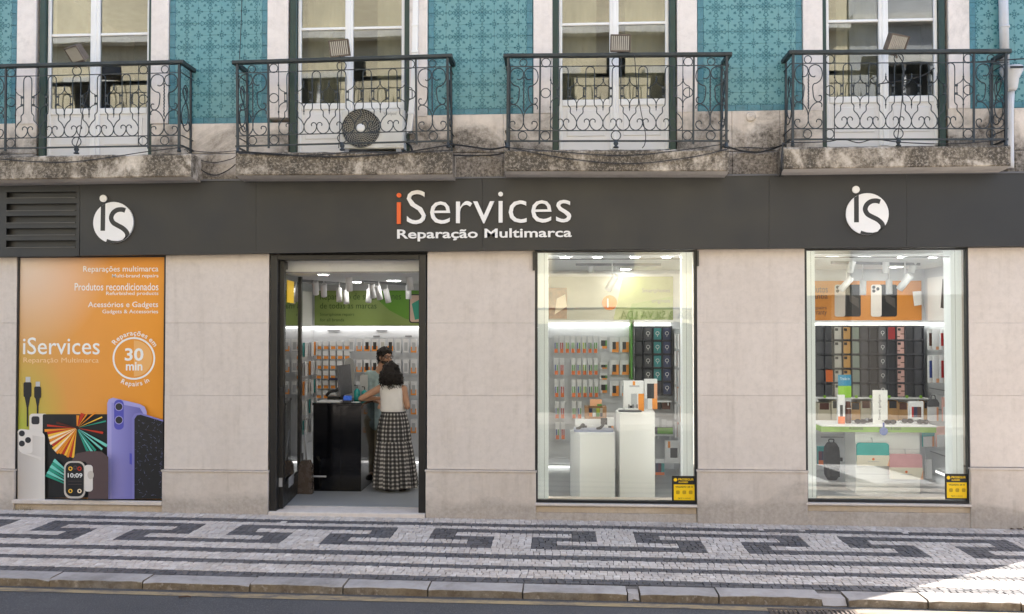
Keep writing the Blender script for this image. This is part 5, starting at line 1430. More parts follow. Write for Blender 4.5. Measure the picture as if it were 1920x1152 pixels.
for r, y in enumerate((636, 675, 716, 752, 787)):
    for c in range(9):
        x = 659+c*14.6
        if r >= 1 and 694 < x < 748 and r > 1: continue
        if r == 4 and c < 7: continue
        if r == 3 and c < 7: continue
        h = 24 if c < 6 else 27
        m = [PKG, PKG, DKP, DKP, cc['silver'], DKP, PKG, PKG, PKG][c]; bg = [PK, OR, OR, OR, PK, OR, PK, PK, OR][c]
        pack('phone_case_pack', x-5.2, x+5.2, y, y+h, Yb, z_case(m, bg), f'hanging phone case pack, {ordinal(c)} past the small packs, {ordinal(r)} row', 'pack', G1, .08)
# price rails above
for x0, x1, y in ((614, 637, 620), (706, 726, 620), (700, 712, 631), (760, 772, 631)):
    a, c_ = WX(x0, 3.18), WX(x1, 3.18); z = W((x0+x1)/2, y, 3.18)[1]
    tag(part_box('label_strip', None, a, c_, 3.175, 3.19, z-.012, z+.012, GREYP), f'thin grey label strip {"left" if x0 < 690 else "right"} of the wall top at row {y}' if False else {614: 'thin grey label strip above the small packs behind the counter', 706: 'thin grey label strip above the man', 700: 'short grey label strip just above the man', 760: 'short grey label strip beside the right door jamb'}[x0], 'label', 'label strips on the wall')
# cards hanging edge-on from the side wall inside the door and on the partition of the pedestal window
def edge_cards(side_x, sgn, ys, rows, lab, cols):
    for r, z in enumerate(rows):
        for c, y in enumerate(ys):
            for k in range(4):
                x = side_x+sgn*(.03+k*.032); mb = MB()
                m = [PK, PK, cols[(r+c+k) % len(cols)], PK][k]
                mb.box(-.006, .006, -.045, .045, 0, .20, PK, front=PK); 
                o = mb.build('card_pack', None, (x, y, z)); o.data.materials.append(m)
                for p in o.data.polygons:
                    if p.center.z < .09 and False: p.material_index = 1
                o.data.materials[0] = m if k == 2 else PK
                tag(o, lab.format(ordinal(k), ordinal(c), ordinal(r)), 'pack', 'cards hanging from hooks on the side walls')
edge_cards(LX, 1, (2.45, 2.75, 3.0), [1.72, 1.44, 1.16, .88, .60], '{} card from the wall, {} hook, {} row, side wall by the door', [OR, PK, cc['teal'], PKG])
edge_cards(PX_, -1, (1.7, 2.0), [1.86, 1.62, 1.38, 1.14, .90, .66], '{} card from the partition, {} hook, {} row, beside the small rack', [cc['pink'], PKG, cc['peach'], PK])
# peg wall of charging cables in the pedestal window
G2 = 'cable packs on the peg wall'
cols8 = ['blue', 'red', 'lime', 'green', 'blue', 'lime', 'navy', 'green']
for r, (y0, y1) in enumerate(((630, 662), (672, 703), (712, 745), (753, 785), (793, 824))):
    for c in range(8):
        if (r > 0 and c == 2) or (r == 3 and c > 4) or (r == 4 and c > 1): continue
        x = 1042.5+c*10.6+r*.6; q = cc[cols8[c]]
        z = [(.40, [(1, PK)]), (.36, [(.14, PK), (.28, q), (.16, PK), (.28, cc['green'] if c != 1 else q), (.14, PK)]), (.24, [(.1, PK), (.8, OR2), (.1, PK)])]
        pack('cable_pack', x-3.9, x+3.9, y0, y1, 3.03, z, f'slim {["blue", "red", "lime", "green", "blue-tipped", "yellow-green", "black", "pale green"][c]} cable pack, {ordinal(c)} column, {ordinal(r)} row of the peg wall', 'pack', G2, .07)
zr = [(.35, [(1, PK)]), (.45, [(.2, PK), (.6, DKP), (.2, cc['green'])]), (.2, [(.35, PK), (.65, OR)])]
for r, (y0, y1) in enumerate(((630, 654), (680, 692), (700, 712), (713, 737))): pack('gadget_pack', 1124, 1138, y0, y1, 3.12, zr, f'white pack with a round black gadget, {ordinal(r)} down beside the cable packs', 'pack', 'gadget packs on the peg wall')
zt_ = [(.30, [(1, PK)]), (.50, [(.3, PK), (.4, DKP), (.3, OR)]), (.20, [(.25, PK), (.75, OR)])]
for c, x in enumerate((1143, 1162)):
    for r, (y0, y1) in enumerate(((633, 661), (676, 703), (715, 743))):
        pack('holder_pack', x, x+17, y0, y1, 3.12, zt_, f'white and orange holder pack, {ordinal(c)} column, {ordinal(r)} row beside the green strip', 'pack', 'holder packs on the peg wall')
# narrow banner seen edge-on and the dark rack of phone cases
t = thing('divider_panel', 'narrow green printed panel seen edge-on beside the dark case rack', 'panel')
xq = WX(1182, 2.95); mb = MB(); mb.box(xq, xq+.045, 2.9, 3.185, W(1182, 712, 2.9)[1], W(1182, 600, 2.9)[1], PDGREEN, front=cc['green']); mb.build('panel', t)
part_box('edge_trim', t, WX(1186, 2.9), WX(1189, 2.9), 2.9, 2.93, W(1186, 745, 2.9)[1], W(1186, 600, 2.9)[1], WHITE2)
RACKM = mat('rack_dark', (.055, .055, .065), .5)
def ring_mark(parent, w, h, m):
    mb = MB(); n = 18; a = mb.add([(w*.26*math.cos(2*math.pi*i/n), -.0012, h*.56+w*.26*math.sin(2*math.pi*i/n)) for i in range(n)]); c = mb.add([(w*.19*math.cos(2*math.pi*i/n), -.0012, h*.56+w*.19*math.sin(2*math.pi*i/n)) for i in range(n)])
    for i in range(n): j = (i+1) % n; mb.face((a+i, a+j, c+j, c+i), m)
    q = mb.add([(-w*.035, -.0012, h*.56-w*.48), (w*.035, -.0012, h*.56-w*.48), (w*.035, -.0012, h*.56-w*.26), (-w*.035, -.0012, h*.56-w*.26)]); mb.face((q, q+1, q+2, q+3), m)
    return mb.build('ring_mark', parent, fix=False)
def case_rack(lab, px0, px1, y0, y1, nc, nr, colour, Y=3.02, where=''):
    t = thing('display_rack', lab, 'rack'); X0, X1 = WX(px0, Y), WX(px1, Y); pm = (px0+px1)/2; Z1, Z0 = W(pm, y0, Y)[1], W(pm, y1, Y)[1]
    part_box('back_board', t, X0, X1, 3.17, 3.198, Z0, Z1, RACKM)
    cw, ch = (X1-X0)/nc, (Z1-Z0)/nr
    for c in range(nc+1): part_box('upright', t, X0+c*cw-.006, X0+c*cw+.006, Y+.02, 3.169, Z0, Z1, RACKM)
    for r in range(nr+1): part_box('shelf', t, X0-.006, X1+.006, Y, Y+.0195, Z1-r*ch-.008, Z1-r*ch+.008, RACKM); 
    for r in range(nr):
        for c in range(nc):
            m, mark, nm = colour(c, r)
            if m is None: continue
            w, h = cw*.78, ch*.84
            z = [(.22, [(1, m)]), (.06, [(1, m)]), (.72, [(1, m)])]
            if mark == 'cam': z = [(.08, [(1, m)]), (.22, [(.08, m), (.45, LENS), (.47, m)]), (.70, [(1, m)])]
            if mark == 'stripe': z = [(.08, [(1, m)]), (.2, [(.08, m), (.45, LENS), (.47, m)]), (.24, [(1, m)]), (.08, [(.5, m), (.5, cc['brown'])]), (.14, [(1, m)]), (.07, [(.4, cc['brown']), (.6, m)]), (.19, [(1, m)])]
            lab_ = f'{nm} phone case box, {ordinal(c)} column, {ordinal(r)} row of the {where}'
            if mark == 'ring':
                o = thing('phone_case_box', lab_, 'box', 'phone case boxes in the '+where, (X0+(c+.5)*cw, Y+.045, Z1-(r+1)*ch+.010))
                obj('box', pack_mesh(w, h, .07, z), o); ring_mark(o, w, h, PWHITE)
            else: tag(obj('phone_case_box', pack_mesh(w, h, .07, z), None, (X0+(c+.5)*cw, Y+.045, Z1-(r+1)*ch+.010)), lab_, 'box', 'phone case boxes in the '+where)
    return t
GR1, GR2 = mat('box_graphite', (.075, .075, .085), .5), mat('box_slate', (.11, .11, .12), .5)
TL, NV = mat('box_teal', srgb(70, 150, 152), .5), mat('box_navy', srgb(74, 82, 112), .5)
case_rack('small dark rack of phone case boxes beside the green strip', 1189, 1260, 613, 741, 4, 5, lambda c, r: [(GR1, None, 'dark grey'), (GR2, 'ring', 'grey ringed'), (TL, 'ring', 'teal ringed'), (NV, 'ring', 'navy ringed')][c] if (r < 4 or c > 2) else (GR1, None, 'dark'), where='small rack')
big = [(GR1, None, 'dark grey'), (GR1, None, 'near-black'), (cc['silver'], 'cam', 'silver'), (cc['tan'], 'cam', 'tan'), (cc['sage'], None, 'grey-green'), (GR1, None, 'charcoal'), (DKP, None, 'black'), (GR2, 'ring', 'grey ringed'), (DKP, None, 'black'), (cc['pink'], 'stripe', 'pink striped'), (DKP, None, 'glossy black'), (GR1, None, 'dim grey')]
def bigc(c, r):
    if c == 8 and r == 0: return (cc['red'], None, 'red')
    if c == 1 and r >= 3: return (OR2 if r == 3 else GR1, None, 'orange' if r == 3 else 'dark')
    return big[c]
case_rack('wide dark rack of phone case boxes under the orange sign', 1531, 1733, 611, 745, 12, 5, bigc, where='wide rack')
# shelf with stacked cartons below the wide rack
def shelf(lab, px0, px1, py, Y0, Y1, m=WHITE2, th=.02):
    z = W((px0+px1)/2, py, Y0)[1]; t = thing('wall_shelf', lab, 'shelf'); part_box('board', t, WX(px0, Y0), WX(px1, Y0), Y0, Y1, z-th, z, m)
    for q in (px0+4, (px0+px1)/2, px1-6): part_box('bracket', t, WX(q, Y0), WX(q, Y0)+.012, Y0+.03, Y1, z-th-.05, z-th-.0005, m)
    return z
shelf('white shelf below the wide phone case rack', 1529, 1740, 746, 2.9, 3.19); shelf('lower white shelf of cartons under the wide rack', 1529, 1740, 792, 2.9, 3.19)
KR, BE = mat('kraft_carton', srgb(196, 152, 98), .7), mat('beige_carton', srgb(196, 188, 168), .6)
for i, (a, c, m) in enumerate(((1533, 1556, BE), (1558, 1580, BE), (1594, 1612, KR), (1613, 1632, BE), (1633, 1650, PK), (1664, 1682, KR), (1683, 1701, KR), (1731, 1737, KR))):
    pack('carton', a, c, 752 if i % 2 else 756, 791.5, 2.93, [(.35, [(.12, m), (.76, DKP if i % 3 else cc['brown']), (.12, m)]), (.65, [(1, m)])], f'{["beige", "kraft", "plain"][i % 3]} carton, {ordinal(i)} on the lower shelf under the wide rack', 'carton', 'cartons on the lower shelf', .18)
for i, x in enumerate((1546, 1605, 1632, 1667, 1700, 1726)):
    px, pz = W(x, 744, 2.9); mb = MB(); mb.lathe([(.022, 0), (.022, .012), (.0, .014)], (0, 0, 0), PGREEN, 10, 'Y'); o = mb.build('green_button', None, (px, 2.885, pz)); tag(o, f'round green price button, {ordinal(i)} along the shelf under the wide rack', 'price tag', 'green price buttons')
shelf('white shelf of dark boxes under the small rack', 1189, 1258, 752, 2.9, 3.19); shelf('white shelf with a green folded card under the small rack', 1205, 1262, 815, 2.8, 3.19)
for i, (a, c) in enumerate(((1206, 1222), (1224, 1239), (1241, 1256))): pack('dark_box', a, c, 754, 768, 2.95, [(1, [(1, cc['brown'] if i != 1 else DKP)])], f'low dark brown box, {ordinal(i)} under the small case rack', 'box', 'low dark boxes under the small rack', .15)
pack('folded_card', 1227, 1261, 802, 814, 2.78, [(1, [(.15, DKP), (.85, PDGREEN)])], 'green folded advertising card lying on the shelf under the small rack', 'card', None, .10)
pack('gadget_box', 1247, 1277, 828, 869, 2.5, [(.30, [(.15, PK), (.15, OR), (.7, PK)]), (.45, [(.3, PK), (.45, DKP), (.25, PK)]), (.25, [(1, PK)])], 'white box with a dark gadget picture near the floor beside the partition', 'box', None, .10)
pack('bottle_box', 1228, 1245, 862, 896, 2.6, [(.2, [(1, PK)]), (.5, [(.3, cc['navy']), (.35, cc['plum']), (.35, cc['teal'])]), (.3, [(1, OR2)])], 'small box with coloured bottles standing low behind the tall pedestal', 'box', None, .08)
for i, x in enumerate((1226, 1240, 1250)): pack('white_stand_card', x, x+9, 784+i*3, 802, 2.85, [(1, [(1, PK)])], f'small white card standing on the low shelf, {ordinal(i)} from the tall pedestal', 'card', 'white cards on the low shelf', .02)

# pedestals with gadgets
def plan_block(name, lab, cat, pts, zt, zb, m, top=None):
    t = thing(name, lab, cat); mb = MB(); P = [(WX(px, Y), Y) for px, Y in pts]; n = len(P)
    a = mb.add([(x, y, zb) for x, y in P]); c = mb.add([(x, y, zt) for x, y in P])
    for i in range(n): j = (i+1) % n; mb.face((a+i, a+j, c+j, c+i), m)
    mb.face(range(c, c+n), m); mb.face(range(a+n-1, a-1, -1), m); mb.build('body', t)
    mb = MB(); Q = [(x, y) for x, y in P]; cx_ = sum(q[0] for q in Q)/n; cy_ = sum(q[1] for q in Q)/n
    Q = [(cx_+(x-cx_)*1.015, cy_+(y-cy_)*1.015) for x, y in Q]
    a = mb.add([(x, y, zt+.0008) for x, y in Q]); c = mb.add([(x, y, zt+.014) for x, y in Q])
    for i in range(n): j = (i+1) % n; mb.face((a+i, a+j, c+j, c+i), m)
    mb.face(range(c, c+n), top or m); mb.face(range(a+n-1, a-1, -1), m); mb.build('top_plate', t); return t
PED = mat('pedestal_white', (.82, .82, .81), .4, vary=0)
z1 = W(1120, 815, .80)[1]; z2 = W(1195, 777, .80)[1]
plan_block('pedestal', 'short white pedestal carrying a tray of phone holders', 'pedestal', [(1087, .80), (1152, .82), (1148, 1.30), (1100, 1.45), (1069, 1.10)], z1, FZ, PED)
plan_block('pedestal', 'tall white pedestal carrying a tall white product box', 'pedestal', [(1162, .82), (1227, .80), (1222, 1.35), (1160, 1.40), (1154, 1.05)], z2, FZ, PED)
z1 += .014; z2 += .014
def box3(name, lab, cat, px0, px1, Y, z0, pyt, zones, d, group=None, rz=0):
    xm = (px0+px1)/2; w = WX(px1, Y)-WX(px0, Y); zt = W(xm, pyt, Y)[1]
    return tag(obj(name, pack_mesh(w, zt-z0, d, zones), None, (WX(xm, Y), Y, z0)), lab, cat, group)
t = thing('display_tray', 'grey display tray with black phone holders on the short pedestal', 'tray')
part_box('base', t, WX(1076, .9), WX(1150, .9), .90, 1.12, z1+.0005, z1+.03, mat('tray_blue_grey', (.30, .32, .42), .4))
for px in (1088, 1126):
    x = WX(px, .95); mb = MB(); mb.tube(catmull([(x-.05, .95, z1+.035), (x+.0, .94, z1+.055), (x+.03, .95, z1+.09), (x+.05, .96, z1+.14 if px > 1100 else z1+.06)], 4), [.018]*12+[.03], BLKP, 8); mb.build('holder', t)
    part_box('holder_pad', t, x+.0, x+.08, .945, .965, z1+.09 if px > 1100 else z1+.05, z1+.17 if px > 1100 else z1+.075, BLKP)
for i, (a, c, yt, z_) in enumerate(((1076, 1090, 800, zt_), (1090, 1104, 792, [(.5, [(1, PK)]), (.5, [(.3, PK), (.4, cc['brown']), (.3, PK)])]), (1104, 1116, 798, [(1, [(1, PK)])]), (1136, 1150, 796, zt_))):
    box3('small_gadget_pack', f'small white gadget pack, {ordinal(i)} along the back of the tray on the short pedestal', 'pack', a, c, 1.16, z1+.0005, yt, z_, .02, 'small packs on the short pedestal')
box3('acrylic_back', 'low clear white back plate behind the tray on the short pedestal', 'plate', 1078, 1151, 1.22, z1+.0005, 786, [(1, [(1, PK)])], .006)
WOOD = mat('light_wood', (.36, .19, .09), .5, vary=.3, vscale=20)
zs_ = W(1116, 786, 1.6)[1]
plan_block('side_table', 'white side table behind the pedestals carrying a wooden crate', 'table', [(1090, 1.5), (1150, 1.5), (1150, 1.9), (1090, 1.9)], zs_-.02, FZ, PED)
t = thing('wooden_crate', 'small wooden crate full of cable packs behind the short pedestal', 'crate')
xa, xb = WX(1096, 1.6), WX(1137, 1.6); zc_ = W(1116, 763, 1.6)[1]
for nm, a in (('side', (xa, xa+.05, 1.6, 1.8, zs_, zc_)), ('side', (xb-.05, xb, 1.6, 1.8, zs_, zc_)), ('base', (xa+.0505, xb-.0505, 1.6, 1.8, zs_, zs_+.015)), ('back', (xa+.0505, xb-.0505, 1.785, 1.8, zs_+.0155, zc_)), ('front_lip', (xa+.0505, xb-.0505, 1.60, 1.612, zs_+.0155, zs_+.03))): part_box(nm, t, *a, WOOD)
for i in range(4): box3('cable_pack', f'cable pack standing in the wooden crate, {ordinal(i)} from its side', 'pack', 1104+i*7, 1110+i*7, 1.66, zs_+.016, 766, [(.5, [(1, cc[['navy', 'sage', 'lime', 'silver'][i]])]), (.5, [(1, [OR, PK, cc['green'], DKP][i])])], .03, 'packs in the crate')
box3('price_card', 'peach card standing on the wooden crate', 'card', 1106, 1128, 1.7, zc_+.0005, 749, [(.7, [(1, cc['peach'])]), (.3, [(.6, cc['peach']), (.4, cc['green'])])], .006)
box3('product_box', 'tall white product box with an orange panel on the tall pedestal', 'box', 1169, 1207, 1.05, z2+.0005, 715, [(.14, [(.45, PK), (.12, OR), (.43, PK)]), (.06, [(.28, PK), (.5, PKG), (.22, PK)]), (.22, [(1, PK)]), (.4, [(.36, PK), (.3, PKG), (.06, PK), (.28, OR)]), (.18, [(.3, PK), (.12, DKP), (.2, PKG), (.1, PK), (.28, OR)])], .12)
t = thing('charging_stand', 'flat black and white charging stand in front of the product box', 'charger'); xs_ = WX(1181, .95)
mb = MB(); mb.lathe([(.13, 0), (.135, .012), (.12, .022), (0, .024)], (0, 0, 0), MIDG, 20); mb.v = [(p[0]*1.1+xs_, p[1]*.55+.95, p[2]+z2+.0005) for p in mb.v]; mb.build('base', t)
part_box('pad', t, xs_-.06, xs_+.10, .91, 1.0, z2+.0255, z2+.04, PK)
for i in (-.02, .03, .08): part_box('post', t, xs_+i, xs_+i+.014, .96, .975, z2+.0405, z2+.09, MIDG)
box3('speaker_box', 'white box picturing a dark tablet behind the tall product box', 'box', 1208, 1232, 1.3, z2+.0005, 711, [(.15, [(1, PK)]), (.5, [(.2, PK), (.55, DKP), (.25, cc['peach'])]), (.35, [(.25, PKG), (.35, PK), (.4, OR)])], .06)

# ------------------------------------------------------------------ table of the right-hand display
zt1 = W(1650, 797, 1.45)[1]
t = thing('display_table', 'white display table with a lime edge strip carrying sunglasses', 'table')
part_box('cabinet', t, WX(1602, 1.45), WX(1722, 1.45), 1.45, 1.85, FZ, zt1-.09, PED)
part_box('top', t, WX(1538, 1.40), WX(1753, 1.40), 1.36, 1.95, zt1-.015, zt1, PED)
part_box('edge_strip', t, WX(1538, 1.38), WX(1753, 1.38), 1.37, 1.385, zt1-.085, zt1-.0155, mat('strip_lime', srgb(140, 176, 84), .45, vary=.2, vscale=3))
part_box('edge_strip', t, WX(1538, 1.38), WX(1538, 1.38)+.02, 1.386, 1.95, zt1-.085, zt1-.0155, PGREEN)
text_px('lettering', 'Acessórios', 1592, 1618, 806, 800, 1.367, PBLACK, t); text_px('lettering', 'Procura & smart', 1648, 1690, 806, 800, 1.367, PBLACK, t)
for i in range(4): part_box('cabinet_groove', t, WX(1602, 1.45)+.01, WX(1722, 1.45)-.01, 1.447, 1.4498, .12+i*.16, .124+i*.16, PKG)
GLN = mat('sunglass_lens', (.012, .010, .012), .08)
for i, (px, y) in enumerate(((1612, 1.5), (1630, 1.62), (1668, 1.47), (1700, 1.6), (1729, 1.5))):
    x = WX(px, y); t = thing('sunglasses', f'dark sunglasses lying on the display table, {ordinal(i)} from the flyer', 'sunglasses', 'sunglasses on the display table')
    z = zt1+.002; w = .062
    for s in (-1, 1):
        mb = MB(); mb.prism([(x+s*w*.55+.042*math.cos(a)*1.0, z+.035+.030*math.sin(a)) for a in [2*math.pi*k/14 for k in range(14)]], y, y+.006, GLN); mb.build('lens', t)
        mb = MB(); mb.tube([(x+s*w*1.15, y+.004, z+.045), (x+s*w*1.2, y+.08, z+.04), (x+s*w*1.1, y+.13, z+.02)], .005, DKP, 5); mb.build('temple', t)
    mb = MB(); mb.tube([(x-w*.15, y, z+.05), (x+w*.15, y, z+.05)], .005, DKP, 5); mb.build('bridge', t)
    tag(part_box('foam_block', None, x-.07, x+.07, y+.02, y+.10, zt1+.0005, zt1+.02, PK), f'white display block under the {ordinal(i)} pair of sunglasses', 'display block', 'display blocks under the sunglasses')
def sleeve(lab, px0, px1, y0, ym, y1, Y, m):
    t = thing('tablet_sleeve', lab, 'sleeve'); pm = (px0+px1)/2
    X0, X1 = WX(px0, Y), WX(px1, Y); Z0, Zm, Z1 = (W(pm, q, Y)[1] for q in (y1, ym, y0))
    mb = MB(); mb.prism(rrect(X0, X1, Z0+.03, Z1, .035), Y, Y+.03, m); mb.build('pouch', t)
    mb = MB(); mb.prism([(X0-.006, Z0), (X1+.006, Z0), (X1+.006, Zm), (X0-.006, Zm)], Y-.008, Y-.0005, mat('sleeve_band', srgb(222, 214, 196), .5, vary=.03)); mb.build('paper_band', t)
    mb = MB(); mb.prism([(X1-.03, Z0), (X1+.006, Z0), (X1+.006, Zm-.02)], Y-.0095, Y-.0085, cc['peach']); mb.build('orange_corner', t)
    zz = (Z0+Zm)/2+.02; mb = MB(); mb.prism(circ((X0+X1)/2, zz, .016, 12), Y-.0095, Y-.0085, OR2); mb.build('emblem', t)
    part_box('small_print', t, (X0+X1)/2-.07, (X0+X1)/2+.07, Y-.0095, Y-.0085, zz-.035, zz-.028, PKG)
    mb = MB(); xm_ = (X0+X1)/2; mb.tube([(xm_, Y+.015, Z1-.01), (xm_, Y+.03, Z1+.05), (xm_, 1.449, Z1+.055)], .005, ALU, 5); mb.build('hook', t)
sleeve('teal tablet sleeve in a white band hanging on the cabinet front', 1605, 1665, 831, 854, 874, 1.38, mat('fabric_teal', srgb(70, 170, 165), .85, vary=.08, bump=.3, bscale=200))
sleeve('pink tablet sleeve in a white band hanging on the cabinet front', 1666, 1727, 852, 877, 899, 1.36, mat('fabric_pink', srgb(214, 160, 165), .85, vary=.08, bump=.3, bscale=200))
# standing sign, flyer, tag, small box
tw = thing('table_sign', 'white upright table sign with vertical lettering in front of the rack', 'sign'); Y = 1.55
a, c = W(1637, 793, Y), W(1664, 732, Y); part_box('board', tw, a[0], c[0], Y, Y+.015, zt1+.0005, c[1], PWHITE); part_box('foot', tw, a[0], c[0], Y+.0155, Y+.09, zt1+.0005, zt1+.012, PWHITE)
vs, fs = text_mesh('Smart gadgets', 0, .01); b_ = bounds(vs); mb = MB(); zA, zB = W(1648, 788, Y)[1], W(1648, 740, Y)[1]; xA, xB = WX(1645, Y), WX(1651, Y)
mb.add([(xB-(v[1]-b_[2])/(b_[3]-b_[2])*(xB-xA), Y-.001, zA+(v[0]-b_[0])/(b_[1]-b_[0])*(zB-zA)) for v in vs])
for f in fs: mb.face(f, PGREY)
mb.build('lettering', tw, fix=False)
t = thing('flyer', 'blue and green flyer standing among the boxes in front of the rack', 'flyer'); Y = 1.75
a, c = W(1572, 790, Y), W(1596, 703, Y); part_box('holder', t, a[0], c[0], Y+.004, Y+.012, zt1+.0005, W(1584, 746, Y)[1], PKG); part_box('sheet', t, a[0], c[0], Y, Y+.0035, W(1584, 746, Y)[1], W(1584, 724, Y)[1], PGREEN)
part_box('sheet', t, a[0], c[0], Y, Y+.0035, W(1584, 723.9, Y)[1], c[1], mat('print_blue', srgb(50, 130, 165), .45, vary=.1))
text_px('lettering', 'Trade-in', 1575, 1593, 713, 708, Y-.001, PWHITE, t)
box3('tumbler_box', 'narrow white box with an orange foot beside the flyer', 'box', 1570, 1583, 1.55, zt1+.0005, 741, [(.35, [(1, PK)]), (.4, [(.3, PK), (.4, DKP), (.3, PK)]), (.25, [(1, OR2)])], .05)
t = thing('black_tumbler', 'tall dark flask standing beside the narrow white box', 'flask'); x = WX(1589, 1.6); mb = MB(); mb.lathe([(.030, 0), (.036, .01), (.036, .22), (.03, .235), (.031, .25), (.031, .28), (0, .285)], (x, 1.6, zt1+.0005), cc['brown'], 14); mb.build('body', t)
part_box('band', t, x-.03, x+.03, 1.562, 1.5655, zt1+.19, zt1+.2, PKG)
box3('picture_box', 'small white box with coloured stripes at the end of the display table', 'box', 1704, 1730, 1.7, zt1+.0005, 753, [(.25, [(1, PK)]), (.5, [(.15, PK), (.15, cc['red']), (.25, cc['navy']), (.3, cc['brown']), (.15, PK)]), (.25, [(1, PK)])], .06)
t = thing('round_tag', 'round blue tag hanging from the lime edge of the table', 'tag'); Y = 1.355; x, z = W(1657, 809, Y); mb = MB(); mb.prism(circ(x, z, .052, 20), Y, Y+.004, mat('tag_blue', srgb(110, 125, 180), .4, vary=.25, vscale=30)); mb.build('disc', t); part_box('stem', t, x-.012, x+.012, Y+.001, Y+.003, z+.0525, z+.11, cc['blue'])
# backpack and stand left of the table
t = thing('backpack', 'dark grey backpack hanging at the side of the display table', 'backpack'); Y = 1.9; x0, x1 = WX(1547, Y), WX(1576, Y); z0, z1_ = W(1560, 902, Y)[1], W(1560, 832, Y)[1]
BAG = mat('bag_fabric', (.035, .037, .045), .8, vary=.3, vscale=12, bump=.4, bscale=60)
mb = MB(); n = 14; prof = []
for i in range(9):
    q = i/8; prof.append((.72+.28*math.sin(q*math.pi)**.5 if 0 < q < 1 else .55, z0+(z1_-z0)*q))
hw = (x1-x0)/2; xm_ = (x0+x1)/2
rings = [mb.add([(xm_+hw*r_*math.copysign(abs(math.cos(a))**.6, math.cos(a)), Y+.09+.09*r_*math.copysign(abs(math.sin(a))**.6, math.sin(a)), z) for a in [2*math.pi*k/n for k in range(n)]]) for r_, z in prof]
for a, c in zip(rings, rings[1:]):
    for k in range(n): l = (k+1) % n; mb.face((a+k, a+l, c+l, c+k), BAG, True)
mb.face([rings[0]+k for k in range(n-1, -1, -1)], BAG); mb.face([rings[-1]+k for k in range(n)], BAG); mb.build('body', t)
part_box('pocket', t, x0+.025, x1-.025, Y-.022, Y+.02, z0+.05, z0+.2, BAG, ch=.015); mb = MB(); mb.tube(catmull([(xm_-.03, Y+.1, z1_), (xm_-.03, Y+.1, z1_+.04), (xm_+.03, Y+.1, z1_+.04), (xm_+.03, Y+.1, z1_)], 4), .008, BAG, 6); mb.build('handle', t)
part_box('side_strap', t, x1+.001, x1+.03, Y+.05, Y+.08, z0+.25, z0+.3, DKP)
part_box('peg_rail', None, WX(1543, 2.0), WX(1586, 2.0), 2.12, 2.14, z1_+.045, z1_+.065, GREYP); tag(bpy.data.objects['peg_rail'], 'grey hanging rail above the backpack', 'rail')
plan_block('display_column', 'narrow white grooved display column beside the backpack', 'display column', [(1586, 1.9), (1600, 1.9), (1600, 2.2), (1586, 2.2)], W(1590, 810, 1.9)[1], FZ, PED)
pack('bottle_box', 1533, 1546, 838, 872, 2.4, [(.25, [(1, cc['teal'])]), (.5, [(.5, cc['plum']), (.5, cc['navy'])]), (.25, [(1, OR2)])], 'small dark and orange box on the floor rack behind the backpack', 'box', None, .08)
# goods on the right side wall
def angled(name, lab, cat, px0, px1, y0, y1, Y, zones, rz=.5, d=.03, group=None): pack(name, px0, px1, y0, y1, Y, zones, lab, cat, group, d, rz)
def zcol(m): return [(.2, [(1, PK)]), (.62, [(.2, PK), (.6, m), (.2, PK)]), (.18, [(.6, PK), (.4, OR)])]
k_ = 0
for r, (y0, y1) in enumerate(((617, 656), (666, 718))):
    for c, x in enumerate((1738, 1747, 1760, 1769)):
        m = [[cc['brown'], PK, cc['red'], PK], [cc['blue'], PK, cc['red'], PK]][r][c]
        angled('phone_case_card', f'{"white" if c % 2 else ["brown", "red", "blue", "crimson"][r*2+c//2]} phone case card, {ordinal(c)} on the {"upper" if r == 0 else "lower"} hooks of the side wall', 'pack', x, x+15, y0, y1, 2.45-.02*c, zcol(m) if c % 2 == 0 else [(.85, [(1, PK)]), (.15, [(.5, PK), (.5, cc['peach'])])], .35, .015, 'phone case cards on the side wall')
t = thing('handbag', 'small dark grey pouch with a carrying loop on the side wall', 'bag'); Y = 2.3; x, z = W(1751, 763, Y)
mb = MB(); mb.prism([(x-.07, z), (x+.07, z), (x+.075, z+.05), (x+.045, z+.10), (x-.045, z+.10), (x-.075, z+.05)], Y, Y+.05, MIDG); mb.build('body', t); mb = MB(); mb.tube(catmull([(x-.03, Y+.02, z+.10), (x-.02, Y+.02, z+.15), (x+.02, Y+.02, z+.15), (x+.03, Y+.02, z+.10)], 4), .008, MIDG, 6); mb.build('loop', t)
zp = [(.4, [(1, cc['pink'])]), (.6, [(.8, PK), (.2, cc['peach'])])]; zg = [(.4, [(1, cc['teal'])]), (.6, [(.8, PK), (.2, cc['peach'])])]
for i, (a, c, y0, y1, z_, lab) in enumerate(((1738, 1760, 764, 790, [(1, [(.8, PK), (.2, cc['peach'])])], 'white sleeve pack under the grey pouch'), (1765, 1786, 745, 790, zp, 'pink sleeve pack beside the grey pouch'), (1727, 1752, 806, 838, zg, 'teal sleeve pack on the lower side wall'), (1752, 1783, 800, 838, zp, 'large pink sleeve pack on the lower side wall'), (1775, 1787, 825, 855, [(1, [(.5, PK), (.5, OR2)])], 'white and orange pack at the end of the lower side wall'), (1733, 1746, 862, 898, [(1, [(1, PK)])], 'white pack standing near the floor of the side wall'))):
    angled('sleeve_pack', lab, 'pack', a, c, y0, y1, 2.25-.05*(i % 2), z_, .3, .03, 'sleeve packs on the side wall')
for i, z in enumerate((1.62, 1.26, .98, .62, .35)): tag(part_box('hook_rail', None, RX-.02, RX-.0125, 1.9, 3.0, z, z+.012, GREYP), f'thin grey hook rail, {ordinal(i)} down the side wall of the sunglasses window', 'rail', 'hook rails on the side wall')

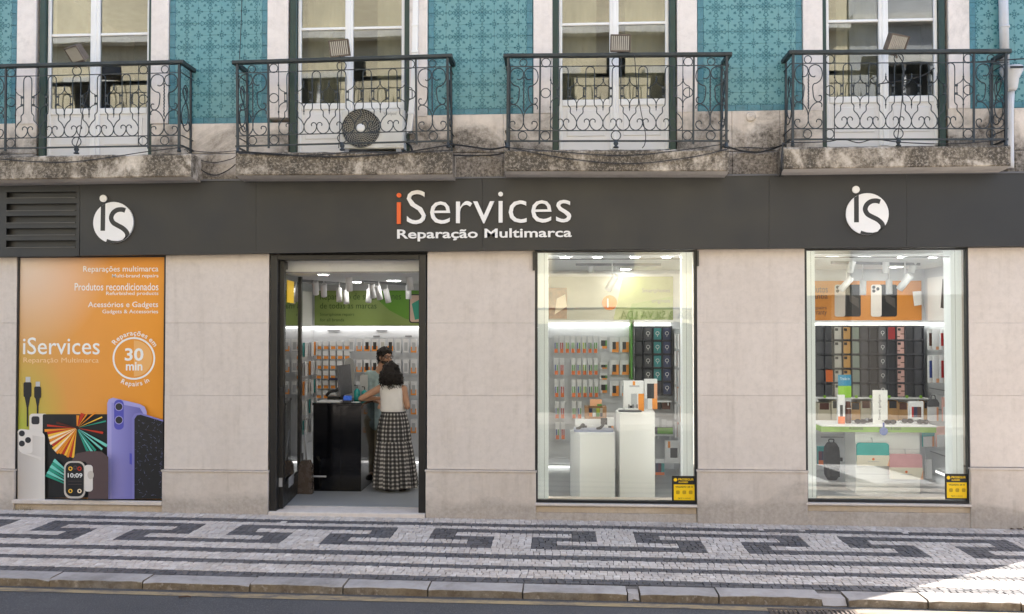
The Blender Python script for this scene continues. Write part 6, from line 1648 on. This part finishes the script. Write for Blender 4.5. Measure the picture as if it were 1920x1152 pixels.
# ------------------------------------------------------------------ counter and what stands on it
ct = thing('reception_counter', 'tall glossy black reception counter with a white papered top inside the door', 'counter')
CXA, CXB = WX(588, 1.17), WX(678, 1.17); CZ = W(640, 756, 1.17)[1]; CY1 = 1.95
part_box('front_panel', ct, CXA, WX(640, 1.17)-.002, 1.17, 1.20, FZ, CZ-.032, BLK); part_box('front_panel', ct, WX(640, 1.17)+.002, CXB, 1.17, 1.20, FZ, CZ-.032, BLK)
part_box('side_panel', ct, CXB-.03, CXB, 1.2005, CY1, FZ, CZ-.032, BLK); part_box('side_panel', ct, CXA, CXA+.03, 1.2005, CY1, FZ, CZ-.032, BLK)
part_box('top', ct, CXA-.01, CXB+.015, 1.155, CY1+.02, CZ-.03, CZ, BLK, ch=.004)
part_box('light_strip', ct, CXA+.01, WX(613, 1.17), 1.164, 1.1695, W(600, 895, 1.17)[1], W(600, 892, 1.17)[1], PKG)
def onc(px, Y): return WX(px, Y)
t = thing('computer_monitor', 'dark grey monitor turned edge-on on the black counter', 'monitor'); Y = 1.55; x = onc(649, Y); zb_, zt_m = W(649, 740, Y)[1], W(649, 684, Y)[1]
mtx = Matrix.Translation((x, Y, 0)) @ Matrix.Rotation(R(84), 4, 'Z') @ Matrix.Rotation(R(-5), 4, 'X')
mb = MB(); mb.box(-.23, .23, -.012, .012, zb_, zt_m, MIDG, ch=.004); mb.v = [(p[0], p[1], p[2]-zb_) for p in mb.v]; mb.xf(Matrix.Translation((0, 0, zb_)) @ mtx); mb.build('screen', t)
mb = MB(); mb.tube([(x-.03, Y+.02, zb_+.1), (x-.05, Y+.03, CZ+.012)], .018, MIDG, 8); mb.build('stand', t); part_box('foot', t, x-.14, x+.06, Y-.08, Y+.12, CZ+.0005, CZ+.012, GREYP)
t = thing('card_terminal', 'small card terminal with a blue screen on the counter edge', 'card terminal'); x = onc(652, 1.25); part_box('base', t, x-.055, x+.055, 1.22, 1.33, CZ+.0005, CZ+.03, DKP); part_box('screen', t, x-.045, x+.045, 1.218, 1.3, CZ+.0305, CZ+.085, mat('blue_screen', (.03, .10, .45), .3, emit=.1))
for i, (px, h, lab) in enumerate(((670, .155, 'teal bottle with a black pump on the counter beside the monitor'), (684, .135, 'second teal bottle half hidden by the woman’s arm'.replace('’', "'")))):
    t = thing('pump_bottle', lab, 'bottle'); x = onc(px, 1.6); mb = MB(); mb.lathe([(.04, 0), (.042, .01), (.042, h*.8), (.02, h*.95), (.016, h)], (x, 1.6, CZ+.0005), mat('bottle_teal', (.02, .30, .30), .3), 12); mb.build('body', t)
    mb = MB(); mb.tube([(x, 1.6, CZ+h), (x, 1.6, CZ+h+.04), (x-.035, 1.59, CZ+h+.045)], .008, DKP, 6); mb.build('pump', t)
tag(part_box('paper_pad', None, onc(597, 1.3), onc(640, 1.3), 1.24, 1.50, CZ+.0005, CZ+.012, PK), 'white papers lying on the black counter', 'paper')
tag(part_box('leaflet', None, onc(646, 1.3)+.08, onc(676, 1.3), 1.24, 1.34, CZ+.0005, CZ+.003, PK), 'white leaflet at the counter corner under the arm', 'leaflet')
t = thing('desk_phone', 'black telephone with coiled cord behind the terminal', 'telephone'); x = onc(628, 1.6); part_box('base', t, x-.09, x+.09, 1.55, 1.72, CZ+.0005, CZ+.05, BLKP, ch=.01)
mb = MB(); mb.tube(catmull([(x-.10, 1.56, CZ+.06), (x-.05, 1.55, CZ+.11), (x+.03, 1.55, CZ+.13), (x+.08, 1.56, CZ+.17)], 4), .020, BLKP, 8); mb.build('handset', t)
mb = MB(); mb.tube([(x+.1+.03*math.cos(i*1.1), 1.58+.02*math.sin(i*1.1), CZ+.05+.004*i) for i in range(40)], .004, BLKP, 4); mb.build('cord', t)
tag(part_box('note_holder', None, onc(676, 1.75), onc(690, 1.75), 1.74, 1.75, CZ+.0005, W(683, 703, 1.75)[1], PKG), 'grey acrylic leaflet holder standing between the bottles and the man', 'leaflet holder')
tag(part_box('dark_tray', None, onc(619, 3.0), onc(638, 3.0), 2.95, 3.12, W(628, 713, 3.0)[1], W(628, 709, 3.0)[1], cc['navy']), 'flat dark blue tray sticking out of the wall behind the monitor', 'tray')
t = thing('white_lamp', 'white round-topped display behind the dark monitor', 'display'); mb = MB(); x, z = W(655, 700, 2.2); mb.prism([(x-.07, CZ+.0), (x+.07, CZ+.0)]+[(x+.07*math.cos(a), z+.12+.1*math.sin(a)) for a in [math.pi*i/12 for i in range(13)]], 2.2, 2.24, PKG); mb.build('panel', t)
part_box('leg', t, x-.02, x+.02, 2.2, 2.24, FZ, CZ-.0005, GREYP)
# dustpan and dark frame beside the open leaf
t = thing('dustpan', 'long-handled brown translucent dustpan standing beside the door leaf', 'dustpan'); Y = .95; x, z = W(572, 938, Y); z = FZ+.001
mb = MB(); mb.prism([(x-.10, z), (x+.085, z), (x+.075, z+.36), (x+.04, z+.42), (x-.05, z+.42), (x-.085, z+.36)], Y, Y+.10, mat('brown_plastic', (.10, .075, .06), .25)); mb.build('pan', t)
mb = MB(); mb.tube([(x-.0, Y+.05, z+.42), (x-.03, Y+.05, z+.80)], .012, GREYP, 8); mb.build('handle', t)
t = thing('folded_sign', 'dark framed board leaning behind the door leaf', 'board'); Y = 1.35; x0, x1 = WX(556, Y), WX(567, Y); part_box('board', t, x0, x1, Y, Y+.03, FZ+.001, W(562, 852, Y)[1], DKP); part_box('rim', t, x1+.0005, x1+.012, Y-.005, Y+.035, FZ+.001, W(562, 850, Y)[1], MIDG)

# ------------------------------------------------------------------ things seen behind the upper panes
DWOOD = mat('dark_wood', (.03, .022, .018), .5)
def chair(lab, px, Y, s=1):
    x = WX(px, Y, 150); z = 4.0; t = thing('chair', lab, 'chair')
    part_box('seat', t, x-.21, x+.21, Y, Y+.42, z+.43, z+.47, DWOOD); part_box('backrest', t, x-.21, x+.21, Y+.38, Y+.42, z+.65, z+.95, DWOOD)
    for a in (-.19, .17):
        for b_ in (.01, .39): part_box('leg', t, x+a, x+a+.025, Y+b_, Y+b_+.025, z, z+.4295, DWOOD)
        part_box('post', t, x+a, x+a+.025, Y+.385, Y+.41, z+.4705, z+.6495, DWOOD)
def table(lab, px0, px1, Y):
    x0, x1 = WX(px0, Y, 150), WX(px1, Y, 150); t = thing('table', lab, 'table'); part_box('top', t, x0, x1, Y, Y+.7, 4.70, 4.74, DWOOD)
    for a in (x0+.02, x1-.07):
        for b_ in (.03, .62): part_box('leg', t, a, a+.05, Y+b_, Y+b_+.05, 4.0, 4.6995, DWOOD)
table('dark table standing behind the panes of the last upper window', 1555, 1700, 1.0); chair('dark chair at the table behind the last upper window', 1592, .75)
table('dark table behind the upper window above the orange poster', 90, 240, 1.2); chair('dark chair behind the upper window above the orange poster', 205, .9)
t = thing('snake_plant', 'green snake plant in a pot behind the window of the air conditioner', 'plant'); Y = .55; x = WX(733, Y, 170)
part_box('shelf', None, x-.3, x+.25, Y-.1, Y+.3, 4.35, 4.38, DWOOD); o = bpy.data.objects['shelf']
for q in bpy.data.objects:
    if q.name.startswith('shelf') and q.parent is None: q.name = 'window_bench'; tag(q, 'dark bench carrying the snake plant behind the upper window', 'bench')
part_box('bench_leg', bpy.data.objects['window_bench'], x-.28, x-.24, Y, Y+.2, 4.0, 4.3495, DWOOD); part_box('bench_leg', bpy.data.objects['window_bench'], x+.2, x+.24, Y, Y+.2, 4.0, 4.3495, DWOOD)
mb = MB(); mb.lathe([(.06, 4.3805), (.08, 4.5), (.085, 4.51), (.07, 4.5), (0, 4.49)], (x, Y+.08, 0), MIDG, 12, caps=False); mb.build('pot', t)
LEAFG = mat('plant_leaf', (.06, .12, .04), .5, vary=.4, vscale=20); rl = random.Random(6)
for i in range(9):
    a = rl.uniform(0, 6.28); h = rl.uniform(.25, .5); mb = MB(); bxx, byy = x+.04*math.cos(a), Y+.08+.04*math.sin(a); tx, ty = bxx+.08*math.cos(a), byy+.05*math.sin(a)
    L_ = mb.add([(bxx-.012, byy, 4.49), (bxx+.012, byy, 4.49), (bxx*.5+tx*.5+.022, (byy+ty)/2, 4.49+h*.6), (tx, ty, 4.49+h), (bxx*.5+tx*.5-.022, (byy+ty)/2, 4.49+h*.6)]); mb.face(range(L_, L_+5), LEAFG); mb.build('leaf', t, fix=False)
# ------------------------------------------------------------------ the two people at the counter
SKIN = mat('warm_skin', (.46, .25, .155), .5, vary=.12, vscale=20)
SKIN2 = mat('light_skin', (.50, .29, .20), .5, vary=.12, vscale=20)
HAIRM = mat('dark_curly_hair', (.012, .008, .0065), .75, vary=.5, vscale=30)
TOPM = mat('white_knit', (.80, .78, .76), .85, vary=.05, vscale=10, bump=.3, bscale=120)
SHIRTM = mat('teal_grey_shirt', (.30, .40, .42), .85, vary=.25, vscale=14, bump=.3, bscale=70)
TROUM = mat('khaki_trousers', (.28, .24, .17), .9, vary=.25, vscale=8)
SHOE = mat('dark_sandal', (.03, .018, .014), .5)
def J(px, py, Y):
    x, z = W(px, py, Y); return Vector((x, Y, z))
def cap(mb, p, r, q, s, m, n=12):
    """round-ended tapering limb section"""
    p, q = Vector(p), Vector(q); d = q-p; L = d.length; t = d/L if L > 1e-6 else Vector((0, 0, 1)); pts, rr = [], []
    for i in range(5):
        a = math.pi/2*(1-i/4); pts.append(p-t*r*math.sin(a)); rr.append(max(.0004, r*math.cos(a)))
    for i in range(1, 5):
        pts.append(p+d*i/5); rr.append(r+(s-r)*i/5)
    for i in range(5):
        a = math.pi/2*i/4; pts.append(q+t*s*math.sin(a)); rr.append(max(.0004, s*math.cos(a)))
    mb.tube(pts, rr, m, n)
def ell(mb, c, r, m, mtx=None, n=16):
    prof = [(max(.0005, math.sin(math.pi*i/10)), -math.cos(math.pi*i/10)) for i in range(11)]; t = MB(); t.lathe(prof, (0, 0, 0), m, n)
    k = mb.add([(Vector(c)+((mtx @ Vector((p[0]*r[0], p[1]*r[1], p[2]*r[2]))) if mtx else Vector((p[0]*r[0], p[1]*r[1], p[2]*r[2])))) for p in t.v])
    for f in t.f: mb.face([k+i for i in f], m, True)
def fuse(name, mb, parent, voxel, smooth=5):
    o = mb.build(name, parent); md = o.modifiers.new('remesh', 'REMESH'); md.mode = 'VOXEL'; md.voxel_size = voxel; md.use_smooth_shade = True
    s = o.modifiers.new('smooth', 'SMOOTH'); s.factor = .5; s.iterations = smooth; return o
def hand(mb, wrist, d, up, m, curl=.35, side=1):
    """palm, four unequal bent fingers and a thumb leaving the side of the palm"""
    d = Vector(d).normalized(); up = Vector(up); up = (up-d*up.dot(d)).normalized(); w = d.cross(up)*side
    W_ = Vector(wrist); cap(mb, W_, .024, W_+d*.03, .026, m); 
    for k in (-1, 0, 1): cap(mb, W_+d*.03+w*k*.018, .015, W_+d*.085+w*k*.023, .014, m, 8)
    for k, l in ((-1.5, .062), (-.5, .078), (.5, .072), (1.5, .055)):
        b = W_+d*.09+w*k*.0195; e = b+d*l*.5-up*l*.5*curl*.6; f = e+(d*(1-curl)-up*curl).normalized()*l*.5
        cap(mb, b, .0095, e, .009, m, 8); cap(mb, e, .009, f, .0078, m, 8)
    b = W_+d*.025-w*.024; e = b-w*.022+d*.035-up*.006; f = e+d*.030-w*.004-up*.010
    cap(mb, b, .013, e, .011, m, 8); cap(mb, e, .0105, f, .009, m, 8)

# --- woman, seen from behind, leaning with her forearm on the counter
wm = thing('person', 'woman with dark curly hair, white sleeveless top and long checked skirt at the counter', 'person')
Yw = 1.32; mb = MB()
pel, wai, che, nek = J(739, 795, Yw), J(738, 768, Yw), J(735, 738, Yw), J(734, 716, Yw)
hd = J(733, 698, Yw+.02)
cap(mb, pel, .135, wai, .115, SKIN); ell(mb, pel, (.165, .12, .12), SKIN); ell(mb, che, (.150, .095, .15), SKIN); cap(mb, wai, .11, che, .115, SKIN)
cap(mb, nek-Vector((0, 0, .03)), .055, hd, .05, SKIN); ell(mb, hd+Vector((0, .01, .02)), (.078, .095, .115), SKIN)
sl, sr = J(713, 728, Yw), J(757, 730, Yw-.02)
cap(mb, che+Vector((0, 0, .09)), .07, sl, .050, SKIN); cap(mb, che+Vector((0, 0, .09)), .07, sr, .050, SKIN)
el_l = J(677, 746, 1.24); el_l.z = CZ+.052; wr_l = J(707, 752, 1.42); wr_l.z = CZ+.040
cap(mb, sl, .050, sl+(el_l-sl)*.5, .045, SKIN); cap(mb, sl+(el_l-sl)*.5, .045, el_l, .038, SKIN); cap(mb, el_l, .038, el_l+(wr_l-el_l)*.4, .036, SKIN); cap(mb, el_l+(wr_l-el_l)*.4, .036, wr_l, .025, SKIN)
hand(mb, wr_l, (wr_l-el_l), (0, 0, 1), SKIN, .2, 1)
el_r = J(764, 763, Yw-.06); wr_r = J(757, 760, Yw+.20)
cap(mb, sr, .048, el_r, .038, SKIN); cap(mb, el_r, .038, wr_r, .025, SKIN); hand(mb, wr_r, (wr_r-el_r), (0, 0, 1), SKIN, .45, -1)
for s, (pk, pa) in ((-1, ((731, 855), (729, 906))), (1, ((748, 855), (755, 907)))):
    hp = pel+Vector((s*.075, 0, -.03)); kn = J(*pk, Yw+.0); an = J(*pa, Yw-.02); an.z = FZ+.085
    cap(mb, hp, .095, kn, .058, SKIN); cap(mb, kn, .058, kn+(an-kn)*.35, .055, SKIN); cap(mb, kn+(an-kn)*.35, .055, an, .036, SKIN)
    he = Vector((an.x, an.y-.025, FZ+.045)); ba = Vector((an.x+s*.02, an.y+.11, FZ+.038)); cap(mb, an, .036, he, .032, SKIN); cap(mb, he, .032, ba, .034, SKIN)
    for k in range(5): cap(mb, ba+Vector((s*.0+(k-2)*.016, .02, -.008)), .012, ba+Vector((s*.004+(k-2)*.017, .065-.006*abs(k-1), -.014)), .010, SKIN, 8)
# face on the far side of the head
ell(mb, hd+Vector((0, .105, .005)), (.013, .018, .022), SKIN); ell(mb, hd+Vector((-.079, .01, .01)), (.008, .018, .03), SKIN); ell(mb, hd+Vector((.079, .01, .01)), (.008, .018, .03), SKIN)
ell(mb, hd+Vector((0, .088, -.04)), (.022, .012, .008), SKIN)
fuse('body', mb, wm, .0075)
for s in (-1, 1): mb = MB(); ell(mb, hd+Vector((s*.032, .092, .022)), (.012, .010, .008), PBLACK, None, 8); mb.build('eye', wm)
# sleeveless top
def loft(mb, rings, m, n=28, e=.85, caps=True):
    R_ = []
    for (c, rx, ry) in rings:
        R_.append(mb.add([(c.x+rx*math.copysign(abs(math.cos(a))**e, math.cos(a)), c.y+ry*math.copysign(abs(math.sin(a))**e, math.sin(a)), c.z) for a in [2*math.pi*k/n for k in range(n)]]))
    for a, b in zip(R_, R_[1:]):
        for k in range(n): l = (k+1) % n; mb.face((a+k, a+l, b+l, b+k), m, True)
    if caps: mb.face([R_[0]+k for k in range(n-1, -1, -1)], m); mb.face([R_[-1]+k for k in range(n)], m)
mb = MB()
loft(mb, [(J(px, py, Yw), rx, ry) for px, py, rx, ry in ((737, 772, .158, .122), (737, 771, .168, .132), (737, 765, .163, .128), (737, 752, .160, .124), (736, 740, .164, .122), (735.5, 730, .166, .115), (735, 724, .160, .10), (735, 719, .135, .085), (734.5, 715, .085, .070), (734, 712, .062, .062))], TOPM)
o = mb.build('tank_top', wm); sd = o.modifiers.new('sub', 'SUBSURF'); sd.levels = sd.render_levels = 1
# checked, tiered skirt
def make_check():
    m, nt, b, out = _base('black_white_check'); k = NB(nt)
    s = k.xyz(k.n('ShaderNodeUVMap').outputs[0])
    fu = k.math('LESS_THAN', k.math('FRACT', s[0]), .60); fv = k.math('LESS_THAN', k.math('FRACT', s[1]), .58)
    a = k.math('MULTIPLY', k.math('ADD', fu, fv), .5)
    c = k.mix(k.math('GREATER_THAN', a, .25), (.50, .475, .445), (.085, .08, .077)); c = k.mix(k.math('GREATER_THAN', a, .75), c, (.012, .011, .012))
    c = k.mix(k.mapr(k.noise(160, detail=2), .4, .7, 0, .25), c, (.2, .19, .18))
    k.put(b.inputs['Base Color'], c); b.inputs['Roughness'].default_value = .9; return m
CHECK = make_check()
mb = MB(); n = 120
rows = [(738, 770, .150, .118, 0), (738, 773, .160, .125, .002), (738, 786, .185, .142, .006), (738, 800, .203, .158, .009), (738, 814, .214, .170, .011), (738.5, 824, .219, .178, .012),
        (738.5, 826.5, .214, .174, .006), (738.5, 829, .222, .180, .012), (739, 842, .236, .192, .014), (739.5, 858, .249, .205, .017), (740, 875, .260, .217, .020), (740.5, 893, .269, .228, .023), (741, 908, .275, .236, .026), (741, 912, .276, .237, .026)]
R_ = []
for i, (px, py, rx, ry, am) in enumerate(rows):
    c = J(px, py, Yw); pts = []
    for k in range(n):
        a = 2*math.pi*k/n; lob = 13 if i < 6 else 19
        q = 1+am/rx*(math.sin(lob*a+.5*math.sin(3*a))+.5*math.sin(lob*1.7*a+1+i*.05))
        pts.append((c.x+rx*q*math.cos(a), c.y+ry*q*math.sin(a), c.z+.006*math.sin(5*a)*(i > 10)))
    R_.append(mb.add(pts))
acc = 0; vv = [0]
for i in range(1, len(rows)): acc += (rows[i][1]-rows[i-1][1])/137/.054; vv.append(acc)
for i, (a, b) in enumerate(zip(R_, R_[1:])):
    NU = 24 if i < 6 else 30
    for k in range(n):
        l = (k+1) % n; mb.face((a+k, a+l, b+l, b+k), CHECK, True, uv=((k/n*NU, vv[i]), ((k+1)/n*NU, vv[i]), ((k+1)/n*NU, vv[i+1]), (k/n*NU, vv[i+1])))
mb.build('skirt', wm, fix=False)
def curly(parent, c, parts, nstr, m, seed, rad=.006, voxel=.011):
    rg = random.Random(seed); mb = MB()
    for off, r in parts: ell(mb, c+Vector(off), r, m)
    for i in range(260):
        off, r = parts[rg.randrange(len(parts))]
        a, b = rg.uniform(0, 6.283), math.acos(rg.uniform(-1, 1)); dv_ = Vector((math.sin(b)*math.cos(a)*r[0], math.sin(b)*math.sin(a)*r[1], math.cos(b)*r[2]))
        q = rg.uniform(.010, .022); ell(mb, c+Vector(off)+dv_, (q, q, q*1.2), m, None, 8)
    o = fuse('hair', mb, parent, voxel, 1)
    mb = MB()
    for i in range(nstr):
        off, r = parts[rg.randrange(len(parts))]
        a, b = rg.uniform(0, 6.283), math.acos(rg.uniform(-1, .9)); st = c+Vector(off)+Vector((math.sin(b)*math.cos(a)*r[0], math.sin(b)*math.sin(a)*r[1], math.cos(b)*r[2]))
        pts = []; ph = rg.uniform(0, 6); L = rg.uniform(.04, .10)
        for j in range(9): t = j/8; pts.append(st+Vector((math.cos(a)*.015*t+.010*math.cos(ph+t*9), math.sin(a)*.015*t+.010*math.sin(ph+t*9), -L*t)))
        mb.tube(pts, [rad*(1-.7*j/8) for j in range(9)], m, 4)
    stuff(mb.build('curls', parent, fix=False))
curly(wm, J(733, 700, Yw-.01), [((0, 0, .035), (.105, .115, .115)), ((-.015, -.02, -.03), (.130, .120, .10)), ((.03, -.02, -.05), (.125, .12, .10)), ((-.04, -.03, -.08), (.095, .10, .07)), ((.06, -.02, -.09), (.09, .10, .065))], 420, HAIRM, 21)
for s, px in ((-1, 729), (1, 755)):
    x = J(px, 906, Yw-.02).x; y = Yw-.02
    mb = MB(); mb.prism([(0, 0)]*0+rrect(-.042, .042, -.07, .20, .04), 0, .016, SHOE); mb.v = [(p[0]+x+s*.012*(p[2] > .1), p[2]+y, FZ+.001+p[1]) for p in mb.v]; mb.build('sandal', wm)
    mb = MB(); mb.tube([(x+.04*math.cos(a), y+.0+.045*math.sin(a), FZ+.07+.012*math.sin(a)) for a in [2*math.pi*k/16 for k in range(16)]], .006, SHOE, 5, True); mb.build('sandal_strap', wm)
    mb = MB(); mb.tube(catmull([(x-.042+s*.012, y+.09, FZ+.015), (x-.02+s*.012, y+.09, FZ+.065), (x+.02+s*.012, y+.09, FZ+.065), (x+.042+s*.012, y+.09, FZ+.015)], 4), .008, SHOE, 5); mb.build('sandal_strap', wm)
mb = MB(); mb.tube([wr_l+Vector((-.006+.0, .028*math.cos(a), .028*math.sin(a))) for a in [2*math.pi*k/14 for k in range(14)]], .004, ALU, 5, True); mb.build('bracelet', wm)

# --- man behind the counter corner, facing her, dark curly hair, glasses
mn = thing('person', 'man with dark hair, glasses and a teal-grey shirt standing behind the counter', 'person')
Ym = 2.08; mb = MB()
pel, wai, che, nek = J(706, 786, Ym), J(706, 762, Ym), J(708, 722, Ym), J(716, 697, Ym-.02)
hd = J(722, 671, Ym-.05); fw = Vector((.70, -.71, -.06)).normalized(); sd_ = Vector((fw.y, -fw.x, 0)).normalized()*-1; upv = Vector((0, 0, 1))
HM = Matrix((( sd_.x, fw.x, 0), (sd_.y, fw.y, 0), (0, 0, 1)))
ell(mb, pel, (.165, .13, .12), TROUM); cap(mb, pel, .13, wai, .125, SHIRTM); cap(mb, wai, .125, che, .135, SHIRTM); ell(mb, che, (.175, .115, .17), SHIRTM)
def head(mb, hd, m):
    ell(mb, hd+Vector((0, 0, .02)), (.078, .098, .105), m, HM); ell(mb, hd+fw*.028+upv*-.045, (.058, .066, .066), m, HM)
    ell(mb, hd+fw*.088+upv*-.093, (.024, .02, .018), m, HM)
    cap(mb, hd+fw*.090+upv*.025, .010, hd+fw*.112+upv*-.018, .016, m, 8)
    for s in (-1, 1):
        ell(mb, hd+sd_*s*.079-fw*.005, (.010, .020, .032), m, HM); ell(mb, hd+fw*.082+sd_*s*.034+upv*.035, (.030, .014, .010), m, HM); ell(mb, hd+fw*.070+sd_*s*.045+upv*-.022, (.022, .02, .018), m, HM)
    ell(mb, hd+fw*.088+upv*-.052, (.026, .012, .007), m, HM); ell(mb, hd+fw*.087+upv*-.064, (.022, .012, .007), m, HM)
mbs = MB()   # skin: head, neck, arms, and the body under the clothes
head(mbs, hd, SKIN2); cap(mbs, che+Vector((.01, 0, .14)), .065, hd-upv*.03-fw*.015, .056, SKIN2)
ell(mbs, che, (.155, .10, .15), SKIN2); cap(mbs, che, .12, pel, .12, SKIN2)
s1, s2 = J(693, 704, Ym-.06), J(729, 707, Ym+.04)
e1, e2 = J(690, 745, Ym-.12), J(739, 748, Ym-.10); w1, w2 = J(711, 754, Ym-.30), J(722, 756, Ym-.30)
for s, e, w, sgn in ((s1, e1, w1, 1), (s2, e2, w2, -1)):
    cap(mbs, che+Vector((0, 0, .10)), .08, s, .058, SKIN2); cap(mbs, s, .056, e, .043, SKIN2); cap(mbs, e, .043, w, .028, SKIN2); hand(mbs, w, w-e, (0, 0, 1), SKIN2, .5, sgn)
for s, pk, pa in ((-1, (699, 838), (698, 886)), (1, (712, 838), (713, 884))):
    hp = pel+Vector((s*.075, 0, -.02)); kn = J(*pk, Ym+.02); an = J(*pa, Ym+.02); an.z = FZ+.09
    cap(mbs, hp, .09, kn, .058, SKIN2); cap(mbs, kn, .058, an, .040, SKIN2); cap(mbs, an, .038, Vector((an.x+.02, an.y-.13, FZ+.04)), .034, SKIN2)
fuse('body', mbs, mn, .0075)
mb = MB()
cap(mb, pel+Vector((0, 0, -.03)), .14, wai, .135, SHIRTM); cap(mb, wai, .14, che, .15, SHIRTM); ell(mb, che+Vector((0, 0, .0)), (.185, .13, .185), SHIRTM)
for s, e in ((s1, e1), (s2, e2)): cap(mb, che+Vector((0, 0, .10)), .095, s, .075, SHIRTM); cap(mb, s, .074, s+(e-s)*.72, .064, SHIRTM)
fuse('shirt', mb, mn, .012, 3)
mb = MB(); ell(mb, pel, (.172, .135, .12), TROUM)
for s, pk, pa in ((-1, (699, 838), (698, 884)), (1, (712, 838), (713, 882))):
    hp = pel+Vector((s*.078, 0, -.03)); kn = J(*pk, Ym+.02); an = J(*pa, Ym+.02); an.z = FZ+.11
    cap(mb, hp, .105, kn, .078, TROUM); cap(mb, kn, .078, an, .068, TROUM)
fuse('trousers', mb, mn, .012, 3)
for s, px in ((-1, 698), (1, 713)):
    x = J(px, 886, Ym+.02).x; mb = MB(); cap(mb, (x, Ym+.03, FZ+.046), .044, (x+.03, Ym-.15, FZ+.040), .038, SHOE); mb.v = [(p[0], p[1], max(p[2], FZ+.001)) for p in mb.v]; mb.build('shoe', mn)
curly(mn, hd, [((-.012, .012, .075), (.095, .105, .072)), ((-.035, .035, .045), (.080, .085, .075)), ((-.055, .045, .005), (.055, .06, .06))], 160, HAIRM, 5, .005, .010)
mb = MB()  # short beard along the jaw
for i in range(15):
    a = -1.5+3.0*i/14; ell(mb, hd+fw*(.03+.062*math.cos(a))+sd_*.062*math.sin(a)+upv*(-.088+.03*abs(math.sin(a))), (.018, .018, .022), HAIRM, None, 8)
ell(mb, hd+fw*.092+upv*-.040, (.028, .008, .006), HAIRM, HM, 8)
for s in (-1, 1): cap(mb, hd+fw*.094+upv*-.040, .006, hd+fw*.080+sd_*s*.036+upv*-.068, .008, HAIRM, 8)
for i in range(5): ell(mb, hd+fw*.092+sd_*(i-2)*.011+upv*-.040, (.010, .008, .006), HAIRM, HM, 8)
cap(mb, hd+fw*.080+sd_*.036+upv*-.068, .010, hd+fw*.075+sd_*.035+upv*-.085, .012, HAIRM, 8); cap(mb, hd+fw*.080-sd_*.036+upv*-.068, .010, hd+fw*.075-sd_*.035+upv*-.085, .012, HAIRM, 8)
fuse('beard', mb, mn, .006, 1)
gl = bpy.data.objects.new('glasses', None); COL.objects.link(gl); gl.parent = mn
for s in (-1, 1):
    c = hd+fw*.106+sd_*s*.036+upv*.020
    mb = MB(); mb.tube([c+sd_*.026*math.cos(a)+upv*.020*math.sin(a) for a in [2*math.pi*k/16 for k in range(16)]], .0035, PBLACK, 5, True); mb.build('rim', gl)
    mb = MB(); mb.tube([c+sd_*s*.026+upv*.006, hd+sd_*s*.082+fw*.06+upv*.022, hd+sd_*s*.082-fw*.005+upv*.02], .003, PBLACK, 5); mb.build('temple', gl)
    mb = MB(); ell(mb, hd+fw*.084+sd_*s*.034+upv*.018, (.013, .011, .009), mat('eye_white', (.6, .58, .55), .3, vary=0), HM, 10); mb.build('eye', mn)
    mb = MB(); ell(mb, hd+fw*.0935+sd_*s*.034+upv*.018, (.006, .003, .006), PBLACK, HM, 8); mb.build('iris', mn)
mb = MB(); mb.tube([hd+fw*.110-sd_*.010+upv*.022, hd+fw*.114+upv*.025, hd+fw*.110+sd_*.010+upv*.022], .003, PBLACK, 5); mb.build('bridge', gl)
